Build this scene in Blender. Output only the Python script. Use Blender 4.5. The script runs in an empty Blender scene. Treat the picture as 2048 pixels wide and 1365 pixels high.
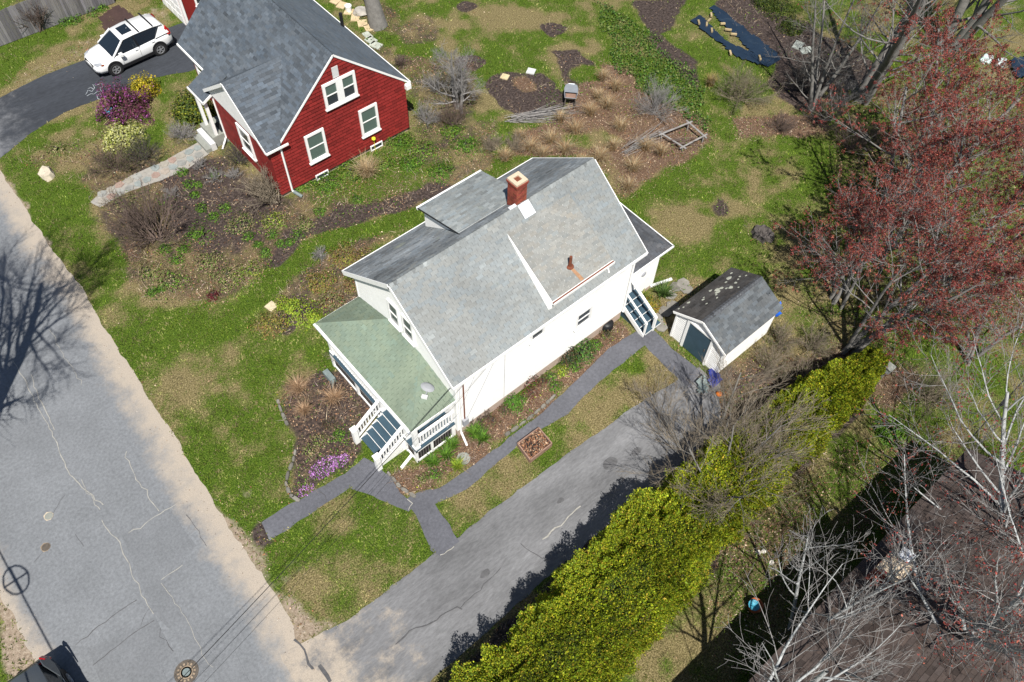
import bpy, math, numpy as np
from mathutils import Vector, Matrix
SC = bpy.context.scene
COL = SC.collection
# ---------------------------------------------------------------- camera
FPX = 1629.54; PIT = 55.85; ROL = 2.32; YAW = 47.42
CAM = np.array([-8.35, -12.03, 28.97])
_p, _r, _y = map(math.radians, (PIT, ROL, YAW))
FW = np.array([math.cos(_y)*math.cos(_p), math.sin(_y)*math.cos(_p), -math.sin(_p)])
_rt = np.array([math.sin(_y), -math.cos(_y), 0.0]); _up = np.cross(_rt, FW)
RT = math.cos(_r)*_rt + math.sin(_r)*_up
UP = -math.sin(_r)*_rt + math.cos(_r)*_up
cd = bpy.data.cameras.new('camera'); cam = bpy.data.objects.new('camera', cd); COL.objects.link(cam)
cd.sensor_width = 36.0; cd.lens = FPX/2048*36.0; cd.clip_start = 0.5; cd.clip_end = 2000
cam.matrix_world = Matrix(((RT[0], UP[0], -FW[0], CAM[0]), (RT[1], UP[1], -FW[1], CAM[1]), (RT[2], UP[2], -FW[2], CAM[2]), (0, 0, 0, 1)))
SC.camera = cam
# ---------------------------------------------------------------- sky and sun
ELEV = math.radians(58.0); AZ = math.radians(236.0)          # direction towards the sun
SUN = np.array([math.cos(AZ)*math.cos(ELEV), math.sin(AZ)*math.cos(ELEV), math.sin(ELEV)])
world = bpy.data.worlds.new('World'); SC.world = world; world.use_nodes = True
wn = world.node_tree; wn.nodes.clear()
sky = wn.nodes.new('ShaderNodeTexSky'); sky.sky_type = 'NISHITA'; sky.sun_disc = False
sky.sun_elevation = ELEV; sky.sun_rotation = math.radians(90) - AZ; sky.air_density = 1.0; sky.dust_density = 0.6
bg = wn.nodes.new('ShaderNodeBackground'); bg.inputs[1].default_value = 0.050
wo = wn.nodes.new('ShaderNodeOutputWorld'); wn.links.new(sky.outputs[0], bg.inputs[0]); wn.links.new(bg.outputs[0], wo.inputs[0])
ld = bpy.data.lights.new('sun', 'SUN'); ld.energy = 4.7; ld.angle = math.radians(0.53); ld.color = (1.0, 0.955, 0.88)
sun = bpy.data.objects.new('sun', ld); COL.objects.link(sun)
sun.rotation_euler = Vector(SUN).to_track_quat('Z', 'Y').to_euler(); sun.location = (0, 0, 60)
SC.view_settings.view_transform = 'Standard'; SC.view_settings.look = 'None'
SC.view_settings.exposure = 0.54; SC.view_settings.gamma = 1.0; SC.view_settings.use_curve_mapping = False
SC.render.engine = 'CYCLES'
SC.cycles.max_bounces = 5; SC.cycles.diffuse_bounces = 3; SC.cycles.glossy_bounces = 2
SC.cycles.transmission_bounces = 2; SC.cycles.transparent_max_bounces = 4
# ---------------------------------------------------------------- helpers
def Gp(px, py, z=0.0):
    """point of the photograph (2048 px wide) on the level z, as a world point"""
    d = FW + RT*(px-1024)/FPX - UP*(py-682.5)/FPX
    return CAM + d*((z-CAM[2])/d[2])
def PX(P):
    d = np.atleast_2d(P) - CAM; z = d@FW
    return np.stack([1024+FPX*(d@RT)/z, 682.5-FPX*(d@UP)/z], 1)
RNG = np.random.default_rng(7)
def rs(seed): return np.random.default_rng(seed)
def vnoise(x, y, s, seed=0):
    x = np.asarray(x)/s + 1000.0 + seed*17.31; y = np.asarray(y)/s + 1000.0 + seed*9.77
    xi = np.floor(x).astype(np.int64); yi = np.floor(y).astype(np.int64); fx = x-xi; fy = y-yi
    fx = fx*fx*(3-2*fx); fy = fy*fy*(3-2*fy)
    def h(a, b):
        n = (a*374761393 + b*668265263 + seed*1442695040888963) & 0x7fffffff
        n = ((n ^ (n >> 13))*1274126177) & 0x7fffffff
        return ((n ^ (n >> 16)) & 0xffff)/65535.0
    return (h(xi, yi)*(1-fx)+h(xi+1, yi)*fx)*(1-fy) + (h(xi, yi+1)*(1-fx)+h(xi+1, yi+1)*fx)*fy
def fbm(x, y, s, seed=0, o=3):
    r = 0; a = 0.5; t = 0
    for i in range(o):
        r = r + a*vnoise(x, y, s/2**i, seed+i*7); t += a; a *= 0.55
    return r/t
def inpoly(x, y, poly):
    poly = np.asarray(poly)[:, :2]; c = np.zeros(np.shape(x), bool); n = len(poly); j = n-1
    for i in range(n):
        xi, yi = poly[i]; xj, yj = poly[j]
        if yi != yj:
            c ^= ((yi > y) != (yj > y)) & (x < (xj-xi)*(y-yi)/(yj-yi)+xi)
        j = i
    return c
ORG = {}
def tag(o, label=None, cat=None, group=None, kind=None):
    if label: o['label'] = label
    if cat: o['category'] = cat
    if group: o['group'] = group
    if kind: o['kind'] = kind
    return o
def thing(name, loc, label, cat, group=None):
    o = bpy.data.objects.new(name, None); COL.objects.link(o); o.empty_display_size = 0.2
    o.location = Vector([float(c) for c in loc]); ORG[o.name] = np.array(loc, float)
    return tag(o, label, cat, group)
def org(parent): return ORG.get(parent.name, np.zeros(3)) if parent else np.zeros(3)
def link(o, parent):
    COL.objects.link(o)
    if parent:
        o.parent = parent; ORG[o.name] = org(parent)
    return o
def np_mesh(name, V, F, mat, col=None, smooth=False):
    """V (n,3); F list of (m,k) arrays; col per face (list like F) or None"""
    if not isinstance(F, list): F = [F]; col = [col] if col is not None else None
    me = bpy.data.meshes.new(name); me.vertices.add(len(V)); me.vertices.foreach_set('co', np.ascontiguousarray(V, np.float32).ravel())
    tot = sum(f.size for f in F); npoly = sum(len(f) for f in F)
    me.loops.add(tot); me.loops.foreach_set('vertex_index', np.concatenate([f.ravel() for f in F]).astype(np.int32))
    st = []; k = 0
    for f in F:
        st.append(k+np.arange(len(f))*f.shape[1]); k += f.size
    me.polygons.add(npoly); me.polygons.foreach_set('loop_start', np.concatenate(st).astype(np.int32))
    if smooth: me.polygons.foreach_set('use_smooth', np.ones(npoly, bool))
    if col is not None:
        c = np.concatenate(col); c4 = np.ones((npoly, 4), np.float32); c4[:, :3] = c
        a = me.attributes.new('Col', 'FLOAT_COLOR', 'FACE'); a.data.foreach_set('color', c4.ravel())
    me.materials.append(mat); me.update(calc_edges=True); me.validate()
    return me
def np_obj(name, V, F, mat, col=None, parent=None, smooth=False, kind=None):
    V = np.asarray(V, float)-org(parent)
    o = bpy.data.objects.new(name, np_mesh(name, V, F, mat, col, smooth)); link(o, parent)
    if kind: o['kind'] = kind
    return o
class MB:
    def __init__(s): s.V = []; s.F = []; s.C = []; s.c = (1, 1, 1)
    def add(s, vs, fs):
        b = len(s.V); s.V += [tuple(map(float, v)) for v in vs]
        for f in fs: s.F.append([b+i for i in f]); s.C.append(s.c)
    def obox(s, c, a, b, d):
        c, a, b, d = (np.asarray(t, float) for t in (c, a, b, d))
        vs = [c+i*a+j*b+k*d for i in (-1, 1) for j in (-1, 1) for k in (-1, 1)]
        if np.dot(np.cross(a, b), d) > 0: fs = [(0, 1, 3, 2), (4, 6, 7, 5), (0, 4, 5, 1), (2, 3, 7, 6), (0, 2, 6, 4), (1, 5, 7, 3)]
        else: fs = [(2, 3, 1, 0), (5, 7, 6, 4), (1, 5, 4, 0), (6, 7, 3, 2), (4, 6, 2, 0), (3, 7, 5, 1)]
        s.add(vs, fs); return s
    def box(s, x0, x1, y0, y1, z0, z1):
        return s.obox(((x0+x1)/2, (y0+y1)/2, (z0+z1)/2), (abs(x1-x0)/2, 0, 0), (0, abs(y1-y0)/2, 0), (0, 0, abs(z1-z0)/2))
    def bar(s, p, q, w, h=None, up=(0, 0, 1)):
        p, q = np.asarray(p, float), np.asarray(q, float); d = q-p; L = np.linalg.norm(d); d = d/L
        up = np.asarray(up, float)
        if abs(d@up/np.linalg.norm(up)) > .98: up = np.array([1., 0, 0])
        x = np.cross(d, up); x /= np.linalg.norm(x); y = np.cross(x, d)
        return s.obox((p+q)/2, d*L/2, x*w/2, y*(h or w)/2)
    def prism(s, poly, off):
        n = len(poly); off = np.asarray(off, float); top = [np.asarray(p, float) for p in poly]
        nn = np.cross(top[1]-top[0], top[2]-top[1])
        if np.dot(nn, off) > 0: top = top[::-1]
        s.add(top+[t+off for t in top], [list(range(n)), list(range(2*n-1, n-1, -1))]+[(i, i+n, (i+1) % n+n, (i+1) % n) for i in range(n)]); return s
    def tube(s, pts, r, n=6, cap=True):
        pts = [np.asarray(p, float) for p in pts]; rr = r if hasattr(r, '__len__') else [r]*len(pts)
        d0 = pts[-1]-pts[0]; ref = np.array([0, 0, 1.]) if abs(d0[2]) < .9*np.linalg.norm(d0) else np.array([1., 0, 0])
        vs = []
        for i, p in enumerate(pts):
            d = pts[min(i+1, len(pts)-1)]-pts[max(i-1, 0)]; d = d/(np.linalg.norm(d)+1e-9)
            x = np.cross(d, ref); x /= np.linalg.norm(x)+1e-9; y = np.cross(d, x)
            vs += [p+rr[i]*(math.cos(2*math.pi*k/n)*x+math.sin(2*math.pi*k/n)*y) for k in range(n)]
        fs = []
        for i in range(len(pts)-1):
            for k in range(n): fs.append((i*n+k, i*n+(k+1) % n, (i+1)*n+(k+1) % n, (i+1)*n+k))
        if cap: fs += [list(range(n))[::-1], [(len(pts)-1)*n+k for k in range(n)]]
        s.add(vs, fs); return s
    def lathe(s, c, prof, n=16, ax=(0, 0, 1)):
        c = np.asarray(c, float); ax = np.asarray(ax, float)/np.linalg.norm(ax)
        x = np.cross(ax, (0, 0, 1.)) if abs(ax[2]) < .9 else np.array([1., 0, 0]); x = x-ax*(x@ax); x /= np.linalg.norm(x); y = np.cross(ax, x)
        vs = []; fs = []
        for (r, z) in prof: vs += [c+ax*z+r*(math.cos(2*math.pi*k/n)*x+math.sin(2*math.pi*k/n)*y) for k in range(n)]
        for i in range(len(prof)-1):
            for k in range(n): fs.append((i*n+k, i*n+(k+1) % n, (i+1)*n+(k+1) % n, (i+1)*n+k))
        if prof[0][0] > 1e-4: fs.append(list(range(n))[::-1])
        if prof[-1][0] > 1e-4: fs.append([(len(prof)-1)*n+k for k in range(n)])
        s.add(vs, fs); return s
    def mesh(s, name, mat, o=np.zeros(3), smooth=False):
        me = bpy.data.meshes.new(name); me.from_pydata([(v[0]-o[0], v[1]-o[1], v[2]-o[2]) for v in s.V], [], s.F)
        a = me.attributes.new('Col', 'FLOAT_COLOR', 'FACE')
        c4 = np.ones((len(s.F), 4), np.float32); c4[:, :3] = np.array([c if hasattr(c, '__len__') else (c, c, c) for c in s.C]); a.data.foreach_set('color', c4.ravel())
        if smooth: me.polygons.foreach_set('use_smooth', np.ones(len(me.polygons), bool))
        me.materials.append(mat); me.update(); return me
    def build(s, name, mat, parent=None, kind=None, smooth=False):
        o = bpy.data.objects.new(name, s.mesh(name, mat, org(parent), smooth)); link(o, parent)
        if kind: o['kind'] = kind
        return o
def part(name, mat, parent, f, **k):
    m = MB(); f(m); return m.build(name, mat, parent, **k)
# ---------------------------------------------------------------- materials
def mat(name, color, rough=.8, var=.25, scale=3.0, vcol=False, bump=0.0, bscale=40.0, metal=0.0, fine=None, spec=.3, trans=0.0, stretch=None, warm=None):
    m = bpy.data.materials.new(name); m.use_nodes = True; nt = m.node_tree; N = nt.nodes; Lk = nt.links
    b = N['Principled BSDF']; b.inputs['Roughness'].default_value = rough; b.inputs['Metallic'].default_value = metal
    b.inputs['Specular IOR Level'].default_value = spec
    geo = N.new('ShaderNodeNewGeometry'); pos = geo.outputs['Position']
    if stretch:
        mp = N.new('ShaderNodeMapping'); mp.inputs['Scale'].default_value = stretch; Lk.new(pos, mp.inputs[0]); pos = mp.outputs[0]
    rgb = N.new('ShaderNodeRGB'); rgb.outputs[0].default_value = (*color, 1); out = rgb.outputs[0]
    def mul(a, bsock):
        x = N.new('ShaderNodeMix'); x.data_type = 'RGBA'; x.blend_type = 'MULTIPLY'; x.inputs[0].default_value = 1; Lk.new(a, x.inputs[6]); Lk.new(bsock, x.inputs[7]); return x.outputs[2]
    if vcol:
        at = N.new('ShaderNodeAttribute'); at.attribute_name = 'Col'; out = mul(out, at.outputs['Color'])
    for (sc, am) in ([(scale, var)] if var else [])+([fine] if fine else []):
        n = N.new('ShaderNodeTexNoise'); n.inputs['Scale'].default_value = sc; n.inputs['Detail'].default_value = 5; n.inputs['Roughness'].default_value = .65; Lk.new(pos, n.inputs['Vector'])
        r = N.new('ShaderNodeMapRange'); r.inputs[1].default_value = .25; r.inputs[2].default_value = .75; r.inputs[3].default_value = 1-am; r.inputs[4].default_value = 1+am; Lk.new(n.outputs[0], r.inputs[0])
        out = mul(out, r.outputs[0])
    if warm:
        n = N.new('ShaderNodeTexNoise'); n.inputs['Scale'].default_value = warm[0]; n.inputs['Detail'].default_value = 4; Lk.new(pos, n.inputs['Vector'])
        r = N.new('ShaderNodeMapRange'); r.inputs[1].default_value = warm[2]; r.inputs[2].default_value = warm[2]+.15; Lk.new(n.outputs[0], r.inputs[0])
        x = N.new('ShaderNodeMix'); x.data_type = 'RGBA'; Lk.new(r.outputs[0], x.inputs[0]); Lk.new(out, x.inputs[6]); x.inputs[7].default_value = (*warm[1], 1); out = x.outputs[2]
    Lk.new(out, b.inputs['Base Color'])
    if bump:
        n = N.new('ShaderNodeTexNoise'); n.inputs['Scale'].default_value = bscale; n.inputs['Detail'].default_value = 4; Lk.new(pos, n.inputs['Vector'])
        bp = N.new('ShaderNodeBump'); bp.inputs['Strength'].default_value = bump; bp.inputs['Distance'].default_value = .02; Lk.new(n.outputs[0], bp.inputs['Height']); Lk.new(bp.outputs[0], b.inputs['Normal'])
    if trans:
        t = N.new('ShaderNodeBsdfTranslucent'); Lk.new(out, t.inputs[0]); mx = N.new('ShaderNodeMixShader'); mx.inputs[0].default_value = trans
        Lk.new(b.outputs[0], mx.inputs[1]); Lk.new(t.outputs[0], mx.inputs[2]); Lk.new(mx.outputs[0], N['Material Output'].inputs[0])
    return m
M = dict(
 shingle_white=mat('pale_grey_shingle', (.222, .238, .240), .9, .16, .55, vcol=True, bump=.3, bscale=30, fine=(13, .15), warm=(.9, (.27, .29, .24), .66)),
 shingle_green=mat('green_shingle', (.172, .218, .170), .9, .16, .8, vcol=True, bump=.25, bscale=30, fine=(13, .12)),
 shingle_slate=mat('slate_grey_shingle', (.082, .098, .118), .78, .16, .9, vcol=True, bump=.3, bscale=30, fine=(13, .16)),
 shingle_dark=mat('dark_grey_shingle', (.075, .08, .09), .9, .3, 1.2, vcol=True, bump=.3, bscale=30, fine=(13, .16)),
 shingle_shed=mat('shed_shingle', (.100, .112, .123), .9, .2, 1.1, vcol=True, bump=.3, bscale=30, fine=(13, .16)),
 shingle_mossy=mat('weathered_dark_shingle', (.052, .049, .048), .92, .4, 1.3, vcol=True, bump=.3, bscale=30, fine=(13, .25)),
 shingle_brown=mat('brown_shingle', (.074, .057, .051), .9, .24, 1.0, vcol=True, bump=.3, bscale=30, fine=(13, .2)),
 wall_red=mat('red_painted_shingle', (.205, .018, .016), .75, .16, 1.5, vcol=True, bump=.3, bscale=30, fine=(12, .16)),
 red_plain=mat('red_paint', (.205, .018, .016), .7, .12, 2.0),
 white=mat('white_paint', (.88, .88, .87), .55, .05, 2.5, fine=(14, .04)),
 white_worn=mat('worn_white_paint', (.84, .84, .83), .6, .10, 4, fine=(25, .08)),
 white_lap=mat('painted_clapboard', (.84, .84, .83), .6, .10, 4, vcol=True, fine=(25, .08)),
 white_dull=mat('dull_white', (.6, .61, .61), .6, .1, 3),
 glass=mat('window_glass', (.035, .045, .055), .08, .0, vcol=False, spec=.6),
 glass_shade=mat('window_with_shade', (.10, .145, .13), .15, .06, 2, spec=.5),
 foundation=mat('foundation_masonry', (.46, .36, .30), .9, .2, 3, bump=.3, fine=(30, .15)),
 slate_paint=mat('slate_blue_deck_paint', (.040, .075, .105), .5, .14, 3, fine=(20, .08)),
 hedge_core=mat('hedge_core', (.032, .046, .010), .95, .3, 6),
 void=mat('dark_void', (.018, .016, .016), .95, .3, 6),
 lattice=mat('grey_lattice', (.12, .11, .11), .9, .4, 12),
 brick=mat('brick', (.25, .058, .038), .85, .3, 6, vcol=True, bump=.3),
 mortar=mat('mortar', (.42, .30, .25), .9, .25, 12),
 cream=mat('cream_cap', (.56, .46, .34), .8, .12, 10),
 metal_white=mat('white_metal_flashing', (.78, .80, .84), .35, .05, 5, metal=.2),
 rust=mat('rusty_metal', (.17, .055, .03), .8, .3, 14),
 rust_stain=mat('rust_stain', (.33, .19, .11), .9, .25, 8),
 dish=mat('dish_grey', (.36, .37, .40), .4, .04, 3),
 felt=mat('roofing_felt', (.05, .052, .055), .95, .2, 5),
 felt_green=mat('green_felt', (.07, .11, .07), .95, .2, 5),
 black=mat('black_plastic', (.015, .015, .017), .45, .1, 4),
 rubber=mat('rubber', (.02, .02, .021), .75, .15, 9),
 rim=mat('alloy_rim', (.55, .56, .58), .28, .08, 9, metal=.7),
 carwhite=mat('white_car_paint', (.80, .81, .82), .2, .0, spec=.5),
 cargrey=mat('grey_car_paint', (.12, .135, .15), .22, .0, metal=.5, spec=.5),
 carglass=mat('car_glass', (.012, .018, .026), .04, .0, spec=.8),
 redlens=mat('red_lens', (.42, .008, .012), .2, .0, spec=.5),
 clearlens=mat('clear_lens', (.5, .52, .55), .12, .2, 20, metal=.4, spec=.7),
 amber=mat('amber_lens', (.4, .09, .02), .2, .0),
 wood_grey=mat('weathered_grey_board', (.155, .150, .155), .9, .25, 2, vcol=True, stretch=(1, 1, .08), fine=(24, .3)),
 wood_pale=mat('pale_lumber', (.40, .315, .20), .8, .2, 8, vcol=True),
 wood_bed=mat('weathered_bed_board', (.27, .17, .13), .9, .3, 6, fine=(30, .2)),
 bark_grey=mat('grey_bark', (.185, .178, .168), .9, .3, 5, bump=.3, fine=(30, .25)),
 bark_pale=mat('pale_lichen_bark', (.36, .37, .37), .9, .42, 4, bump=.3, fine=(24, .3)),
 bark_brown=mat('brown_twig', (.135, .10, .085), .9, .3, 4),
 bark_dark=mat('dark_bark', (.085, .075, .07), .9, .35, 4, bump=.4, fine=(20, .3)),
 bark_tan=mat('tan_twig', (.245, .205, .155), .9, .3, 4),
 bark_silver=mat('silver_twig', (.25, .24, .235), .9, .35, 4),
 leaf=mat('leaf', (1, 1, 1), .6, .12, 6, vcol=True, trans=.28, spec=.25),
 litter=mat('litter', (1, 1, 1), .9, .12, 9, vcol=True),
 stone=mat('stone', (.36, .34, .31), .9, .25, 4, vcol=True, bump=.5, bscale=14, fine=(40, .2)),
 concrete=mat('concrete', (.25, .26, .235), .9, .15, 3, bump=.2, fine=(40, .12)),
 terracotta=mat('terracotta', (.40, .12, .05), .8, .15, 6),
 orange=mat('orange_fruit', (.62, .17, .025), .6, .15, 9),
 plastic_black=mat('black_sheet', (.014, .026, .046), .22, .2, 3, bump=.9, bscale=5, spec=.9),
 tarp_brown=mat('brown_tarp', (.062, .038, .034), .55, .2, 3, bump=.9, bscale=5),
 tarp_blue=mat('blue_tarp', (.02, .12, .55), .45, .15, 4, bump=.6, bscale=8),
 tarp_navy=mat('navy_tarp', (.03, .045, .24), .5, .2, 5, bump=.6, bscale=8),
 tarp_grey=mat('grey_green_tarp', (.17, .21, .21), .6, .25, 5, bump=.8, bscale=7),
 bag=mat('plastic_bag', (.55, .66, .66), .4, .35, 9, warm=(7, (.10, .42, .12), .58)),
 iron=mat('cast_iron', (.10, .085, .07), .6, .3, 9, fine=(40, .3)),
 iron_rust=mat('rusted_cast_iron', (.29, .225, .16), .8, .35, 9),
 galv=mat('galvanised_steel', (.40, .43, .46), .38, .14, 6, metal=.5),
 chalk=mat('white_chalk', (.34, .37, .40), .95, .3, 12),
 seal_pale=mat('pale_crack_filler', (.33, .32, .29), .95, .25, 8),
 seal_dark=mat('dark_crack', (.085, .085, .09), .95, .3, 8),
 bluepot=mat('blue_glaze', (.06, .30, .42), .35, .1, 4),
 water=mat('water', (.03, .05, .06), .05, 0),
)
# ---------------------------------------------------------------- the ground
def W(px): return np.array([Gp(a, b)[:2] for a, b in px])
xs = np.arange(-26, 58.01, .2); ys = np.arange(-28, 50.01, .2)
GX, GY = np.meshgrid(xs, ys, indexing='ij')
def blur(a, n=2):
    for _ in range(n):
        for ax in (0, 1): a = (np.roll(a, 1, ax)+2*a+np.roll(a, -1, ax))/4
    return a
jx = GX+(fbm(GX, GY, 1.2, 31)-.5)*1.1; jy = GY+(fbm(GX, GY, 1.2, 32)-.5)*1.1
fg = .56+.0*GX; fm = 0*GX; fl = 0*GX; fd = 0*GX
def area(px, g=None, m=None, l=None, d=None, soft=2, world=False):
    global fg, fm, fl, fd
    k = blur(inpoly(jx, jy, np.array(px) if world else W(px)).astype(float), soft)
    if g is not None: fg = fg*(1-k)+g*k
    if m is not None: fm = fm*(1-k)+m*k
    if l is not None: fl = fl*(1-k)+l*k
    if d is not None: fd = fd*(1-k)+d*k
def ell(cx, cy, rx, ry, n=20, rot=0):
    c, s = math.cos(rot), math.sin(rot)
    return [(cx+rx*math.cos(t)*c-ry*math.sin(t)*s, cy+rx*math.cos(t)*s+ry*math.sin(t)*c) for t in np.linspace(0, 2*math.pi, n, False)]
# lawns
area([(0, 345), (60, 310), (180, 400), (250, 520), (260, 620), (430, 640), (560, 680), (660, 690), (560, 800), (420, 760), (300, 760), (120, 560)], g=.78, soft=4)
area([(250, 720), (420, 700), (560, 800), (590, 900), (560, 1010), (500, 1090), (400, 1010)], g=.58, soft=4)
area(ell(360, 790, 70, 45, rot=.9), g=.30, soft=4); area(ell(470, 930, 60, 40, rot=.8), g=.40, soft=4)
area([(560, 1090), (700, 980), (830, 1020), (868, 1105), (620, 1275)], g=.52, soft=3)
area([(870, 1010), (1260, 700), (1340, 760), (910, 1080)], g=.52, soft=2); area(ell(1250, 740, 60, 40), g=.8, soft=3); area(ell(1290, 790, 40, 24, rot=-.6), g=.3, l=.3, soft=3)
area([(800, 0), (1260, 0), (1330, 150), (1230, 130), (1000, 260), (950, 130)], g=.74, soft=3)
area(ell(1010, 40, 130, 22), g=.36, soft=4); area(ell(1130, 110, 60, 16), g=.5, soft=3)
area([(1190, 0), (1270, 40), (1400, 170), (1420, 260), (1330, 230), (1200, 110)], g=.95, soft=2)
area([(1300, 100), (1400, 90), (1560, 130), (1560, 200), (1430, 210)], g=.95, soft=2)
area([(1250, 390), (1420, 290), (1640, 300), (1650, 420), (1600, 560), (1520, 600), (1330, 570)], g=.66, soft=3)
area(ell(1420, 410, 130, 60, rot=-.35), g=.32, soft=6); area(ell(1560, 300, 90, 34), g=.9, soft=3)
area([(1500, -40), (2100, -40), (2100, 100), (1780, 210), (1640, 60)], g=.62, soft=3)
area([(1230, 1180), (1420, 1160), (1440, 1365), (1100, 1400)], g=.42, soft=3)
area([(1730, 700), (2100, 680), (2100, 920), (1880, 900), (1760, 880)], g=.55, soft=3); area(ell(1960, 750, 90, 40), g=.75, soft=4)
area([(0, 60), (190, 40), (300, 0), (350, 30), (200, 120), (0, 200)], g=.40, soft=2); area([(0, 75), (150, 40), (130, 75), (60, 130), (0, 150)], g=.85, soft=3)
area([(30, 160), (170, 70), (250, 90), (190, 130), (0, 205)], d=.35, l=.35, soft=3)
area([(260, 20), (340, 5), (350, 45), (330, 50)], d=.4, soft=2)
area([(0, 1260), (60, 1310), (110, 1365), (0, 1400)], g=.8, soft=2); area([(0, 1180), (55, 1275), (100, 1345), (50, 1320), (0, 1270)], d=.8, soft=1)
area([(-15.6, -60), (-15.6, 60), (-16.5, 60), (-16.5, -60)], d=.75, soft=2, world=True); area([(-16.6, -60), (-16.6, 60), (-26, 60), (-26, -60)], g=.7, soft=3, world=True)
# worn dirt along the street edge
area([(0, 330), (70, 430), (132, 540), (192, 632), (252, 732), (312, 830), (362, 915), (412, 990), (470, 1055), (530, 1100), (570, 1180), (640, 1280), (600, 1320), (480, 1110), (380, 1000), (280, 840), (160, 640), (40, 440), (-30, 340)], d=.6, l=.15, soft=1)
area(ell(525, 1075, 34, 30), m=.9, d=.2, soft=2); area(ell(560, 1160, 40, 60, rot=.8), d=.35, soft=4); area(ell(640, 1270, 50, 16, rot=-.4), d=.6, soft=2)
area(ell(495, 985, 26, 15), d=.5, soft=2); area(ell(660, 1100, 24, 14), d=.45, soft=2); area(ell(760, 1130, 36, 12), d=.45, soft=2)
# planting beds: front garden of the red house
area([(170, 300), (250, 285), (330, 330), (420, 300), (480, 320), (570, 395), (700, 345), (830, 330), (1000, 300), (1012, 330), (905, 388), (850, 408), (700, 458), (600, 488), (545, 535), (480, 590), (400, 612), (330, 605), (290, 605), (255, 580), (245, 520), (185, 410), (150, 360)], g=.36, m=.46, l=.48, soft=1)
area([(40, 320), (110, 290), (170, 270), (190, 310), (90, 370)], m=.3, l=.55, soft=2)
area([(300, 330), (430, 320), (560, 410), (520, 480), (430, 520), (350, 470)], m=.66, l=.32, soft=3)
area([(620, 350), (820, 290), (960, 280), (850, 380), (640, 420)], g=.8, m=.3, l=.4, soft=3)
area([(570, 560), (640, 512), (720, 482), (830, 452), (900, 432), (975, 345), (1000, 350), (850, 440), (690, 545), (715, 600), (640, 640), (560, 672), (510, 662), (508, 632), (560, 610)], g=.36, m=.5, l=.46, soft=1)
area([(620, 640), (560, 668), (570, 610), (600, 600)], m=.95, l=.1, soft=1)
area([(270, 120), (300, 230), (260, 300), (190, 310), (210, 190)], m=.35, l=.5, soft=2); area([(300, 150), (340, 150), (330, 230), (322, 300), (290, 290), (330, 190)], g=.9, soft=2)
area([(370, 230), (420, 230), (440, 310), (300, 360), (330, 290)], m=.4, l=.4, soft=2)
area([(545, 545), (600, 478), (700, 446), (850, 400), (905, 382), (890, 370), (690, 420), (585, 458), (530, 520)], m=.85, l=.2, soft=1)
area([(1000, 246), (1022, 250), (1026, 322), (935, 398), (862, 440), (722, 478), (650, 508), (602, 545), (562, 585), (530, 622), (560, 650), (470, 640), (478, 602), (515, 575), (556, 538), (606, 494), (700, 462), (850, 415), (900, 393), (990, 322)], g=1.0, m=0, l=0, d=0, soft=1)
# behind the red house
area([(690, 20), (780, 0), (830, 90), (960, 130), (950, 230), (1000, 245), (1000, 300), (830, 332), (822, 180), (760, 120)], g=.6, m=.45, l=.5, soft=2)
area([(740, 60), (790, 75), (900, 105), (930, 95), (860, 115), (800, 110)], g=.95, m=0, l=0, soft=1)
area(ell(845, 60, 45, 34), m=.45, l=.55, soft=2)
area(ell(1055, 188, 76, 42, rot=.25), m=.97, l=.0, soft=1); area(ell(1052, 172, 26, 18, rot=.6), m=.4, l=.9, soft=1)
for c in ((935, 18, 23, 13), (1105, 55, 18, 10), (945, 125, 24, 12)): area(ell(*c), m=.98, soft=1)
area([(1095, 100), (1160, 100), (1190, 130), (1210, 180), (1150, 190), (1120, 140)], m=.75, l=.3, soft=1)
area([(1010, 320), (1030, 270), (1100, 238), (1200, 120), (1260, 150), (1345, 215), (1405, 240), (1425, 290), (1330, 345), (1250, 400), (1190, 312), (1060, 318)], g=.5, m=.25, l=.9, soft=2)
area(ell(1190, 280, 60, 14), g=.95, m=.1, l=.2, soft=2); area(ell(1175, 150, 30, 18), g=.95, m=0, l=.1, soft=2)
area([(1000, 250), (1020, 250), (1020, 330), (920, 395), (880, 420), (850, 410), (990, 325)], g=.97, m=0, l=.05, soft=1)
area([(1005, 330), (1060, 305), (1040, 312), (975, 350)], m=.5, l=.6, soft=1)
# vegetable plot and wood edge
area([(1260, 0), (1380, 0), (1340, 60), (1300, 70)], m=.85, soft=2)
area([(1420, 0), (1500, 0), (1700, 90), (1760, 150), (1700, 240), (1560, 200), (1540, 120)], g=.3, m=.98, soft=2)
area([(1270, 70), (1310, 60), (1390, 120), (1400, 200), (1340, 130)], m=.7, l=.3, soft=2)
area([(1460, 235), (1640, 220), (1660, 270), (1490, 285)], m=.2, l=1., soft=2)
area([(1640, 180), (1800, 150), (2100, 150), (2100, 660), (1900, 700), (1700, 720), (1600, 640), (1660, 420)], g=.72, m=.32, l=.46, soft=3)
area([(1840, 150), (1920, 150), (1900, 190), (1840, 200)], g=.8, m=.1, l=.2, soft=2); area([(1790, 640), (1870, 620), (1860, 700), (1800, 720)], g=.95, m=0, l=.1, soft=2)
area(ell(1440, 415, 16, 26), m=.7, soft=1); area(ell(1525, 470, 40, 26), m=.5, l=.4, soft=2)
area([(1180, 230), (1260, 380), (1250, 410), (1190, 320)], g=.4, l=.6, soft=2)
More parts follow.
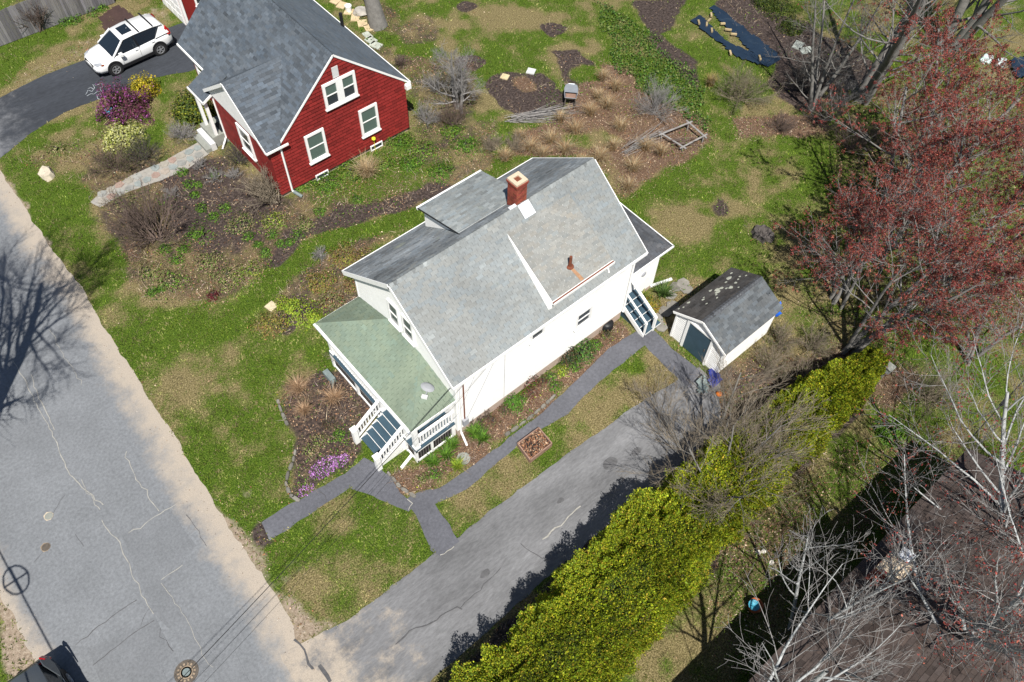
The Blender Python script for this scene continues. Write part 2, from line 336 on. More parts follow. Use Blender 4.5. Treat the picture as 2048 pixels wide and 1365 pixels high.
# round the white house
area([(838, 926), (990, 822), (1120, 726), (1240, 640), (1258, 680), (1150, 768), (1080, 832), (1010, 888), (880, 978), (830, 1008), (790, 988), (760, 950)], g=.4, m=.3, l=.9, soft=1)
area([(1290, 640), (1330, 570), (1400, 560), (1440, 570), (1340, 680), (1300, 660)], g=.3, m=.35, l=.45, d=.25, soft=1)
area([(545, 800), (560, 770), (640, 745), (690, 720), (750, 820), (725, 880), (730, 905), (700, 930), (640, 972), (592, 998), (572, 965), (590, 880)], g=.6, m=.62, l=.5, soft=1)
area(ell(655, 950, 40, 22, rot=-.5), g=.8, l=.2, soft=2)
area([(1325, 640), (1340, 690), (1420, 750), (1580, 650), (1600, 690), (1450, 790), (1330, 700)], g=.5, m=.3, l=.6, soft=2)
area([(1330, 780), (1440, 740), (1700, 680), (1740, 760), (1560, 960), (1340, 960)], g=.5, m=.55, l=.6, soft=2)
# hedge foot and lower right yard
area([(870, 1400), (1230, 1030), (1420, 930), (1700, 700), (1760, 760), (1480, 1130), (1250, 1200), (1100, 1400)], g=.3, m=.8, l=.45, soft=2)
area([(1440, 1090), (1640, 900), (1720, 880), (1900, 900), (1600, 1260), (1440, 1400), (1430, 1200)], g=.65, m=.28, l=.5, soft=3)
area([(1640, 880), (1780, 880), (1800, 980), (1640, 1080)], g=.55, m=.2, l=.35, soft=3)
area(ell(1770, 850, 40, 20), g=.98, l=.1, m=0, soft=2); area([(1690, 740), (1770, 720), (1860, 760), (1800, 830), (1720, 800)], m=.5, l=.6, soft=2)
nz = fbm(GX, GY, 2.6, 3, 4); nz2 = fbm(GX, GY, .7, 5, 3)
fg = np.clip(fg+(nz-.5)*1.25+(nz2-.5)*1.0, 0, 1); fm = np.clip(fm+(nz2-.5)*.3*(fm > .05), 0, 1); fl = np.clip(fl+(nz-.5)*.5*(fl > .05), 0, 1)
def samp(a, x, y):
    i = np.clip(((x+26)/.2), 0, len(xs)-1.001); j = np.clip(((y+28)/.2), 0, len(ys)-1.001)
    i0 = i.astype(int); j0 = j.astype(int); u = i-i0; v = j-j0
    return (a[i0, j0]*(1-u)+a[i0+1, j0]*u)*(1-v)+(a[i0, j0+1]*(1-u)+a[i0+1, j0+1]*u)*v
def ground_material():
    m = bpy.data.materials.new('ground'); m.use_nodes = True; nt = m.node_tree; N = nt.nodes; Lk = nt.links
    b = N['Principled BSDF']; b.inputs['Roughness'].default_value = .95; b.inputs['Specular IOR Level'].default_value = .1
    pos = N.new('ShaderNodeNewGeometry').outputs['Position']
    at = N.new('ShaderNodeAttribute'); at.attribute_name = 'gm'; sp = N.new('ShaderNodeSeparateColor'); Lk.new(at.outputs['Color'], sp.inputs[0])
    def noise(sc, det=5, rough=.65):
        n = N.new('ShaderNodeTexNoise'); n.inputs['Scale'].default_value = sc; n.inputs['Detail'].default_value = det; n.inputs['Roughness'].default_value = rough; Lk.new(pos, n.inputs['Vector']); return n.outputs[0]
    def math_(op, a, bb):
        x = N.new('ShaderNodeMath'); x.operation = op
        for i, s in enumerate((a, bb)):
            if hasattr(s, 'is_linked'): Lk.new(s, x.inputs[i])
            else: x.inputs[i].default_value = s
        return x.outputs[0]
    def mask(w, n, amp, lo, hi):
        t = math_('ADD', w, math_('MULTIPLY', math_('SUBTRACT', n, .5), amp)); r = N.new('ShaderNodeMapRange'); r.interpolation_type = 'SMOOTHSTEP'
        r.inputs[1].default_value = lo; r.inputs[2].default_value = hi; Lk.new(t, r.inputs[0]); return r.outputs[0]
    def ramp(f, stops):
        r = N.new('ShaderNodeValToRGB'); e = r.color_ramp.elements
        while len(e) < len(stops): e.new(.5)
        for q, (p, c) in zip(e, stops): q.position = p; q.color = (*c, 1)
        Lk.new(f, r.inputs[0]); return r.outputs[0]
    def mix(f, a, c):
        x = N.new('ShaderNodeMix'); x.data_type = 'RGBA'; Lk.new(f, x.inputs[0]); Lk.new(a, x.inputs[6]); Lk.new(c, x.inputs[7]); return x.outputs[2]
    n1 = noise(2.4); n2 = noise(8.0, 4, .7); n3 = noise(19.0, 4, .7)
    dry = ramp(n3, [(.38, (.07, .058, .026)), (.5, (.17, .14, .065)), (.62, (.31, .255, .135))])
    grn = ramp(n3, [(.36, (.015, .028, .005)), (.5, (.055, .098, .010)), (.64, (.14, .20, .028))])
    mul = ramp(n2, [(.3, (.020, .015, .013)), (.5, (.056, .043, .039)), (.7, (.125, .098, .088))])
    lef = ramp(n3, [(.3, (.035, .022, .016)), (.45, (.10, .062, .042)), (.58, (.19, .125, .085)), (.72, (.29, .215, .16))])
    drt = ramp(n2, [(.3, (.17, .13, .095)), (.5, (.29, .23, .175)), (.7, (.42, .355, .28))])
    c = mix(mask(sp.outputs[0], n2, .9, .25, .75), dry, grn)
    c = mix(mask(sp.outputs[1], n1, .5, .32, .60), c, mul)
    c = mix(mask(sp.outputs[2], n2, 1.3, .42, .75), c, lef)
    c = mix(mask(at.outputs['Alpha'], n1, .7, .3, .6), c, drt)
    Lk.new(c, b.inputs['Base Color'])
    bp = N.new('ShaderNodeBump'); bp.inputs['Strength'].default_value = .7; bp.inputs['Distance'].default_value = .05; Lk.new(math_('ADD', n2, n3), bp.inputs['Height']); Lk.new(bp.outputs[0], b.inputs['Normal'])
    return m
def make_ground():
    ex = np.concatenate([[-600, -200, -70], xs, [90, 220, 600]]); ey = np.concatenate([[-600, -200, -70], ys, [90, 220, 600]])
    pad = lambda a: np.pad(a, 3, mode='edge')
    X, Y = np.meshgrid(ex, ey, indexing='ij'); n0, n1 = X.shape
    Z = np.zeros_like(X); V = np.stack([X, Y, Z], -1).reshape(-1, 3)
    i, j = np.meshgrid(np.arange(n0-1), np.arange(n1-1), indexing='ij'); a = (i*n1+j).ravel()
    F = np.stack([a, a+n1, a+n1+1, a+1], 1)
    me = np_mesh('ground', V, F, ground_material()); at = me.attributes.new('gm', 'FLOAT_COLOR', 'POINT')
    gm = np.stack([pad(fg), pad(fm), pad(fl), pad(fd)], -1).reshape(-1, 4).astype(np.float32); at.data.foreach_set('color', gm.ravel())
    o = bpy.data.objects.new('ground', me); COL.objects.link(o); o['kind'] = 'structure'; return o
ground = make_ground()
# ---------------------------------------------------------------- street, driveways, walks
def asphalt(name, base, sand=None, streak=(1, 1, 1), var=.16, sandcol=(.385, .333, .275)):
    m = mat(name, base, .92, var, .5, bump=.4, bscale=26, fine=(9, .26), stretch=streak); nt = m.node_tree; N = nt.nodes; Lk = nt.links; b = N['Principled BSDF']
    src = b.inputs['Base Color'].links[0].from_socket; geo = N.new('ShaderNodeNewGeometry'); sx = N.new('ShaderNodeSeparateXYZ'); Lk.new(geo.outputs['Position'], sx.inputs[0])
    n = N.new('ShaderNodeTexNoise'); n.inputs['Scale'].default_value = .9; n.inputs['Detail'].default_value = 6; n.inputs['Roughness'].default_value = .7; Lk.new(geo.outputs['Position'], n.inputs['Vector'])
    cur = src
    for (ax, x0, x1, amp) in sand or []:
        r = N.new('ShaderNodeMapRange'); r.inputs[1].default_value = x0; r.inputs[2].default_value = x1; r.clamp = False
        if ax == 'edge': ea = N.new('ShaderNodeAttribute'); ea.attribute_name = 'edge'; Lk.new(ea.outputs['Fac'], r.inputs[0])
        else: Lk.new(sx.outputs[ax], r.inputs[0])
        a = N.new('ShaderNodeMath'); a.operation = 'MULTIPLY_ADD'; Lk.new(n.outputs[0], a.inputs[0]); a.inputs[1].default_value = amp; a.inputs[2].default_value = -amp/2
        s = N.new('ShaderNodeMath'); s.operation = 'ADD'; Lk.new(r.outputs[0], s.inputs[0]); Lk.new(a.outputs[0], s.inputs[1])
        q = N.new('ShaderNodeMapRange'); q.interpolation_type = 'SMOOTHSTEP'; q.inputs[1].default_value = .12; q.inputs[2].default_value = .95; q.inputs[4].default_value = .95; Lk.new(s.outputs[0], q.inputs[0])
        sc = N.new('ShaderNodeTexNoise'); sc.inputs['Scale'].default_value = 30; sc.inputs['Detail'].default_value = 4; Lk.new(geo.outputs['Position'], sc.inputs['Vector'])
        rp = N.new('ShaderNodeValToRGB'); rp.color_ramp.elements[0].position = .3; rp.color_ramp.elements[1].position = .7
        rp.color_ramp.elements[0].color = (*[c*.82 for c in sandcol], 1); rp.color_ramp.elements[1].color = (*[c*1.12 for c in sandcol], 1); Lk.new(sc.outputs[0], rp.inputs[0])
        x = N.new('ShaderNodeMix'); x.data_type = 'RGBA'; Lk.new(q.outputs[0], x.inputs[0]); Lk.new(cur, x.inputs[6]); Lk.new(rp.outputs[0], x.inputs[7]); cur = x.outputs[2]
    Lk.new(cur, b.inputs['Base Color']); return m
M['road'] = asphalt('street_asphalt', (.172, .182, .196), [('edge', 1.5, .15, 1.7), (0, -14.9, -15.95, 1.5)], var=.15)
M['drive'] = asphalt('driveway_asphalt', (.155, .157, .165), [(0, -5.4, -10.4, 3.2)], streak=(.4, 1.3, 1), var=.42)
M['walk'] = asphalt('walk_asphalt', (.105, .108, .125), [(0, -7.0, -9.6, 1.6)], var=.2, sandcol=(.30, .31, .32))
M['darkdrive'] = asphalt('new_asphalt', (.040, .045, .055), [(0, -4.0, -10.5, 1.6)], streak=(.3, 1, 1), var=.3, sandcol=(.24, .245, .26))
M['patch'] = mat('asphalt_patch', (.160, .169, .182), .92, .14, .8, bump=.35, bscale=26, fine=(11, .22))
def ragged(poly, step=.14, amp=.07, seed=0, keep=()):
    out = []; n = len(poly)
    for i in range(n):
        a, b = np.array(poly[i][:2]), np.array(poly[(i+1) % n][:2]); L = np.linalg.norm(b-a); k = max(1, int(L/step))
        for t in range(k):
            p = a+(b-a)*t/k
            out.append(p+amp*2*np.array([fbm(p[0], p[1], .5, seed)-.5, fbm(p[0]+50, p[1], .5, seed+3)-.5]) if amp else p)
    return out
def sheet(name, poly, z, material, amp=.07, seed=0, parent=None, kind=None):
    r = ragged(poly, amp=amp, seed=seed) if amp else [np.array(p[:2]) for p in poly]
    A = sum(r[i-1][0]*r[i][1]-r[i][0]*r[i-1][1] for i in range(len(r)))
    if A < 0: r = r[::-1]
    m = MB(); m.add([(p[0], p[1], z) for p in r], [list(range(len(r)))]); return m.build(name, material, parent, kind=kind)
EDGE = W([(0, 336), (56, 420), (103, 495), (167, 585), (229, 685), (296, 791), (334, 856), (398, 953), (449, 1040), (495, 1103), (547, 1172), (587, 1241), (599, 1281), (640, 1365)])[::-1]
EY = np.r_[-90, -14, EDGE[:, 1], 40, 110]; EX = np.r_[-9.2, -9.2, EDGE[:, 0], EDGE[-1, 0]-.2, EDGE[-1, 0]-.4]
edge_x = lambda y: np.interp(y, EY, EX)
STREET = [(-15.75, -80), (-9.2, -80)]+[(float(edge_x(y)), float(y)) for y in np.arange(-14, 40, 1.0)]+[(float(edge_x(100)), 100), (-15.75, 100)]
DRIVE = [tuple(p) for p in W([(560, 1310), (640, 1268), (700, 1238), (760, 1192), (868, 1106), (905, 1084), (1000, 1008), (1100, 932), (1220, 848), (1300, 792), (1345, 765), (1400, 735), (1440, 770)])]+[(8.6, -6.2), (2, -6.15), (-3, -6.2), (-9.75, -6.3)]
WALK1 = W([(523, 1045), (560, 1020), (622, 985), (690, 948), (728, 916), (752, 928), (775, 950), (800, 985), (832, 1008), (815, 1024), (760, 1000), (700, 976), (618, 1030), (540, 1082)])
WALK2 = W([(812, 1000), (835, 986), (880, 976), (952, 928), (1010, 884), (1080, 828), (1150, 764), (1216, 700), (1250, 676), (1290, 652), (1312, 664), (1345, 700), (1402, 742), (1380, 778), (1338, 742), (1290, 692), (1200, 762), (1130, 832), (1060, 872), (990, 932), (930, 982), (870, 1008), (918, 1082), (880, 1112), (862, 1100), (838, 1046)])
NDRIVE = W([(-140, 260), (0, 195), (90, 150), (190, 113), (270, 80), (352, 50), (392, 40), (420, 130), (385, 142), (300, 158), (205, 196), (130, 225), (60, 268), (0, 318), (-140, 420)])
def make_street():
    yy = np.concatenate([np.arange(-80, -14, 6), np.arange(-14, 40, .2), np.arange(40, 101, 6)]); tt = np.array([0, .02, .05, .1, .2, .3, .55, .7, .78, .84, .88, .91, .94, .96, .98, 1.0])
    xr = edge_x(yy)+(fbm(yy*0, yy, .5, 51)-.5)*.22+(fbm(yy*0, yy, 2.5, 52)-.5)*.3; xl = -15.75+(fbm(yy*0+5, yy, .6, 53)-.5)*.5; X = xl[:, None]+(xr-xl)[:, None]*tt[None]; Y = np.repeat(yy[:, None], len(tt), 1); V = np.stack([X, Y, np.full_like(X, .004)], -1).reshape(-1, 3)
    n1 = len(tt); i, j = np.meshgrid(np.arange(len(yy)-1), np.arange(n1-1), indexing='ij'); a = (i*n1+j).ravel(); me = np_mesh('street', V, np.stack([a, a+1, a+n1+1, a+n1], 1), M['road'])
    at = me.attributes.new('edge', 'FLOAT', 'POINT'); at.data.foreach_set('value', (xr[:, None]-X).ravel().astype(np.float32)); o = bpy.data.objects.new('street', me); COL.objects.link(o); o['kind'] = 'structure'; return o
street = make_street()
driveway = sheet('driveway', DRIVE, .008, M['drive'], amp=.08, seed=5, kind='structure')
walkway = sheet('walkway', WALK1, .012, M['walk'], amp=.07, seed=9, kind='structure')
walk2 = sheet('walkway', WALK2, .016, M['walk'], amp=.07, seed=11, kind='structure')
ndrive = sheet('neighbour_driveway', NDRIVE, .008, M['darkdrive'], amp=.05, seed=15, kind='structure')
def ribbon(name, px, w, z, material, parent, wig=.03, seed=0):
    P = W(px); pts = []
    for a, b in zip(P[:-1], P[1:]):
        k = max(2, int(np.linalg.norm(b-a)/.2)); pts += [a+(b-a)*t/k for t in range(k)]
    pts.append(P[-1]); pts = np.array(pts); r = rs(seed)
    d = np.gradient(pts, axis=0); d /= np.linalg.norm(d, axis=1)[:, None]+1e-9; n = np.stack([-d[:, 1], d[:, 0]], 1)
    pts = pts+n*(r.normal(0, wig, len(pts)))[:, None]; ww = w*r.uniform(.55, 1.25, len(pts))/2
    V = np.concatenate([np.c_[pts+n*ww[:, None], np.full(len(pts), z)], np.c_[pts-n*ww[:, None], np.full(len(pts), z)]]); k = len(pts)
    a = np.arange(k-1); F = np.stack([a+k, a+k+1, a+1, a], 1)
    return np_obj(name, V, F, material, parent=parent)
for i, px in enumerate([[(243, 1070), (260, 1060), (338, 1018), (392, 1092), (362, 1122), (322, 1160), (440, 1330), (405, 1345), (340, 1260), (305, 1222)],
                        [(180, 1300), (310, 1235), (345, 1306), (322, 1330), (335, 1365), (200, 1365)],
                        [(470, 1300), (500, 1365), (440, 1365), (425, 1337)]]):
    sheet('asphalt_patch', W(px), .0075+.0012*i, M['patch'], amp=.03, seed=20+i, parent=street)
for i, (px, w, k) in enumerate([
    ([(25, 720), (60, 780), (110, 880), (140, 950), (165, 975), (205, 1012)], .05, 'p'), ([(62, 750), (75, 790), (110, 860)], .05, 'p'), ([(163, 960), (190, 1010), (200, 1020)], .035, 'p'),
    ([(250, 905), (270, 950), (300, 1000), (320, 1022)], .045, 'p'), ([(100, 660), (130, 715), (165, 770)], .03, 'p'),
    ([(205, 1040), (222, 1070), (240, 1085), (252, 1120), (280, 1180), (308, 1228)], .045, 'p'), ([(258, 1068), (352, 1010)], .045, 'p'), ([(323, 1160), (365, 1130)], .04, 'p'),
    ([(325, 1165), (360, 1215), (410, 1320), (424, 1337)], .03, 'p'), ([(150, 1290), (210, 1245), (272, 1198)], .045, 'd'), ([(185, 1330), (245, 1285), (290, 1252), (308, 1240)], .04, 'd'),
    ([(282, 1252), (300, 1215)], .02, 'd'), ([(372, 1030), (415, 1092)], .03, 'd'), ([(318, 1260), (345, 1305)], .03, 'd'), ([(150, 1070), (172, 1090)], .02, 'd'), ([(105, 1025), (130, 990)], .02, 'd'), ([(68, 1125), (88, 1105)], .025, 'd')]):
    ribbon('crack', px, w*.6, .0125, M['seal_pale' if k == 'p' else 'seal_dark'], street, seed=i)
for i, (px, w, k) in enumerate([([(790, 1288), (830, 1255), (865, 1248), (880, 1232), (915, 1215), (925, 1218)], .05, 'd'), ([(920, 1215), (960, 1180), (1000, 1135)], .025, 'd'),
    ([(1085, 1080), (1120, 1050), (1160, 1012)], .05, 'p'), ([(588, 1280), (610, 1300), (625, 1340)], .07, 'd'), ([(1040, 1090), (1085, 1120)], .03, 'd'), ([(660, 1365), (640, 1330)], .12, 'd')]):
    ribbon('crack', px, w, .020, M['seal_pale' if k == 'p' else 'seal_dark'], driveway, seed=40+i)
oil = mat('oil_stain', (.10, .10, .105), .8, .3, 3, fine=(10, .2))
for i, (x, y, s) in enumerate([(4.1, -4.4, .22), (5.3, -4.7, .16), (-2.4, -4.6, .14), (1.6, -4.3, .12)]): sheet('oil_stain', [(x+s*1.5*math.cos(t), y+s*math.sin(t)) for t in np.linspace(0, 6.283, 13)[:-1]], .0128+.0005*i, oil, amp=.10, seed=80+i, parent=driveway)
# flagstone path of the red house: each stone a piece of its own
path_px = [(412, 312), (372, 332), (320, 356), (260, 372), (208, 392), (180, 402)]
flag = sheet('flagstone_path', W([(398, 284), (418, 308), (372, 340), (320, 362), (262, 382), (200, 415), (180, 405), (205, 385), (262, 352), (330, 322)]), .006, mat('path_mortar', (.30, .285, .26), .95, .2, 6, fine=(30, .2)), amp=.05, kind='structure')
r_ = rs(3); fa, fb = Gp(404, 300)[:2], Gp(190, 402)[:2]; fdv = (fb-fa); FL = np.linalg.norm(fdv); fdv /= FL; fn = np.array([-fdv[1], fdv[0]])
fcols = [(.26, .28, .29), (.28, .215, .20), (.22, .235, .245), (.28, .275, .26), (.22, .26, .28), (.31, .285, .265)]
k = 0
for i in range(int(FL/.46)):
    for s in (-1, 1):
        if r_.random() < .06: continue
        c = fa+fdv*(i*.46+.22+.1*s)+fn*s*.24; a0 = r_.uniform(0, 6.3); q = r_.integers(5, 7)
        pts = [c+np.array([math.cos(a0+6.283*t/q), math.sin(a0+6.283*t/q)])*.235*r_.uniform(.8, 1.15) for t in range(q)]
        m = MB(); m.c = fcols[r_.integers(len(fcols))]; m.c = tuple(v/.34 for v in m.c); m.prism([(p[0], p[1], .034) for p in pts], (0, 0, -.04)); m.build('flagstone', M['stone'], flag)
for i, px in enumerate([[(816, 998), (824, 1008), (819, 1022)], [(880, 1110), (896, 1104), (906, 1092)], [(1050, 872), (1066, 858)], [(640, 985), (655, 1004)]]): ribbon('crack', px, .03, .0225, M['seal_dark' if i > 1 else 'seal_pale'], walk2, seed=60+i)
NOGRASS = [STREET, DRIVE, WALK1, WALK2, NDRIVE, W([(398, 284), (418, 308), (320, 362), (200, 415), (180, 405), (330, 322)])]
# ---------------------------------------------------------------- roofs and walls in courses
def clip(poly, rect):
    """convex clip: rectangle (4 uv points) against convex polygon (CCW)"""
    out = [np.array(p, float) for p in rect]; n = len(poly)
    for i in range(n):
        a = np.array(poly[i]); b = np.array(poly[(i+1) % n]); e = b-a
        f = lambda p: e[0]*(p[1]-a[1])-e[1]*(p[0]-a[0])
        new = []
        for k in range(len(out)):
            p, q = out[k-1], out[k]; fp, fq = f(p), f(q)
            if (fp >= 0) != (fq >= 0): new.append(p+(q-p)*fp/(fp-fq))
            if fq >= 0: new.append(q)
        out = new
        if len(out) < 3: return []
    return out
class Courses:
    def __init__(s): s.t = []
    def face(s, pts, exp=.14, wid=.305, gap=.009, thick=.014, var=.16, seed=0, lap=1.12, stag=True, rnd=0.0, start=0.0, lift=.004, tint=(1, 1, 1), blot=None):
        P = [np.array(p, float) for p in pts]; U = P[1]-P[0]; U /= np.linalg.norm(U); N = np.cross(U, P[-1]-P[0]); N /= np.linalg.norm(N); Vv = np.cross(N, U)
        uv = [((p-P[0])@U, (p-P[0])@Vv) for p in P]; umin = min(a for a, b in uv); umax = max(a for a, b in uv); vmax = max(b for a, b in uv)
        r = rs(seed); i = 0; v = start
        while v < vmax-.02:
            u = umin-(wid*.5 if (i % 2 and stag) else 0)-r.uniform(0, .05)-(r.uniform(0, wid) if rnd else 0)
            while u < umax:
                w = wid*(1+r.uniform(-rnd, rnd)) if rnd else wid
                rect = [(u+gap/2, v), (u+w-gap/2, v), (u+w-gap/2, v+exp*lap), (u+gap/2, v+exp*lap)]
                pc = clip(uv, rect)
                if len(pc) >= 3:
                    full = len(pc) == 4 and abs(max(p[0] for p in pc)-min(p[0] for p in pc)-(w-gap)) < 1e-6 and abs(max(p[1] for p in pc)-v-exp*lap) < 1e-6 and not rnd
                    c = 1+r.normal(0, var); c = min(1.5, max(.6, c))
                    hue = r.normal(0, .02)
                    col = (c*tint[0]*(1+hue), c*tint[1], c*tint[2]*(1-hue))
                    if blot is not None:
                        bb = blot((u, v)); col = tuple(x*bb for x in col)
                    ctr = P[0]+U*(u+w/2)+Vv*(v+exp/2)+N*lift
                    s.t.append((P[0]+N*lift, U, Vv, N, pc, v, exp*lap, thick, col, full, (u, w-gap, gap), np.linalg.norm(ctr-CAM)))
                u += w
            v += exp; i += 1
    @staticmethod
    def solid(pc, v, h, thick):
        n = len(pc); top = [(p[0], p[1], thick*(1-.8*(p[1]-v)/h)) for p in pc]; bot = [(p[0], p[1], -.006) for p in pc]
        return top+bot, [list(range(n))]+[(i+n, (i+1) % n+n, (i+1) % n, i) for i in range(n)]
    def finish(s, parent, material, name='shingle', single=300, field='shingle_field'):
        full = sorted([i for i, t in enumerate(s.t) if t[9]], key=lambda i: s.t[i][11])[:single]; fs = set(full); pool = {}; r = rs(5)
        o0 = org(parent)
        for i in full:
            (O, U, Vv, N, pc, v, h, th, col, _, (u, w, g), _) = s.t[i]; key = (round(w, 3), round(h, 3), int(np.clip(round(col[1]*12), 6, 18)))
            if key not in pool:
                m = MB(); m.c = col; vs, fc = s.solid([(0, 0), (w, 0), (w, h), (0, h)], 0, h, th); m.add(vs, fc); pool[key] = m.mesh(name, material)
            o = bpy.data.objects.new(name, pool[key]); link(o, parent); L = O+U*(u+g/2)+Vv*v-o0
            o.matrix_basis = Matrix(((U[0], Vv[0], N[0], L[0]), (U[1], Vv[1], N[1], L[1]), (U[2], Vv[2], N[2], L[2]), (0, 0, 0, 1)))
        m = MB()
        for i, t in enumerate(s.t):
            if i in fs: continue
            (O, U, Vv, N, pc, v, h, th, col, *_) = t; vs, fc = s.solid(pc, v, h, th); m.c = col
            m.add([O+U*a+Vv*b+N*c for a, b, c in vs], fc)
        if m.F: m.build(field, material, parent, kind='stuff')
def caps(p, q, a, b, w=.16, step=.16, th=.016, sag=.04, seed=0, var=.14):
    """ridge caps between p and q as (mesh builder); a, b unit directions down the two slopes"""
    m = MB(); p, q, a, b = (np.asarray(t, float) for t in (p, q, a, b)); d = q-p; L = np.linalg.norm(d); d /= L; up = -(a+b); up /= np.linalg.norm(up)+1e-9; r = rs(seed)
    for i in range(int(L/step)):
        s0 = p+d*(i*step)+up*(th+.012); s1 = p+d*((i+1.15)*step)+up*.012; c = 1+r.normal(0, var); m.c = (c, c, c)
        m.add([s0, s1, s1+a*w, s0+a*w, s0+b*w, s1+b*w], [(0, 3, 2, 1), (0, 1, 5, 4)] if np.dot(np.cross(a, d), up) > 0 else [(0, 1, 2, 3), (0, 4, 5, 1)])
    return m
def window(parent, C, U, N, w, h, fw=.10, pane='glass', mull=0, sash=True, depth=.07, sill=True, frame_mat='white'):
    C, U, N = (np.asarray(t, float) for t in (C, U, N)); Z = np.array([0, 0, 1.])
    m = MB(); d = N*depth/2; c0 = C+d
    m.obox(c0+U*(w/2-fw/2), U*fw/2, Z*h/2, d); m.obox(c0-U*(w/2-fw/2), U*fw/2, Z*h/2, d)
    m.obox(c0+Z*(h/2-fw/2), U*(w/2-fw), Z*fw/2, d); m.obox(c0-Z*(h/2-fw/2), U*(w/2-fw), Z*fw/2, d)
    if mull: m.obox(c0, U*mull/2, Z*(h/2-fw), d)
    win = m.build('window', M[frame_mat], parent)
    bays = [(-(w/2-fw), -mull/2), (mull/2, w/2-fw)] if mull else [(-(w/2-fw), w/2-fw)]
    for (a, b) in bays:
        for (z0, z1, dep) in ((-(h/2-fw), 0, .025), (0, h/2-fw, .035)):
            m = MB(); m.obox(C+N*(dep-.01)+U*(a+b)/2+Z*(z0+z1)/2, U*(b-a)/2, Z*(z1-z0)/2, N*.006); m.build('pane', M[pane if isinstance(pane, str) else pane[0 if z0 < 0 else 1]], win)
        if sash:
            m = MB(); m.obox(C+N*.042+U*(a+b)/2, U*(b-a)/2, Z*.025, N*.012); m.build('sash_bar', M[frame_mat], win)
    if sill:
        m = MB(); m.obox(C+N*(depth/2+.02)-Z*(h/2+.03), U*(w/2+.04), Z*.03, N*(depth/2+.02)); m.build('sill', M[frame_mat], win)
    return win
X1, Y1, Z1 = np.eye(3)
# ---------------------------------------------------------------- the white house
HL, HW, ZE, ZR = 9.70, 6.76, 4.53, 7.00
SL = (ZR-ZE)/3.38
wh = thing('white_house', (0, 0, 0), 'white clapboard house with pale grey shingle roof and green porch roof', 'house')
def wallbody(m):
    prof = [(.3, 0), (6.46, 0), (6.46, ZE+.12), (3.38, ZR-.16), (.3, ZE+.12)]
    m.prism([(.36, .06+y*(6.76-.12)/6.76, z) for y, z in prof], (8.98, 0, 0))
part('wall', M['white_dull'], wh, wallbody)
part('foundation', M['foundation'], wh, lambda m: m.box(.33, 9.37, .33, 6.43, 0, .62))
cs = Courses()
cs.face([(.3, .3, .6), (9.4, .3, .6), (9.4, .3, ZE+.1), (.3, .3, ZE+.1)], exp=.125, wid=40, gap=0, thick=.016, var=.02, stag=False, lap=1.05)
cs.face([(.3, 6.46, .6), (.3, .3, .6), (.3, .3, ZE+.13), (.3, 3.38, ZR-.13), (.3, 6.46, ZE+.13)], exp=.125, wid=40, gap=0, thick=.016, var=.02, stag=False, lap=1.05, seed=2)
cs.face([(9.4, 6.46, .6), (.3, 6.46, .6), (.3, 6.46, ZE), (9.4, 6.46, ZE)], exp=.125, wid=40, gap=0, thick=.016, var=.02, stag=False, lap=1.05, seed=3)
cs.face([(9.4, .3, .6), (9.4, 6.46, .6), (9.4, 6.46, ZE+.13), (9.4, 3.38, ZR-.13), (9.4, .3, ZE+.13)], exp=.125, wid=40, gap=0, thick=.016, var=.02, stag=False, lap=1.05, seed=4)
cs.finish(wh, M['white'], single=0, field='clapboard_siding')
for x, y in ((.3, .3), (9.4, .3), (.3, 6.46), (9.4, 6.46)):
    part('corner_board', M['white'], wh, lambda m: m.box(x-.035, x+.035 if x > 5 else x+.11, y-.035, y+.09 if y < 3 else y+.035, .6, ZE+.05))
A0, B0, C0, D0 = (0, 0, ZE), (HL, 0, ZE), (HL, 3.38, ZR), (0, 3.38, ZR)
E0, F0 = (HL, HW, ZE), (0, HW, ZE)
def slab(m):
    m.prism([A0, B0, C0, D0], (0, 0, -.10)); m.prism([D0, C0, E0, F0], (0, 0, -.10))
roof = part('roof', M['felt'], wh, slab)
def trim(m):
    m.bar((0, -.02, ZE-.07), (HL, -.02, ZE-.07), .10, .11); m.bar((0, HW+.02, ZE-.07), (HL, HW+.02, ZE-.07), .10, .11)
    for x in (-.016, HL+.016):
        m.bar((x, -.02, ZE-.10), (x, 3.38, ZR-.10), .03, .20, up=(0, -.6, 1)); m.bar((x, HW+.02, ZE-.10), (x, 3.38, ZR-.10), .03, .20, up=(0, .6, 1))
part('rake_trim', M['white'], roof, trim)
sh = Courses()
def stain(seed):
    return lambda uv: .80+.36*fbm(np.array([uv[0]]), np.array([uv[1]]), 2.2, seed)[0]
sh.face([A0, B0, C0, D0], seed=1, blot=stain(3), var=.05)
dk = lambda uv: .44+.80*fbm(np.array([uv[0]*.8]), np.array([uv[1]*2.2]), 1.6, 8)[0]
sh.face([E0, F0, D0, C0], seed=2, blot=dk, var=.15, tint=(.96, .98, 1.04))
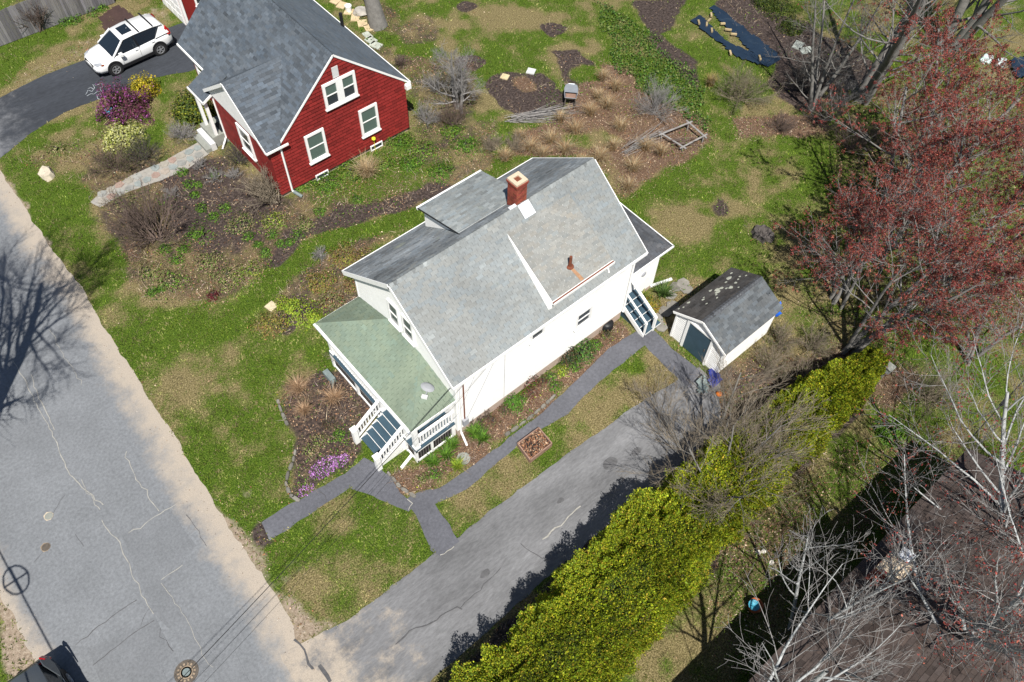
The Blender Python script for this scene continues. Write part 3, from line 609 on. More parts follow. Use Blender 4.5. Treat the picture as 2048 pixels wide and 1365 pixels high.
# street-side and rear dormers, the chimney
DR = [(4.86, .24, 5.16), (7.94, .24, 5.16), (7.94, 2.87, 6.64), (4.86, 2.87, 6.64)]
DLm = [(6.66, 6.50, 5.86), (3.50, 6.50, 5.86), (3.50, 4.02, 6.57), (6.66, 4.02, 6.57)]
d1 = part('dormer', M['white'], wh, lambda m: (m.prism([(4.885, .30, 4.5), (4.885, .30, 5.12), (4.885, 2.75, 6.50), (4.885, 2.75, 6.3)], (2.98, 0, 0)), m.prism([np.array(p) for p in DR], (0, 0, -.07))))
d2 = part('dormer', M['white'], wh, lambda m: (m.prism([(3.66, 6.34, 4.7), (3.66, 6.34, 5.78), (3.66, 4.2, 6.42), (3.66, 4.2, 6.3)], (2.84, 0, 0)), m.prism([np.array(p) for p in DLm], (0, 0, -.07))))
sh.face(DR, seed=6, blot=stain(9), var=.055, tint=(1.03, .975, .92)); sh.face(DLm, seed=7, var=.12, tint=(.95, .97, .98), blot=stain(12))
def dgut(m):
    m.box(4.84, 7.98, .13, .15, 5.02, 5.14); m.box(4.84, 7.98, .222, .235, 5.03, 5.14); m.box(4.84, 7.98, .15, .222, 5.02, 5.04)
g = part('gutter', M['white'], d1, dgut)
part('cheek_board', M['white'], d1, lambda m: m.add([(4.855, .24, 5.15), (4.855, 2.85, 6.62), (4.72, .26, 4.735), (4.82, 2.85, 6.60), (4.87, .24, 4.7), (4.87, 2.85, 6.5)], [(0, 1, 3, 2), (0, 2, 4), (1, 5, 3)]))
part('gutter_leaves', M['rust'], d1, lambda m: m.box(4.86, 7.96, .152, .22, 5.04, 5.125))
part('downspout', M['white'], d1, lambda m: m.tube([(7.72, .18, 5.03), (7.72, .24, 4.9), (7.74, .14, 4.66)], .035, 6))
part('gutter', M['white'], d2, lambda m: m.box(3.48, 6.68, 6.51, 6.60, 5.74, 5.85))
part('rake_flashing', M['black'], d2, lambda m: m.bar((3.485, 6.5, 5.85), (3.485, 3.75, 6.66), .03, .05))
sh.finish(roof, M['shingle_white'], single=225)
u_, d_ = np.array([0, .807, .59]), 0
rc = caps((0.02, 3.38, ZR), (HL, 3.38, ZR), np.array([0, -.807, -.59]), np.array([0, .807, -.59]), w=.15, seed=3); rc.build('ridge_cap', M['shingle_white'], roof, kind='stuff')
# vent pipe with its rust run
vp = part('vent_pipe', M['rust'], wh, lambda m: (m.tube([(6.25, .85, 5.47), (6.25, .85, 6.07)], .06, 10), m.lathe((6.25, .85, 5.51), [(.16, 0), (.15, .03), (.07, .05), (.065, .16)], 12)))
part('rust_stain', M['rust_stain'], d1, lambda m: m.add([(6.19, .80, 5.502), (6.31, .80, 5.502), (6.40, .50, 5.333), (6.46, .25, 5.192), (6.29, .25, 5.192), (6.25, .50, 5.333)], [(5, 4, 3, 2, 1, 0)[::-1]]))
# chimney of single-brick courses
cx, cy = 6.02, 3.66; chim = part('chimney', M['mortar'], wh, lambda m: m.box(cx-.235, cx+.235, cy-.235, cy+.235, 6.5, 7.95))
m = MB(); r = rs(4)
z = 6.55
row = 0
while z < 7.78:
    for s in range(4):
        t = -.25+(.0 if row % 2 else -.1)
        while t < .25:
            a, b = max(t, -.25), min(t+.19, .25)
            if b-a > .04:
                c = r.uniform(.65, 1.35); m.c = (c, c*r.uniform(.85, 1.2), c)
                mid = (a+b)/2; hw = (b-a)/2-.006
                q = [(mid, -.245), (.245, mid), (mid, .245), (-.245, mid)][s]; hx, hy = ((hw, .012), (.012, hw))[s % 2]
                m.box(cx+q[0]-hx, cx+q[0]+hx, cy+q[1]-hy, cy+q[1]+hy, z+.005, z+.062)
            t += .2
    z += .068; row += 1
m.build('brick_courses', M['brick'], chim, kind='stuff')
part('corbel', M['brick'], chim, lambda m: (m.box(cx-.275, cx+.275, cy-.275, cy+.275, 7.80, 7.86), m.box(cx-.295, cx+.295, cy-.295, cy+.295, 7.875, 7.935)))
def ccap(m):
    for a, b, c2, d in ((-.27, .27, -.27, -.12), (-.27, .27, .12, .27), (-.27, -.12, -.12, .12), (.12, .27, -.12, .12)): m.box(cx+a, cx+b, cy+c2, cy+d, 7.94, 8.02)
part('chimney_cap', M['cream'], chim, ccap)
part('flue', M['rust'], chim, lambda m: m.box(cx-.119, cx+.119, cy-.119, cy+.119, 7.9, 7.965))
nrm = np.array([0, -.59, .807])
part('flashing', M['metal_white'], chim, lambda m: (m.obox((cx+.02, 3.12, 6.86), X1*.26, np.array([0, .807, .59])*.28, nrm*.012), m.obox((cx-.42, 3.42, 7.03), X1*.16, np.array([0, .9, .1])*.07, Z1*.015)))
# windows and fittings of the house
for y in (3.80, 2.93): window(wh, (.3-.018, y, 4.64), -Y1, -X1, .66, 1.30, fw=.075, pane='glass')
window(wh, (6.78, .3-.018, 2.45), X1, -Y1, .86, .98, fw=.10); window(wh, (4.22, .3-.018, 3.84), X1, -Y1, .72, .95, fw=.09)
window(wh, (5.6, 6.478, 2.4), -X1, Y1, .9, 1.3); window(wh, (2.2, 6.478, 2.4), -X1, Y1, .9, 1.3)
part('downspout', M['white'], wh, lambda m: (m.tube([(9.34, .02, 4.42), (9.36, .2, 4.2), (9.36, .22, .9), (9.30, .18, .7)], .045, 6)))
part('conduit', M['rust'], wh, lambda m: m.tube([(.62, .24, 4.25), (.62, .24, 1.25)], .028, 6))
part('meter_box', M['dish'], wh, lambda m: m.box(.5, .74, .14, .28, .85, 1.25))
part('downspout', M['white'], wh, lambda m: m.tube([(.34, .02, 4.42), (.36, .2, 4.2), (.38, .2, .5), (.30, -.25, .12)], .045, 6))
for i, pts in enumerate([[(1.4, .255, 4.3), (.9, .25, 3.2), (.4, .25, 2.0), (-.2, .3, 1.4)], [(2.3, .255, 4.25), (1.6, .25, 2.8), (.75, .24, 1.2)], [(2.62, .255, 3.9), (2.62, .25, .7)]]):
    part('wall_cable', M['dish'], wh, lambda m: m.tube(pts, .009, 4))
# porch
PZ = 3.0
PA, PB, PC, PD = (-1.75, 6.46, PZ), (-1.75, .28, PZ), (.30, 2.34, 3.68), (.30, 4.40, 3.68)
pr = part('porch_roof', M['felt_green'], wh, lambda m: (m.prism([PA, PB, PC, PD], (0, 0, -.09)), m.prism([PB, (.3, .28, PZ), PC], (0, 0, -.09)), m.prism([(.3, 6.46, PZ), PA, PD], (0, 0, -.09))))
sg = Courses()
sg.face([PA, PB, PC, PD], seed=11, var=.03, thick=.009, gap=.013, exp=.15); sg.face([PB, (.3, .28, PZ), PC], seed=12, var=.03, thick=.009, gap=.013, exp=.15); sg.face([(.3, 6.46, PZ), PA, PD], seed=13, var=.06, thick=.009, gap=.013, exp=.15, tint=(.72, .72, .70))  # left hip tinted darker: painted shade of its side away from sun, plus dirt
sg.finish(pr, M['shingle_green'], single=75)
hd = np.array([-2.05, -2.06, -.68]); 
for (p, q, a, b, s) in ((PB, PC, np.array([-.2, .97, 0]), np.array([.97, -.2, 0]), 5), (PA, PD, np.array([-.2, -.97, 0]), np.array([.97, .2, 0]), 6)):
    p, q = np.array(p), np.array(q); n1 = np.cross(np.array(PB)-np.array(PA), np.array(PD)-np.array(PA)); n1 /= np.linalg.norm(n1)
    fa_ = np.array([0, 1., 0]) if s == 5 else np.array([0, -1., 0]); fb_ = np.array([1., 0, 0])
    # directions lying in the two hip planes
    caps(p, q, fa_, fb_, w=.13, seed=s, var=.05).build('hip_cap', M['shingle_green'], pr, kind='stuff')
def fascia(m):
    m.box(-1.78, -1.70, .25, 6.49, 2.84, 2.985); m.box(-1.70, .28, .25, .33, 2.84, 2.985); m.box(-1.70, .28, 6.41, 6.49, 2.84, 2.985)
    m.box(-1.60, -1.38, .44, 6.30, 2.62, 2.85); m.box(-1.38, .28, .44, .66, 2.62, 2.85); m.box(-1.38, .28, 6.08, 6.30, 2.62, 2.85)
part('porch_beam', M['white'], wh, fascia)
part('porch_gutter', M['metal_white'], wh, lambda m: m.box(-1.86, -1.785, .25, 6.49, 2.90, 2.98))
part('porch_ceiling', M['white_dull'], wh, lambda m: m.box(-1.60, .28, .46, 6.28, 2.855, 2.875))
for (x, y) in ((-1.48, .56), (-1.48, 6.18), (-1.48, 1.16), (-1.48, 2.74)):
    part('post', M['white'], wh, lambda m: (m.box(x-.09, x+.09, y-.09, y+.09, 1.0, 2.63), m.box(x-.12, x+.12, y-.12, y+.12, 1.0, 1.12)))
part('porch_floor', M['slate_paint'], wh, lambda m: m.box(-1.62, .28, .42, 6.32, .92, 1.0))
def skirt(m):
    m.box(-1.60, -1.55, .44, 6.30, .80, .91); m.box(-1.60, -1.55, .44, 6.30, .02, .12); m.box(-1.55, .28, .44, .49, .80, .91); m.box(-1.55, .28, .44, .49, .02, .12)
    m.box(-1.55, .28, 6.25, 6.30, .02, .91)
    for y in (.44, 1.1, 2.7, 4.4, 6.18): m.box(-1.62, -1.52, y, y+.12, .0, .91)
    m.box(-.9, -.8, .43, .49, .02, .91); m.box(.12, .28, .43, .49, .02, .91)
part('porch_skirt', M['white_worn'], wh, skirt)
def lat(m):
    for y in np.arange(.6, 6.2, .12): m.box(-1.545, -1.535, y, y+.035, .12, .8)
    for x in np.arange(-1.5, .1, .12): m.box(x, x+.035, .495, .505, .12, .8)
part('porch_lattice', M['lattice'], wh, lat, kind='stuff')
part('crawl_space_shade', M['void'], wh, lambda m: m.box(-1.50, .28, .53, 6.2, .0, .78))  # near-black solid block, painted shade filling the space under the porch
def railing(p, q, z0, z1, n):
    p, q = np.asarray(p, float), np.asarray(q, float)
    rl = part('railing', M['white'], wh, lambda m: (m.bar(p+Z1*z1, q+Z1*z1, .11, .06), m.bar(p+Z1*z0, q+Z1*z0, .06, .06)))
    for i in range(n):
        c = p+(q-p)*(i+.7)/(n+.4); part('baluster', M['white'], rl, lambda m: m.box(c[0]-.028, c[0]+.028, c[1]-.028, c[1]+.028, c[2]+z0+.03, c[2]+z1-.03))
railing((-1.38, .52, 1.0), (.28, .52, 1.0), .12, .82, 12)
railing((-1.50, 2.86, 1.0), (-1.50, 6.06, 1.0), .12, .82, 22)
railing((-1.38, 6.22, 1.0), (.28, 6.22, 1.0), .12, .82, 12)
st = part('front_steps', M['slate_paint'], wh, lambda m: [m.box(-1.62-.27*(i+1)+.02, -1.62-.27*i, 1.30, 2.60, .02, 1.0-.2*(i+1)-.05) for i in range(4)])
for i in range(5):
    part('tread', M['slate_paint'], st, lambda m: m.box(-1.62-.27*(i+1)-.01, -1.62-.27*i+.01, 1.24, 2.66, 1.0-.2*i-.2-.04, 1.0-.2*i-.2+.001*i)) if i < 4 else None
    part('nosing', M['white_worn'], st, lambda m: m.box(-1.62-.27*i-.012, -1.62-.27*i+.004, 1.27, 2.63, 1.0-.2*i-.035, 1.0-.2*i+.004)) if i < 4 else None
for y in (1.22, 2.64): part('stringer', M['white_worn'], st, lambda m: m.prism([(-1.62, y, .0), (-1.62, y, .92), (-2.86, y, .10), (-2.86, y, .0)], (0, .035, 0)))
for y in (1.20, 2.70):
    part('newel_post', M['white'], st, lambda m: (m.box(-2.98, -2.78, y-.09, y+.09, 0, 1.02), m.box(-3.01, -2.75, y-.12, y+.12, 1.02, 1.07)))
    p, q = np.array((-1.58, y, 1.86)), np.array((-2.80, y, .98))
    rl = part('stair_rail', M['white'], st, lambda m: (m.bar(p, q, .12, .06), m.bar(p-Z1*.66, q-Z1*.66, .07, .06)))
    for i in range(9):
        c = p+(q-p)*(i+.7)/9.4; part('baluster', M['white'], rl, lambda m: m.box(c[0]-.025, c[0]+.025, y-.025, y+.025, c[2]-.64, c[2]-.02))
# rear extension with its hip roof, and the side steps
part('extension_wall', M['white_dull'], wh, lambda m: m.box(9.36, 11.62, .63, 6.0, .4, 2.93))
part('extension_base', M['foundation'], wh, lambda m: m.box(9.36, 11.60, .65, 5.98, 0, .42))
ce = Courses()
ce.face([(9.42, .6, .38), (11.66, .6, .38), (11.66, .6, 2.94), (9.42, .6, 2.94)], exp=.125, wid=40, gap=0, thick=.016, var=.02, stag=False, lap=1.05)
ce.face([(11.66, .6, .38), (11.66, 6.0, .38), (11.66, 6.0, 2.94), (11.66, .6, 2.94)], exp=.125, wid=40, gap=0, thick=.016, var=.02, stag=False, lap=1.05)
ce.finish(wh, M['white'], single=0, field='extension_siding')
EA, EB, EC, ED, EE, EF = (9.42, .28, 3.0), (11.92, .28, 3.0), (11.92, 6.3, 3.0), (9.42, 6.3, 3.0), (9.42, 2.4, 3.9), (9.42, 4.2, 3.9)
er = part('extension_roof', M['felt'], wh, lambda m: (m.prism([EA, EB, EE], (0, 0, -.08)), m.prism([EB, EC, EF, EE], (0, 0, -.08)), m.prism([EC, ED, EF], (0, 0, -.08))))
part('eave_trim', M['white'], er, lambda m: (m.bar((11.945, .25, 2.96), (11.945, 6.3, 2.96), .06, .10), m.bar((9.42, .255, 2.96), (11.97, .255, 2.96), .05, .10)))
se = Courses(); se.face([EA, EB, EE], seed=21, var=.12); se.face([EB, EC, EF, EE], seed=22, var=.14); se.face([EC, ED, EF], seed=23)
se.finish(er, M['shingle_dark'], single=0)
part('vent_cap', M['dish'], wh, lambda m: m.lathe((10.75, .60, 1.75), [(.13, 0), (.13, .05), (.06, .08)], 12, ax=(0, -1, 0)))
ss = part('side_steps', M['slate_paint'], wh, lambda m: [m.box(9.50, 10.42, .60-.33*(i+1), .60-.33*i, .0, 1.0-.2*i-.04) for i in range(5)])
for i in range(5):
    part('tread', M['slate_paint'], ss, lambda m: m.box(9.46, 10.46, .60-.33*(i+1)-.02, .60-.33*i-.004, 1.0-.2*i-.038, 1.0-.2*i))
    part('nosing', M['white_dull'], ss, lambda m: m.box(9.46, 10.46, .60-.33*(i+1)-.045, .60-.33*(i+1)-.022, 1.0-.2*i-.045, 1.0-.2*i-.002))
part('stringer', M['white_worn'], ss, lambda m: m.prism([(9.45, .58, .78), (9.45, .58, 1.08), (9.45, -1.05, .16), (9.45, -1.05, 0), (9.45, -.8, 0)], (-.04, 0, 0)))
part('handrail', M['white'], ss, lambda m: (m.bar((10.02, .55, 1.85), (10.02, -1.05, .95), .11, .07), m.bar((10.02, -1.04, 0.0), (10.02, -1.04, .95), .10, .10), m.bar((9.46, .55, 1.85), (9.46, -1.05, .95), .07, .06), m.bar((9.46, -1.02, .16), (9.46, -1.02, .95), .07, .07)))
# ---------------------------------------------------------------- the red house
RY, RZE, RZR, RXP = 15.85, 3.15, 6.35, 5.87
rh = thing('red_house', (5.9, 20, 0), 'red shingled house with slate grey roof and white window frames', 'house')
RN = 25.25
rsl = (RZR-3.2)/(RXP-2.35)
part('wall', M['red_plain'], rh, lambda m: (m.prism([(2.66, RY+.03, .3), (9.40, RY+.03, .3), (9.40, RY+.03, 3.08), (RXP, RY+.03, 6.12), (2.66, RY+.03, 3.25)], (0, RN-.4-RY, 0)), m.prism([(1.88, 15.89, .3), (1.88, 15.89, 3.15), (1.88, 18.45, 5.0), (1.88, 21.0, 3.15), (1.88, 21.0, .3)], (1.2, 0, 0))))
part('foundation', M['foundation'], rh, lambda m: (m.box(1.91, 9.38, RY+.06, 20.95, 0, .32), m.box(2.7, 9.38, 20.95, RN-.3, 0, .32)))
cr = Courses()
for q_, s_ in (([(1.84, RY, .28), (9.44, RY, .28), (9.44, RY, 3.13), (1.84, RY, 3.13)], 31), ([(2.30, RY, 3.13), (9.42, RY, 3.13), (RXP, RY, 6.22)], 35)): cr.face(q_, exp=.19, wid=.40, gap=.016, thick=.058, var=.12, rnd=0, seed=s_)
cr.finish(rh, M['wall_red'], name='wall_shingle', single=300, field='wall_shingle_field')
cr = Courses(); cr.face([(1.85, 21.0, .28), (1.85, 15.87, .28), (1.85, 15.87, 3.2), (1.85, 21.0, 3.2)], exp=.19, wid=.3, gap=.006, thick=.016, var=.1, seed=32)
cr.face([(2.63, RN-.5, .28), (2.63, 21.02, .28), (2.63, 21.02, 3.3), (2.63, RN-.5, 3.3)], exp=.19, wid=.3, gap=.006, thick=.016, var=.1, seed=33)
cr.face([(9.43, RY+.02, .28), (9.43, RN-.5, .28), (9.43, RN-.5, 3.2), (9.43, RY+.02, 3.2)], exp=.19, wid=.3, gap=.006, thick=.016, var=.1, seed=34)
cr.finish(rh, M['wall_red'], single=0, field='side_shingle_field')
y0 = 15.79
ML = [(2.35, RN, 3.2), (2.35, y0, 3.2), (RXP, y0, RZR), (RXP, RN, RZR)]; MR = [(9.70, y0, 3.0), (9.70, RN, 3.0), (RXP, RN, RZR), (RXP, y0, RZR)]
XL = 4.70
CRt = [(1.62, 15.62, 3.2), (2.36, 15.62, 3.2), (XL, 18.45, 5.28), (1.62, 18.45, 5.28)]
CLt = [(2.36, 21.28, 3.2), (1.62, 21.28, 3.2), (1.62, 18.45, 5.28), (XL, 18.45, 5.28)]
rr = part('roof', M['felt'], rh, lambda m: (m.prism(ML, (0, 0, -.09)), m.prism(MR, (0, 0, -.09)), m.prism(CRt, (0, 0, -.08)), m.prism(CLt, (0, 0, -.08))))
sr = Courses()
sr.face(ML, seed=41, var=.16, exp=.15, wid=.33); sr.face(MR, seed=42, var=.07, exp=.15, wid=.33, tint=(1.3, 1.3, 1.3)); sr.face(CRt, seed=43, var=.17, exp=.15, wid=.33); sr.face(CLt, seed=44, var=.14, exp=.15, wid=.33)  # right slope tinted lighter: its grazing sheen is painted into the colour
PR = [(1.26, 22.35, 2.86), (1.26, 20.88, 2.86), (2.75, 20.88, 3.62), (2.75, 22.35, 3.62)]
sr.face(PR, seed=45, var=.08, exp=.15, wid=.33)
sr.finish(rr, M['shingle_slate'], single=300)
caps((RXP, y0+.02, RZR), (RXP, RN, RZR), np.array([-.745, 0, -.667]), np.array([.753, 0, -.658]), w=.16, seed=7).build('ridge_cap', M['shingle_slate'], rr, kind='stuff')
caps((1.64, 18.45, 5.28), (XL+.05, 18.45, 5.28), np.array([0, -.806, -.592]), np.array([0, .806, -.592]), w=.17, seed=8, var=.08).build('ridge_cap', M['shingle_slate'], rr, kind='stuff')
def rtrim(m):
    m.bar((2.36, y0-.016, 3.14), (RXP, y0-.016, RZR-.06), .03, .09, up=(-.6, 0, 1)); m.bar((9.71, y0-.016, 2.95), (RXP, y0-.016, RZR-.06), .03, .09, up=(.6, 0, 1))
    m.bar((9.73, y0-.03, 2.95), (9.73, RN, 2.95), .07, .10); m.bar((2.31, 22.4, 3.13), (2.31, RN, 3.13), .07, .10); m.bar((2.36, RN+.016, 3.10), (RXP, RN+.016, RZR-.08), .03, .12, up=(-.6, 0, 1)); m.bar((9.71, RN+.016, 2.95), (RXP, RN+.016, RZR-.08), .03, .12, up=(.6, 0, 1))
    m.bar((1.60, 15.59, 3.13), (2.75, 15.59, 3.13), .06, .10); m.box(9.40, 9.68, 15.62, 15.84, 2.70, 2.95)
    m.bar((1.595, 15.62, 3.12), (1.595, 18.45, 5.20), .03, .16, up=(0, -.6, 1)); m.bar((1.595, 21.28, 3.12), (1.595, 18.45, 5.20), .03, .16, up=(0, .6, 1))
part('roof_trim', M['white'], rr, rtrim)
part('gable_panel', M['white'], rh, lambda m: m.prism([(1.80, 15.72, 3.18), (1.80, 18.45, 5.12), (1.80, 21.18, 3.18)], (-.06, 0, 0)))
part('gable_band', M['white'], rh, lambda m: m.box(1.74, 1.84, 15.7, 21.1, 3.08, 3.18))
window(rh, (5.90, RY-.055, 4.42), X1, -Y1, 1.74, 1.34, fw=.13, mull=.34, pane=('glass', 'glass_shade'), depth=.08)
window(rh, (4.15, RY-.055, 2.08), X1, -Y1, 1.04, 1.64, fw=.12, pane='glass_shade', depth=.08); window(rh, (7.16, RY-.055, 2.0), X1, -Y1, 1.04, 1.60, fw=.12, pane='glass_shade', depth=.08)
window(rh, (1.82, 18.2, 2.0), -Y1, -X1, 1.15, 1.55, fw=.12, pane='glass', depth=.08); window(rh, (2.60, 23.9, 2.1), -Y1, -X1, .9, 1.5, fw=.12)
for x in (4.1, 7.35): window(rh, (x, RY-.055, .21), X1, -Y1, .72, .32, fw=.05, sash=False, sill=False, depth=.05)
part('gable_vent', M['white_dull'], rh, lambda m: m.box(5.68, 6.0, RY-.07, RY, 5.14, 5.70)); 
part('downspout', M['white'], rh, lambda m: m.tube([(2.42, 15.66, 3.08), (2.40, 15.76, 2.9), (2.40, 15.76, .25), (2.55, 15.5, .08)], .05, 6))
part('downspout_boot', M['tarp_grey'], rh, lambda m: m.tube([(2.42, 15.70, .22), (2.62, 15.30, .06)], .085, 8))
part('downspout', M['white'], rh, lambda m: m.tube([(1.70, 20.95, 3.0), (1.80, 20.98, 2.8), (1.80, 20.98, .35), (1.3, 20.6, .08)], .045, 6))
part('flue_pipe', M['black'], rh, lambda m: m.tube([(9.55, 21.3, 2.95), (9.55, 21.3, 3.9)], .09, 10))
prf = part('porch_roof', M['felt'], rh, lambda m: m.prism(PR, (0, 0, -.07)))
part('eave_trim', M['white'], prf, lambda m: (m.bar((1.225, 20.84, 2.80), (1.225, 22.38, 2.80), .05, .12), m.bar((1.24, 20.855, 2.79), (1.75, 20.855, 3.05), .03, .12)))
for y in (22.1, 21.12): part('post', M['white'], rh, lambda m: m.box(1.34, 1.48, y-.07, y+.07, .62, 2.78))
part('door', M['white_dull'], rh, lambda m: m.box(2.56, 2.62, 21.25, 22.15, .65, 2.65))
sp_ = part('entry_steps', M['concrete'], rh, lambda m: (m.box(1.15, 2.62, 20.98, 22.35, 0, .62)))
part('step', M['white_dull'], sp_, lambda m: m.box(.88, 1.15, 20.85, 22.30, 0, .41)); part('step', M['concrete'], sp_, lambda m: m.box(.60, .88, 20.88, 22.25, 0, .20)); part('landing_mat', M['black'], sp_, lambda m: m.box(1.7, 1.95, 21.1, 21.9, .621, .632))
# the red garage behind it
ga = thing('garage', (6.2, 33, 0), 'red garage with white door beyond the white car', 'garage')
part('wall', M['red_plain'], ga, lambda m: m.box(4.85, 9.5, 30.75, 36, 0, 2.4))
part('roof', M['shingle_slate'], ga, lambda m: (m.prism([(4.6, 30.45, 2.4), (9.7, 30.45, 2.4), (9.7, 33.3, 4.2), (4.6, 33.3, 4.2)], (0, 0, -.09)), m.prism([(4.6, 33.3, 4.2), (9.7, 33.3, 4.2), (9.7, 36.2, 2.4), (4.6, 36.2, 2.4)], (0, 0, -.09))))
gd = part('garage_door', M['white'], ga, lambda m: m.box(4.80, 4.86, 31.0, 33.7, .02, 2.1))
for i in range(4):
    for j in range(4): part('panel', M['white'], gd, lambda m: m.box(4.785, 4.80, 31.08+j*.66, 31.66+j*.66, .1+i*.51, .54+i*.51))
part('corner_board', M['white'], ga, lambda m: m.box(4.80, 4.93, 30.68, 30.82, 0, 2.38))
window(ga, (6.1, 30.75, 1.5), X1, -Y1, .9, .9)
# ---------------------------------------------------------------- the shed
sd = thing('garden_shed', (12, -3, 0), 'small white clapboard shed with dark door and grey roof beside the driveway end', 'shed')
SX0, SX1, SYL, SYR, SZ, SRZ, SYM = 10.28, 13.92, -1.62, -4.46, 1.80, 2.56, -3.04
part('wall', M['white_dull'], sd, lambda m: m.prism([(10.42, -1.75, 0), (10.42, -4.33, 0), (10.42, -4.33, 1.82), (10.42, SYM, 2.45), (10.42, -1.75, 1.82)], (3.3, 0, 0)))
def clap(O, w, h, face, holes=None):
    pass
r = rs(2)
zz = .06
while zz < 2.36:
    z1 = min(zz+.118, 2.4)
    half = lambda z: 1.29 if z < 1.80 else max(.05, 1.29*(2.45-z)/.65)
    segs = []
    hw = min(half(zz), half(z1))
    if zz < 1.72: segs = [(SYM-hw, SYM-.60), (SYM+.60, SYM+hw)]
    else: segs = [(SYM-hw, SYM+hw)]
    for a, b in segs:
        if b-a > .06:
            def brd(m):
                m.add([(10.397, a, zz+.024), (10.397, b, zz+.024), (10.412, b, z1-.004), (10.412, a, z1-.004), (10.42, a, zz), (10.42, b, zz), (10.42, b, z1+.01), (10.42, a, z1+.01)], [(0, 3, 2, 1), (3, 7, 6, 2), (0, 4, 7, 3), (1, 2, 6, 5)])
                m.c = (.36, .37, .39); m.add([(10.404, a, zz), (10.404, b, zz), (10.397, b, zz+.024), (10.397, a, zz+.024), (10.42, a, zz), (10.42, b, zz)], [(0, 3, 2, 1), (0, 1, 5, 4)])  # darker strip on the lower edge paints in the lap shadow line
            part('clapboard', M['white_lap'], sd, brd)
    if zz < 1.75:
        part('clapboard', M['white_worn'], sd, lambda m: m.add([(10.42, -4.365, zz), (13.72, -4.365, zz), (13.72, -4.34, z1+.01), (10.42, -4.34, z1+.01), (10.42, -4.33, zz), (13.72, -4.33, zz)], [(0, 1, 2, 3), (0, 4, 5, 1)]))
        part('clapboard', M['white_worn'], sd, lambda m: m.add([(13.72, -1.715, zz), (10.42, -1.715, zz), (10.42, -1.74, z1+.01), (13.72, -1.74, z1+.01), (13.72, -1.75, zz), (10.42, -1.75, zz)], [(0, 1, 2, 3), (0, 4, 5, 1)]))
    zz += .118
for y in (-1.77, -4.33): part('corner_board', M['white'], sd, lambda m: m.box(10.375, 10.46, y-.04, y+.05, .03, 1.8))
part('door_frame', M['white'], sd, lambda m: (m.box(10.35, 10.43, SYM-.70, SYM-.58, .03, 1.80), m.box(10.35, 10.43, SYM+.58, SYM+.70, .03, 1.80), m.box(10.35, 10.43, SYM-.70, SYM+.70, 1.80, 1.90)))
dr_ = part('door', M['slate_paint'], sd, lambda m: m.box(10.385, 10.42, SYM-.58, SYM+.58, .05, 1.80)); part('handle', M['iron'], dr_, lambda m: m.box(10.36, 10.385, SYM-.46, SYM-.42, .8, .95))
SLP = [(SX1, SYL, SZ), (SX0, SYL, SZ), (SX0, SYM, SRZ), (SX1, SYM, SRZ)]; SRP = [(SX0, SYR, SZ), (SX1, SYR, SZ), (SX1, SYM, SRZ), (SX0, SYM, SRZ)]
srf = part('roof', M['felt'], sd, lambda m: (m.prism(SLP, (0, 0, -.06)), m.prism(SRP, (0, 0, -.06))))
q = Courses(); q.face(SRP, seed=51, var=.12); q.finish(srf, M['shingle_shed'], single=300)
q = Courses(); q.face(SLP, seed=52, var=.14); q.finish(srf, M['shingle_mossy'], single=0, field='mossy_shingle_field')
caps((SX0, SYM, SRZ), (SX1, SYM, SRZ), np.array([0, .88, -.47]), np.array([0, -.88, -.47]), w=.13, seed=2).build('ridge_cap', M['shingle_dark'], srf, kind='stuff')
part('barge_board', M['white'], sd, lambda m: (m.bar((10.265, SYL, SZ-.07), (10.265, SYM, SRZ-.07), .03, .11, up=(0, .5, 1)), m.bar((10.265, SYR, SZ-.07), (10.265, SYM, SRZ-.07), .03, .11, up=(0, -.5, 1))))
m = MB(); r = rs(9); sv = np.array([0, SYM-SYL, SRZ-SZ]); svn = np.array([0, .47, .88])
for (fx, fv, s) in [(.10, .12, .05), (.2, .1, .07), (.05, .06, .05), (.32, .35, .07), (.36, .3, .05), (.47, .5, .06), (.52, .45, .12), (.55, .38, .14), (.60, .42, .09), (.62, .55, .07), (.66, .62, .13), (.72, .35, .06), (.76, .6, .08), (.8, .3, .12), (.83, .55, .05), (.88, .5, .06), (.93, .62, .05), (.9, .2, .07), (.42, .62, .06), (.5, .25, .08), (.7, .8, .05), (.28, .55, .05)]:
    c = np.array([SX0+fx*(SX1-SX0), SYL, SZ])+sv*fv+svn*.022
    vs = [c+X1*s*1.1*math.cos(t)*r.uniform(.6, 1.3)+sv/np.linalg.norm(sv)*s*.8*math.sin(t)*r.uniform(.6, 1.3) for t in np.linspace(0, 6.28, 8)[:-1]]
    m.add(vs+[c+svn*.006], [(i, (i+1) % 7, 7) for i in range(7)])
m.build('lichen_spots', mat('lichen', (.40, .41, .35), .95, .3, 9), srf, kind='stuff')
# ---------------------------------------------------------------- brown-roofed house at the lower right
bh = thing('brown_roof_house', (7, -18, 0), 'house with brown shingle roof behind bare branches', 'house')
BX0, BX1, BY0, BYR, BZ, BZR = -1.0, 13.1, -13.05, -17.6, 3.02, 5.0
part('wall', M['wood_bed'], bh, lambda m: m.prism([(12.75, -13.4, 0), (12.75, -21.8, 0), (12.75, -21.8, 2.95), (12.75, BYR, 4.8), (12.75, -13.4, 2.95)], (-13.4, 0, 0)))
BL = [(BX1, BY0, BZ), (BX0, BY0, BZ), (BX0, BYR, BZR), (BX1, BYR, BZR)]; BR = [(BX0, -22.15, BZ), (BX1, -22.15, BZ), (BX1, BYR, BZR), (BX0, BYR, BZR)]
br = part('roof', M['black'], bh, lambda m: (m.prism(BL, (0, 0, -.10)), m.prism(BR, (0, 0, -.10))))
q = Courses(); q.face(BL, seed=61, var=.16, exp=.17, wid=.33); q.finish(br, M['shingle_brown'], single=300)
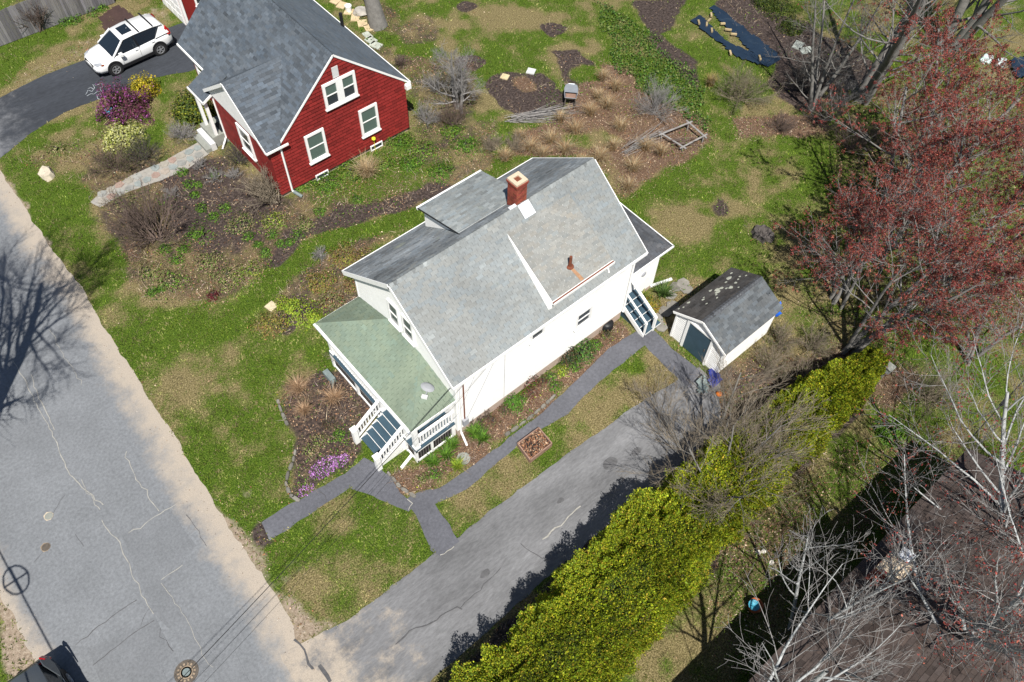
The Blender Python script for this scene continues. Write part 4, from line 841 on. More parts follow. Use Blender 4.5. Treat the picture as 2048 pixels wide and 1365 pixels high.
q = Courses(); q.face(BR, seed=62, var=.14, exp=.17, wid=.6); q.finish(br, M['shingle_brown'], single=0, field='far_shingle_field')
caps((BX0, BYR, BZR), (BX1, BYR, BZR), np.array([0, .92, -.4]), np.array([0, -.92, -.4]), seed=2).build('ridge_cap', M['shingle_brown'], br, kind='stuff')
bx, by = 6.6, -13.78
bc = part('chimney', M['brick'], bh, lambda m: m.box(bx-.40, bx+.40, by-.33, by+.33, 0, 4.25))
m = MB(); r = rs(8)
for k in range(30):
    for j in range(5):
        c = r.uniform(.7, 1.3); m.c = (c, c, c); o = .1 if k % 2 else 0; x0 = bx-.46+j*.2-o; a, b = max(x0, bx-.41), min(x0+.185, bx+.41)
        if b > a+.03: m.box(a, b, by+.33, by+.345, 2.25+k*.068, 2.25+k*.068+.056)
        y0_ = by-.38+j*.16-o*.7; a, b = max(y0_, by-.33), min(y0_+.145, by+.33)
        if b > a+.03: m.box(bx-.415, bx-.40, a, b, 2.25+k*.068, 2.25+k*.068+.056)
m.build('brick_courses', M['brick'], bc, kind='stuff')
part('chimney_cap', M['cream'], bc, lambda m: (m.box(bx-.45, bx+.45, by-.38, by+.38, 4.25, 4.33), m.box(bx-.3, bx+.3, by-.25, by+.25, 4.33, 4.37)))
part('cowl', M['metal_white'], bc, lambda m: (m.prism([(bx+.15, by-.2, 4.66), (bx+.62, by-.2, 4.60), (bx+.62, by+.2, 4.60), (bx+.15, by+.2, 4.66)], (0, 0, .03)), m.bar((bx+.2, by, 4.36), (bx+.2, by, 4.66), .04), m.bar((bx+.42, by, 4.32), (bx+.42, by, 4.63), .04)))
# ---------------------------------------------------------------- branching and foliage
def unit(a): return a/(np.linalg.norm(a, axis=-1, keepdims=True)+1e-9)
def grow(P, D, L, R, nseg, wig, trop, r, taper=.35):
    n = len(P); pts = np.zeros((n, nseg+1, 3)); rad = np.zeros((n, nseg+1)); pts[:, 0] = P; rad[:, 0] = R; d = D.copy()
    for i in range(nseg):
        d = unit(d+r.normal(0, wig, (n, 3))+np.array([0, 0, trop])/nseg); pts[:, i+1] = pts[:, i]+d*(L/nseg)[:, None]; rad[:, i+1] = R*(1-(1-taper)*(i+1)/nseg)
    return pts, rad
def kids(pts, rad, L, m, lr, ang, t0, rr, r, up=0.0, shorten=.5, jitter=True, flat=0.0):
    n, k, _ = pts.shape; k -= 1; idx = np.repeat(np.arange(n), m); N = len(idx)
    t = t0+(1-t0)*((np.tile(np.arange(m), n)+r.random(N))/m); f = t*k; i = np.minimum(f.astype(int), k-1); u = (f-i)[:, None]
    P = pts[idx, i]*(1-u)+pts[idx, i+1]*u; T = unit(pts[idx, i+1]-pts[idx, i]); q = r.normal(0, 1, (N, 3)); q[:, 2] *= (1-flat); q -= T*(q*T).sum(1, keepdims=True); q = unit(q)
    a = np.radians(r.uniform(ang[0], ang[1], N))[:, None]; D = unit(T*np.cos(a)+q*np.sin(a)+np.array([0, 0, up]))
    Lc = L[idx]*r.uniform(lr[0], lr[1], N)*(1-shorten*(t-t0)/(1-t0+1e-6)); R = (rad[idx, i]*(1-u[:, 0])+rad[idx, i+1]*u[:, 0])*rr
    return P, D, Lc, R
def tubes(pts, rad, sides):
    n, k, _ = pts.shape; T = np.gradient(pts, axis=1); T = unit(T); ref = np.where(np.abs(T[:, :1, 2:3]) > .85, np.array([1., 0, 0]), np.array([0, 0, 1.])); ref = np.broadcast_to(ref, T.shape)
    x = unit(np.cross(T, ref)); y = np.cross(T, x); a = 2*np.pi*np.arange(sides)/sides
    V = pts[:, :, None]+rad[:, :, None, None]*(np.cos(a)[None, None, :, None]*x[:, :, None]+np.sin(a)[None, None, :, None]*y[:, :, None])
    b = (np.arange(n)*k*sides)[:, None, None]+(np.arange(k-1)*sides)[None, :, None]; s = np.arange(sides)[None, None]; s2 = (s+1) % sides
    F = np.stack(np.broadcast_arrays(b+s, b+s2, b+sides+s2, b+sides+s), -1).reshape(-1, 4); return V.reshape(-1, 3), F
def joinvf(L):
    V = []; F = []; o = 0
    for v, f in L: V.append(v); F.append(f+o); o += len(v)
    return np.concatenate(V), np.concatenate(F)
def quads(C, size, r, up=0.0, aspect=.55, axis=None):
    """small leaf quads at the points C"""
    n = len(C); nr = unit(r.normal(0, 1, (n, 3))+np.array([0, 0, up])) if axis is None else unit(axis+r.normal(0, .45, (n, 3)))
    t = r.normal(0, 1, (n, 3)); t -= nr*(t*nr).sum(1, keepdims=True); t = unit(t); b = np.cross(nr, t); s = (size*r.uniform(.6, 1.4, n))[:, None] if np.isscalar(size) else size[:, None]
    V = np.stack([C-t*s*.5, C+b*s*aspect*.5, C+t*s*.5, C-b*s*aspect*.5], 1).reshape(-1, 3); return V, np.arange(4*n).reshape(-1, 4)
def palette(n, pal, r, v=.25, w=None):
    pal = np.array(pal); i = r.choice(len(pal), n, p=w); return pal[i]*np.exp(r.normal(0, v, n))[:, None]
def tree(name, base, h, rad, seed, label, cat='tree', lean=(0, 0, 1), trunk_mat='bark_grey', twig_mat='bark_brown', spec=None, tsides=8, twig_trop=.15, buds=None, group=None, trunks=1, spread=.12, tn=6, twig='crown', minr=.006, wig=.05, shadow_only=False):
    r = rs(seed); base = np.array(base, float); root = thing(name, base, label, cat, group)
    P = base+np.c_[r.normal(0, spread, (trunks, 2)), np.zeros(trunks)] if trunks > 1 else base[None]
    P[:, 2] = -.05; D = unit(np.array(lean, float)+r.normal(0, spread if trunks > 1 else .02, (trunks, 3))); L = h*r.uniform(.8, 1.1, trunks); R = rad*r.uniform(.75, 1.1, trunks)
    pts, rd = grow(P, D, L, R, tn, wig, .15, r, taper=.30)
    if trunks == 1: rd[:, 0] *= 1.35
    big = [(tubes(pts, rd, tsides))]; small = []; cur = [(pts, rd, L)]; tips = None
    for lv, (m, lr, ang, t0, nseg, wg, trop, rr) in enumerate(spec):
        p, q, l = cur[-1]; Pk, Dk, Lk, Rk = kids(p, q, l, m, lr, ang, t0, rr, r, up=.12); Rk = np.maximum(Rk, minr)
        p2, q2 = grow(Pk, Dk, Lk, Rk, nseg, wg, trop, r, taper=.14 if lv < 2 else .3); q2 = np.maximum(q2, minr*.6)
        (big if lv == 0 else small).append(tubes(p2, q2, (6, 4, 3, 3, 3)[lv])); cur.append((p2, q2, Lk)); tips = p2
    V, F = joinvf(big); np_obj('trunk', V, F, M[trunk_mat], parent=root, smooth=True)
    if small: V, F = joinvf(small); np_obj('crown', V, F, M[twig_mat], parent=root)
    if buds:
        n, size, pal = buds; fl = tips.reshape(-1, 3) if n is None else tips[r.integers(0, len(tips), n), r.integers(max(1, tips.shape[1]//2), tips.shape[1], n)]
        C = fl+r.normal(0, size*.6, fl.shape); V, F = quads(C, size, r); np_obj('bud_clusters', V, F, M['leaf'], palette(len(F), pal, r, .35), parent=root, kind='stuff')
    return root
def twiggy(name, base, hgt, spread, seed, label, cat='shrub', stems=26, matn='bark_brown', group=None, kid=(7, 6), cone=65, leafs=None, r0=.014, lean=(0, 0, 0)):
    """a bare shrub: stems fanning from the ground, each with side twigs"""
    r = rs(seed); base = np.array([base[0], base[1], 0.0]); root = thing(name, base, label, cat, group); a = r.uniform(0, 6.283, stems); th = np.radians(cone)*np.sqrt(r.random(stems))
    D = np.c_[np.cos(a)*np.sin(th), np.sin(a)*np.sin(th), np.cos(th)]+np.array(lean); D = unit(D); L = np.hypot(hgt*np.cos(th), spread*np.sin(th))*r.uniform(.75, 1.1, stems)
    P = base+np.c_[r.normal(0, .08*spread, (stems, 2)), np.full(stems, -.02)]
    p, q = grow(P, D, L, np.full(stems, r0), 5, .10, .25, r); S1 = [tubes(p, q, 4)]
    a1 = kids(p, q, L, kid[0], (.3, .6), (20, 55), .25, .6, r, up=.15); p1, q1 = grow(a1[0], a1[1], a1[2], np.maximum(a1[3], .005), 3, .14, .2, r); S2 = [tubes(p1, q1, 3)]
    a2 = kids(p1, q1, a1[2], kid[1], (.35, .7), (20, 60), .2, .7, r, up=.1); p2, q2 = grow(a2[0], a2[1], a2[2], np.maximum(a2[3], .004), 2, .15, .1, r); S2.append(tubes(p2, q2, 3))
    V, F = joinvf(S1); np_obj('stem', V, F, M[matn], parent=root); V, F = joinvf(S2); np_obj('twigs', V, F, M[matn], parent=root, kind='stuff')
    if leafs:
        n, size, pal = leafs; fl = p2[r.integers(0, len(p2), n), r.integers(0, p2.shape[1], n)]; V, F = quads(fl+r.normal(0, .03, fl.shape), size, r, up=.5); np_obj('young_leaves', V, F, M['leaf'], palette(len(F), pal, r), parent=root, kind='stuff')
    return root
def bush(name, base, rad, hgt, seed, pal, label, cat='shrub', n=2600, size=.09, group=None, lump=.35, w=None, up=.35, flower=None):
    r = rs(seed); base = np.array([base[0], base[1], 0.0]); root = thing(name, base, label, cat, group)
    d = unit(r.normal(0, 1, (n, 3))); d[:, 2] = np.abs(d[:, 2])*1.0-.08; az = np.arctan2(d[:, 1], d[:, 0])
    lm = 1+lump*(vnoise(az*1.6+seed, d[:, 2]*3.0+seed, .8, seed)-.5)*2; rr = lm*(1-.42*r.random(n)**1.8)
    C = base+d*np.array([rad, rad, hgt])*rr[:, None]; C[:, 2] = np.maximum(C[:, 2], .03)
    V, F = quads(C, size, r, axis=d*1.0+np.array([0, 0, up])); np_obj('foliage', V, F, M['leaf'], palette(n, pal, r, .28, w), parent=root)
    if flower:
        nf, fs, fp = flower; k = r.integers(0, n, nf); k = k[rr[k] > .80]; V, F = quads(base+(C[k]-base)*1.04, fs, r, axis=d[k]); np_obj('blossom', V, F, M['leaf'], palette(len(k), fp, r, .2), parent=root, kind='stuff')
    s = 12; a = r.uniform(0, 6.28, s); th = r.uniform(.1, 1.0, s); D = np.c_[np.cos(a)*np.sin(th), np.sin(a)*np.sin(th), np.cos(th)]
    p, q = grow(np.repeat(base[None], s, 0), D, np.full(s, .8*hgt), np.full(s, .02), 3, .12, .2, r); V, F = tubes(p, q, 4); np_obj('stem', V, F, M['bark_dark'], parent=root)
    return root
def clump(name, base, rad, hgt, seed, pal, label, cat='plant', blades=90, width=.03, group=None, droop=.7, matn='leaf'):
    """blades arching out of one base (grasses, lilies, spiky plants): one mesh"""
    r = rs(seed); base = np.array([base[0], base[1], 0.0]); a = r.uniform(0, 6.283, blades); o = r.uniform(.25, 1.0, blades); h = hgt*r.uniform(.6, 1.1, blades); k = 4
    t = np.linspace(0, 1, k+1)[None]; hx = rad*o[:, None]*t**1.2; z = h[:, None]*(t*(1+droop)-droop*t*t*1.25); dx, dy = np.cos(a)[:, None], np.sin(a)[:, None]
    b0 = base[:2]+r.normal(0, rad*.12, (blades, 2)); X = b0[:, :1]+dx*hx; Y = b0[:, 1:]+dy*hx; w = width*(1-t*.85)/2*r.uniform(.7, 1.3, (blades, 1))
    V = np.stack([np.stack([X-dy*w, Y+dx*w, np.maximum(z, .01)], -1), np.stack([X+dy*w, Y-dx*w, np.maximum(z, .01)], -1)], 2).reshape(-1, 3)
    bi = (np.arange(blades)*(k+1)*2)[:, None]+np.arange(k)[None]*2; F = np.stack([bi, bi+1, bi+3, bi+2], -1).reshape(-1, 4)
    c = np.repeat(palette(blades, pal, r, .25), k, 0); root_o = base; me = np_mesh(name, V-root_o, F, M[matn], c); ob = bpy.data.objects.new(name, me); ob.location = base; COL.objects.link(ob)
    return tag(ob, label, cat, group)
# ---------------------------------------------------------------- ground cover
def visible(n, r, margin=90, region=(-22, 50, -20, 42)):
    x = r.uniform(region[0], region[1], n); y = r.uniform(region[2], region[3], n); p = PX(np.c_[x, y, 0*x]); dist = np.linalg.norm(np.c_[x, y, 0*x]-CAM, axis=1)
    ok = (p[:, 0] > -margin) & (p[:, 0] < 2048+margin) & (p[:, 1] > -margin) & (p[:, 1] < 1365+margin) & (r.random(n) < np.clip((27/dist)**1.6, 0, 1)); return x[ok], y[ok]
BLDG = [[(.2, .2), (9.5, .2), (9.5, 6.5), (.2, 6.5)], [(-1.65, .4), (.3, .4), (.3, 6.4), (-1.65, 6.4)], [(9.4, .55), (11.7, .55), (11.7, 6.1), (9.4, 6.1)], [(-3, 1.1), (-1.6, 1.1), (-1.6, 2.8), (-3, 2.8)], [(9.4, -1.2), (10.5, -1.2), (10.5, .6), (9.4, .6)],
        [(1.8, 15.8), (9.5, 15.8), (9.5, 25), (2.6, 25), (2.6, 21), (1.8, 21)], [(10.35, -4.4), (13.8, -4.4), (13.8, -1.7), (10.35, -1.7)], [(-1, -22), (12.8, -22), (12.8, -13.3), (-1, -13.3)], [(4.8, 30.7), (9.6, 30.7), (9.6, 37), (4.8, 37)], [(.6, 20.8), (2.7, 20.8), (2.7, 22.4), (.6, 22.4)]]
def outside(x, y, slack=0.0, roads=True):
    bad = np.zeros(len(x), bool); px = x+(fbm(x, y, .5, 77)-.5)*.16; py = y+(fbm(x+9, y, .5, 78)-.5)*.16
    if roads:
        for p in NOGRASS: bad |= inpoly(px, py, p)
    for p in BLDG: bad |= inpoly(x, y, p)
    return ~bad
def make_grass():
    r = rs(11); x, y = visible(620000, r); g = samp(fg, x, y); m_ = samp(fm, x, y); l_ = samp(fl, x, y); d_ = samp(fd, x, y)
    keep = outside(x, y) & (r.random(len(x)) < np.clip(1.05-1.25*m_-.75*l_-.95*d_, .02, 1)*np.clip(.55+g*.6, 0, 1)); x, y, g = x[keep], y[keep], g[keep]; n = len(x)
    k = 3; h = (.035+.055*g)*r.uniform(.6, 1.5, n); a = r.uniform(0, 6.283, (n, k)); lean = r.uniform(.2, 1.1, (n, k)); w = .012+.008*r.random((n, k))
    bx = x[:, None]+r.normal(0, .025, (n, k)); by = y[:, None]+r.normal(0, .025, (n, k)); tx = bx+np.cos(a)*lean*h[:, None]; ty = by+np.sin(a)*lean*h[:, None]; tz = h[:, None]*r.uniform(.7, 1.1, (n, k))
    z0 = np.zeros_like(bx); V = np.stack([np.stack([bx-np.sin(a)*w, by+np.cos(a)*w, z0], -1), np.stack([bx+np.sin(a)*w, by-np.cos(a)*w, z0], -1), np.stack([tx, ty, tz], -1)], 2).reshape(-1, 3); F = np.arange(3*n*k).reshape(-1, 3)
    gg = np.clip(g+(fbm(x, y, .38, 4, 2)-.5)*1.6, 0, 1); gr = np.repeat(gg, k)+r.normal(0, .18, n*k); gr = np.clip(gr, 0, 1)[:, None]
    straw = np.array([.33, .27, .14]); g1 = np.array([.055, .112, .010]); g2 = np.array([.165, .232, .022]); mixg = r.random((n*k, 1)); col = (straw*(1-gr)+(g1*(1-mixg)+g2*mixg)*gr)*np.exp(r.normal(0, .25, (n*k, 1))+np.repeat((vnoise(x, y, .24, 8)-.5)*1.1+(vnoise(x, y, .8, 18)-.5)*.6, k)[:, None])
    o = np_obj('lawn_grass', V, F, M['leaf'], col, kind='stuff'); tag(o, 'short patchy lawn grass, part green part straw coloured', 'grass')
def make_litter():
    r = rs(12); x, y = visible(900000, r); l_ = samp(fl, x, y); m_ = samp(fm, x, y); d_ = samp(fd, x, y); g = samp(fg, x, y)
    p = np.clip(l_*1.1+.10*m_+.006+.018*(g < .35), 0, 1)*(.25+1.1*fbm(x, y, .8, 14, 3)**1.5*1.6); keep = outside(x, y) & (r.random(len(x)) < p); x, y = x[keep], y[keep]; n = len(x)
    V, F = quads(np.c_[x, y, r.uniform(.012, .07, n)], .062, r, up=1.4, aspect=.7)
    o = np_obj('fallen_leaves', V, F, M['litter'], palette(n, [(.31, .20, .125), (.19, .11, .065), (.42, .33, .24), (.10, .065, .048), (.36, .24, .155), (.25, .12, .06)], r, .28), kind='stuff'); tag(o, 'dry tan and brown leaves lying over beds and lawn', 'leaves')
def make_stalks():
    r = rs(13); x, y = visible(520000, r); l_ = samp(fl, x, y); m_ = samp(fm, x, y); g = samp(fg, x, y)
    p = np.clip((l_+.6*m_)*1.0, 0, .95)*((fbm(x, y, 1.6, 21, 3) > .44) | (l_ > .72)); keep = outside(x, y) & (r.random(len(x)) < p*.8); x, y = x[keep], y[keep]; n = len(x)
    b = np.c_[x, y, np.zeros(n)]; d = unit(r.normal(0, 1, (n, 3))*np.array([1, 1, .5])+np.array([0, 0, .75])); L = r.uniform(.12, .5, n); t = b+d*L[:, None]; s = unit(np.cross(d, r.normal(0, 1, (n, 3))))*.009
    V = np.stack([b-s, b+s, t], 1).reshape(-1, 3); o = np_obj('dry_stalks', V, np.arange(3*n).reshape(-1, 3), M['litter'], palette(n, [(.36, .27, .17), (.24, .17, .12), (.44, .36, .25), (.17, .12, .10), (.30, .24, .21)], r, .25), kind='stuff'); tag(o, 'thin dry stalks and twigs left standing in the beds', 'stalks')
def make_cover():
    r = rs(14); x, y = visible(420000, r); l_ = samp(fl, x, y); m_ = samp(fm, x, y); g = samp(fg, x, y)
    nn = fbm(x, y, 1.7, 41, 3); bed = np.clip((l_+m_)*1.2, 0, 1); p = bed*np.clip((nn-.435+(g-.5)*.16)*5, 0, 1); keep = outside(x, y) & (r.random(len(x)) < p); x, y, g, nn = x[keep], y[keep], g[keep], nn[keep]; n = len(x)
    z = r.uniform(.02, .22, n)*np.clip((nn-.48)*8, .3, 1.2); V, F = quads(np.c_[x, y, z], .085, r, up=.9, aspect=.5)
    c1 = palette(n, [(.09, .19, .02), (.06, .125, .02), (.15, .26, .03)], r, .28); c2 = palette(n, [(.26, .27, .03), (.13, .19, .03), (.10, .13, .05), (.24, .12, .06), (.18, .21, .06)], r, .3); w = (vnoise(x, y, 1.3, 9) > .52)[:, None]
    o = np_obj('ground_cover', V, F, M['leaf'], np.where(w, c2, c1), kind='stuff'); tag(o, 'low green spring growth covering the garden beds', 'ground cover')
def make_ivy():
    r = rs(15); x, y = visible(300000, r, region=(14, 40, 2, 30)); A = inpoly(x+(fbm(x, y, .9, 3)-.5)*1.2, y+(fbm(x, y, .9, 5)-.5)*1.2, W([(1190, 5), (1275, 45), (1400, 168), (1425, 262), (1330, 225), (1240, 140)]))
    x, y = x[A], y[A]; n = len(x); V, F = quads(np.c_[x, y, r.uniform(.03, .22, n)*(.4+fbm(x, y, .9, 6))], .11, r, up=1.2, aspect=.7); o = np_obj('ivy_carpet', V, F, M['leaf'], palette(n, [(.055, .13, .02), (.085, .17, .025), (.04, .09, .018), (.16, .2, .06)], r, .25), kind='stuff'); tag(o, 'bright green carpet of low creeping plants across the back lawn', 'ground cover')
def make_gravel():
    r = rs(16); x, y = visible(260000, r); d_ = samp(fd, x, y); ed = edge_x(y)-x; s = np.clip((1.2-ed)/1.0, 0, 1)*(ed > -.3)
    keep = (r.random(len(x)) < np.clip(np.maximum(d_*.5, s*.10), 0, 1)); keep &= ~inpoly(x, y, WALK1); x, y = x[keep], y[keep]; n = len(x); V, F = quads(np.c_[x, y, np.full(n, .022)], .035, r, up=3, aspect=.8)
    o = np_obj('roadside_grit', V, F, M['litter'], palette(n, [(.30, .25, .2), (.18, .14, .11), (.45, .40, .34), (.22, .15, .1)], r, .3), kind='stuff'); tag(o, 'loose grit and bits of debris along the street edge', 'grit')
make_grass(); make_litter(); make_stalks(); make_cover(); make_ivy(); make_gravel()
# ---------------------------------------------------------------- the hedge
def make_hedge():
    root = thing('hedge', (2, -8.3, 0), 'long bright yellow-green evergreen hedge along the driveway', 'hedge'); r = rs(21)
    cxs = np.array([-12, -5, -2, 3, 8, 12, 15.4]); cyv = np.array([-9.5, -9.0, -8.62, -8.2, -8.1, -8.25, -8.4]); hwv = np.array([1.65, 1.6, 1.56, 1.45, 1.25, .95, .55]); hh = np.array([3.1, 3.1, 3.0, 2.9, 2.7, 2.3, 1.7])
    n = 460000; s = r.uniform(-12, 15.4, n); th = r.uniform(-.25, math.pi+.25, n); cy_, hw_, h_ = np.interp(s, cxs, cyv), np.interp(s, cxs, hwv), np.interp(s, cxs, hh)
    ct, st = np.cos(th), np.sin(th); se = lambda v: np.sign(v)*np.abs(v)**.85; bump = (vnoise(s, th*1.6, .95, 3)-.5)*.75+(vnoise(s, th*2.2, .36, 4)-.5)*.65+(vnoise(s, th*2.4, .17, 6)-.5)*.4; dep = 1-.20*r.random(n)**2.2+.05*(r.random(n) < .05)*r.random(n); k = (1+bump*.60)*dep
    P = np.c_[s+r.normal(0, .05, n), cy_+hw_*se(ct)*k, np.maximum(.08, h_*(.42+.58*np.sign(st)*np.abs(st)**.7*k))]
    P[st < .05, 2] = r.random((st < .05).sum())*h_[st < .05]*.45
    ax = np.c_[r.normal(0, .5, n), ct, np.abs(st)+.3]; t = unit(ax+r.normal(0, .45, (n, 3))); b = unit(np.cross(t, r.normal(0, 1, (n, 3)))); L = (r.uniform(.03, .075, n)+.05*(r.random(n) < .05))[:, None]; w = L*.36
    V = np.stack([P-t*L*.5, P+b*w, P+t*L*.6, P-b*w], 1).reshape(-1, 3)
    pal = palette(n, [(.265, .31, .016), (.16, .23, .015), (.37, .355, .024), (.085, .135, .013), (.34, .25, .03)], r, .28, [.33, .31, .13, .16, .07]); big = np.exp((vnoise(s, th*2, 1.1, 12)-.5)*.5)[:, None]
    np_obj('foliage', V, np.arange(4*n).reshape(-1, 4), M['leaf'], pal*big, parent=root)
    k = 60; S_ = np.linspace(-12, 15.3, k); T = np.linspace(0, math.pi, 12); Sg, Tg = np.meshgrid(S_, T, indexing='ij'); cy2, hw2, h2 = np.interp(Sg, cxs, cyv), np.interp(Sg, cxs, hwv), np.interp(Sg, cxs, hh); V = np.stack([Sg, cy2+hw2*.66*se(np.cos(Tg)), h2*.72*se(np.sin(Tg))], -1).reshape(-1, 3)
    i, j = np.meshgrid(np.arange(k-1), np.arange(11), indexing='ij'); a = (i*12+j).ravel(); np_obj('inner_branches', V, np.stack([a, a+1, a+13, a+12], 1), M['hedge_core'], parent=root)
make_hedge()
# ---------------------------------------------------------------- cars
def loft(m, rings, close=True):
    n = len(rings[0]); vs = [p for q in rings for p in q]; fs = []
    for i in range(len(rings)-1):
        for k in range(n): fs.append((i*n+k, (i+1)*n+k, (i+1)*n+(k+1) % n, i*n+(k+1) % n))
    fs += [list(range(n)), list(range(len(rings)*n-1, (len(rings)-1)*n-1, -1))]; m.add(vs, fs)
def car(name, loc, ang, label, paint, low=1.0, roofrails=True, sunroof=True):
    root = thing(name, loc, label, 'car'); root.rotation_euler = (0, 0, ang); ORG[root.name] = np.zeros(3)
    body = [(-2.27, .50, .92, .72), (-2.2, .40, 1.00, .82), (-1.9, .34, 1.06, .89), (-1.3, .30, 1.07, .915), (-.4, .29, 1.04, .915), (.5, .29, 1.01, .915), (.95, .30, 1.01, .91), (1.35, .31, .98, .90), (1.75, .33, .92, .88), (2.05, .36, .84, .82), (2.2, .42, .74, .70), (2.27, .48, .66, .55)]
    rings = [[(x, -w*.93, b), (x, -w, b+.16), (x, -w*.995, b+(t-b)*.6), (x, -w*.95, t-.04), (x, -w*.72, t+.01), (x, 0, t+.045), (x, w*.72, t+.01), (x, w*.95, t-.04), (x, w*.995, b+(t-b)*.6), (x, w, b+.16), (x, w*.93, b)] for x, b, t, w in body]
    m = MB(); loft(m, rings); bo = m.build('body', M[paint], root, smooth=True)
    # glasshouse
    gh = [(-2.10, 1.03, 1.06, .70, .72), (-1.86, 1.05, 1.50, .82, .60), (-1.4, 1.05, 1.60, .87, .64), (-.3, 1.02, 1.64, .88, .66), (.30, 1.01, 1.60, .87, .64), (.62, 1.0, 1.40, .86, .70), (1.20, .99, 1.02, .82, .80)]
    rings = [[(x, -w0, z0), (x, -(w0*.3+w1*.7), z0+(z1-z0)*.72), (x, -w1, z1), (x, 0, z1+.02), (x, w1, z1), (x, (w0*.3+w1*.7), z0+(z1-z0)*.72), (x, w0, z0)] for x, z0, z1, w0, w1 in gh]
    m = MB(); loft(m, rings); m.build('glass', M['carglass'], root)
    rf = [(-1.98, 1.47, .60), (-1.86, 1.53, .65), (-1.4, 1.625, .69), (-.3, 1.665, .71), (.30, 1.625, .69), (.40, 1.585, .68)]
    m = MB(); loft(m, [[(x, -w, z-.05), (x, -w+.03, z), (x, 0, z+.03), (x, w-.03, z), (x, w, z-.05)] for x, z, w in rf]); ro = m.build('roof', M[paint], root, smooth=True)
    if sunroof: m = MB(); m.prism([(-.42, -.40, 1.70), (.16, -.38, 1.672), (.16, .38, 1.672), (-.42, .40, 1.70)], (0, 0, -.02)); m.build('sunroof', M['carglass'], ro)
    if roofrails:
        for x in (-.62, -1.42): part('crossbar', M['black'], ro, lambda m: m.box(x-.04, x+.04, -.72, .72, 1.70, 1.735))
    for s in (-1, 1):
        part('pillar', M[paint], root, lambda m: (m.bar((.36, s*.68, 1.60), (1.18, s*.86, 1.0), .09, .05), ))
        part('pillar', M[paint], root, lambda m: (m.prism([(-1.72, s*.735, 1.50), (-1.28, s*.90, 1.07), (-2.12, s*.86, 1.07), (-1.98, s*.70, 1.42)], (0, s*.03, .01))))
        part('pillar', M['black'], root, lambda m: m.bar((-.22, s*.715, 1.60), (-.30, s*.905, 1.02), .06, .03))
        part('sill_trim', M['black'], root, lambda m: m.box(-1.0, 1.0, s*.90-.03, s*.90+.03, .24, .40))
        part('mirror', M[paint], root, lambda m: (m.obox((.78, s*1.02, 1.08), (.09, 0, 0), (0, .11, 0), (0, 0, .07))))
        [part('door_seam', M['black'], root, lambda m: m.box(xh, xh+.01, s*.916-.003, s*.916+.003, .45, .99)) for xh in (-.285, .76)]
        [part('door_handle', M[paint], root, lambda m: m.box(xh, xh+.18, s*.915-.02, s*.915+.02, zh, zh+.03)) for xh, zh in ((-.2, .90), (-1.2, .93))]
        part('headlight', M['clearlens'], root, lambda m: m.prism([(2.16, s*.42, .74), (2.08, s*.74, .80), (1.80, s*.86, .87), (1.86, s*.70, .92), (2.08, s*.44, .84)], (.03, s*.012, .012)))
        part('indicator', M['amber'], root, lambda m: m.prism([(1.80, s*.865, .82), (1.93, s*.83, .80), (1.92, s*.835, .87), (1.78, s*.865, .89)], (0, s*.02, .005)))
        part('tail_light', M['redlens'], root, lambda m: m.prism([(-2.17, s*.80, .92), (-2.02, s*.90, .98), (-1.94, s*.80, 1.32), (-2.04, s*.70, 1.42), (-2.16, s*.74, 1.15)], (-.05, s*.02, 0)))
        for x in (-1.33, 1.29):
            part('wheel_arch', M['black'], root, lambda m: m.lathe((x, s*.885, .40), [(.43, -.02), (.43, .02), (.42, .042)], 20, ax=(0, s, 0)))
            wl = part('wheel', M['rubber'], root, lambda m: m.lathe((x, s*.80, .345), [(.20, -.1), (.33, -.1), (.345, -.06), (.345, .10), (.325, .145), (.22, .148), (.21, .13)], 22, ax=(0, s, 0)))
            part('rim', M['rim'], wl, lambda m: (m.lathe((x, s*.80, .345), [(.23, .12), (.23, .155), (.20, .155), (.19, .125)], 20, ax=(0, s, 0)), m.lathe((x, s*.80, .345), [(.06, .12), (.06, .16), (.0, .165)], 10, ax=(0, s, 0)), [m.obox((x+.12*math.cos(t), s*.945, .345+.12*math.sin(t)), (.1*math.cos(t), 0, .1*math.sin(t)), (-.028*math.sin(t), 0, .028*math.cos(t)), (0, .012, 0)) for t in np.arange(5)*1.2566+.3]))
            part('brake_disc', M['iron'], wl, lambda m: m.lathe((x, s*.80, .345), [(.19, .10), (.19, .12)], 14, ax=(0, s, 0)))
    part('grille', M['black'], root, lambda m: m.prism([(2.255, -.46, .62), (2.255, .46, .62), (2.19, .48, .76), (2.19, -.48, .76)], (.03, 0, .01)))
    part('front_bumper_trim', M['black'], root, lambda m: m.prism([(2.30, -.5, .40), (2.12, -.86, .40), (2.12, -.86, .30), (2.30, -.5, .28), (2.30, .5, .28), (2.12, .86, .30), (2.12, .86, .40), (2.30, .5, .40)], (-.1, 0, 0)) if False else (m.box(2.0, 2.26, -.62, .62, .30, .44)))
    part('rear_bumper_trim', M['black'], root, lambda m: m.box(-2.27, -2.05, -.78, .78, .30, .50))
    part('wiper', M['black'], root, lambda m: m.bar((1.16, -.2, 1.035), (.92, .45, 1.20), .02))
    return root
suv = car('white_suv', (1.17, 30.28, .008), math.radians(180+2.0), 'white parked SUV with sunroof and black roof crossbars', 'carwhite')
car('grey_hatchback', (-16.0, .05, .004), math.radians(-90), 'dark grey car at the kerb, mostly cut off at the bottom corner', 'cargrey', sunroof=False, roofrails=False)
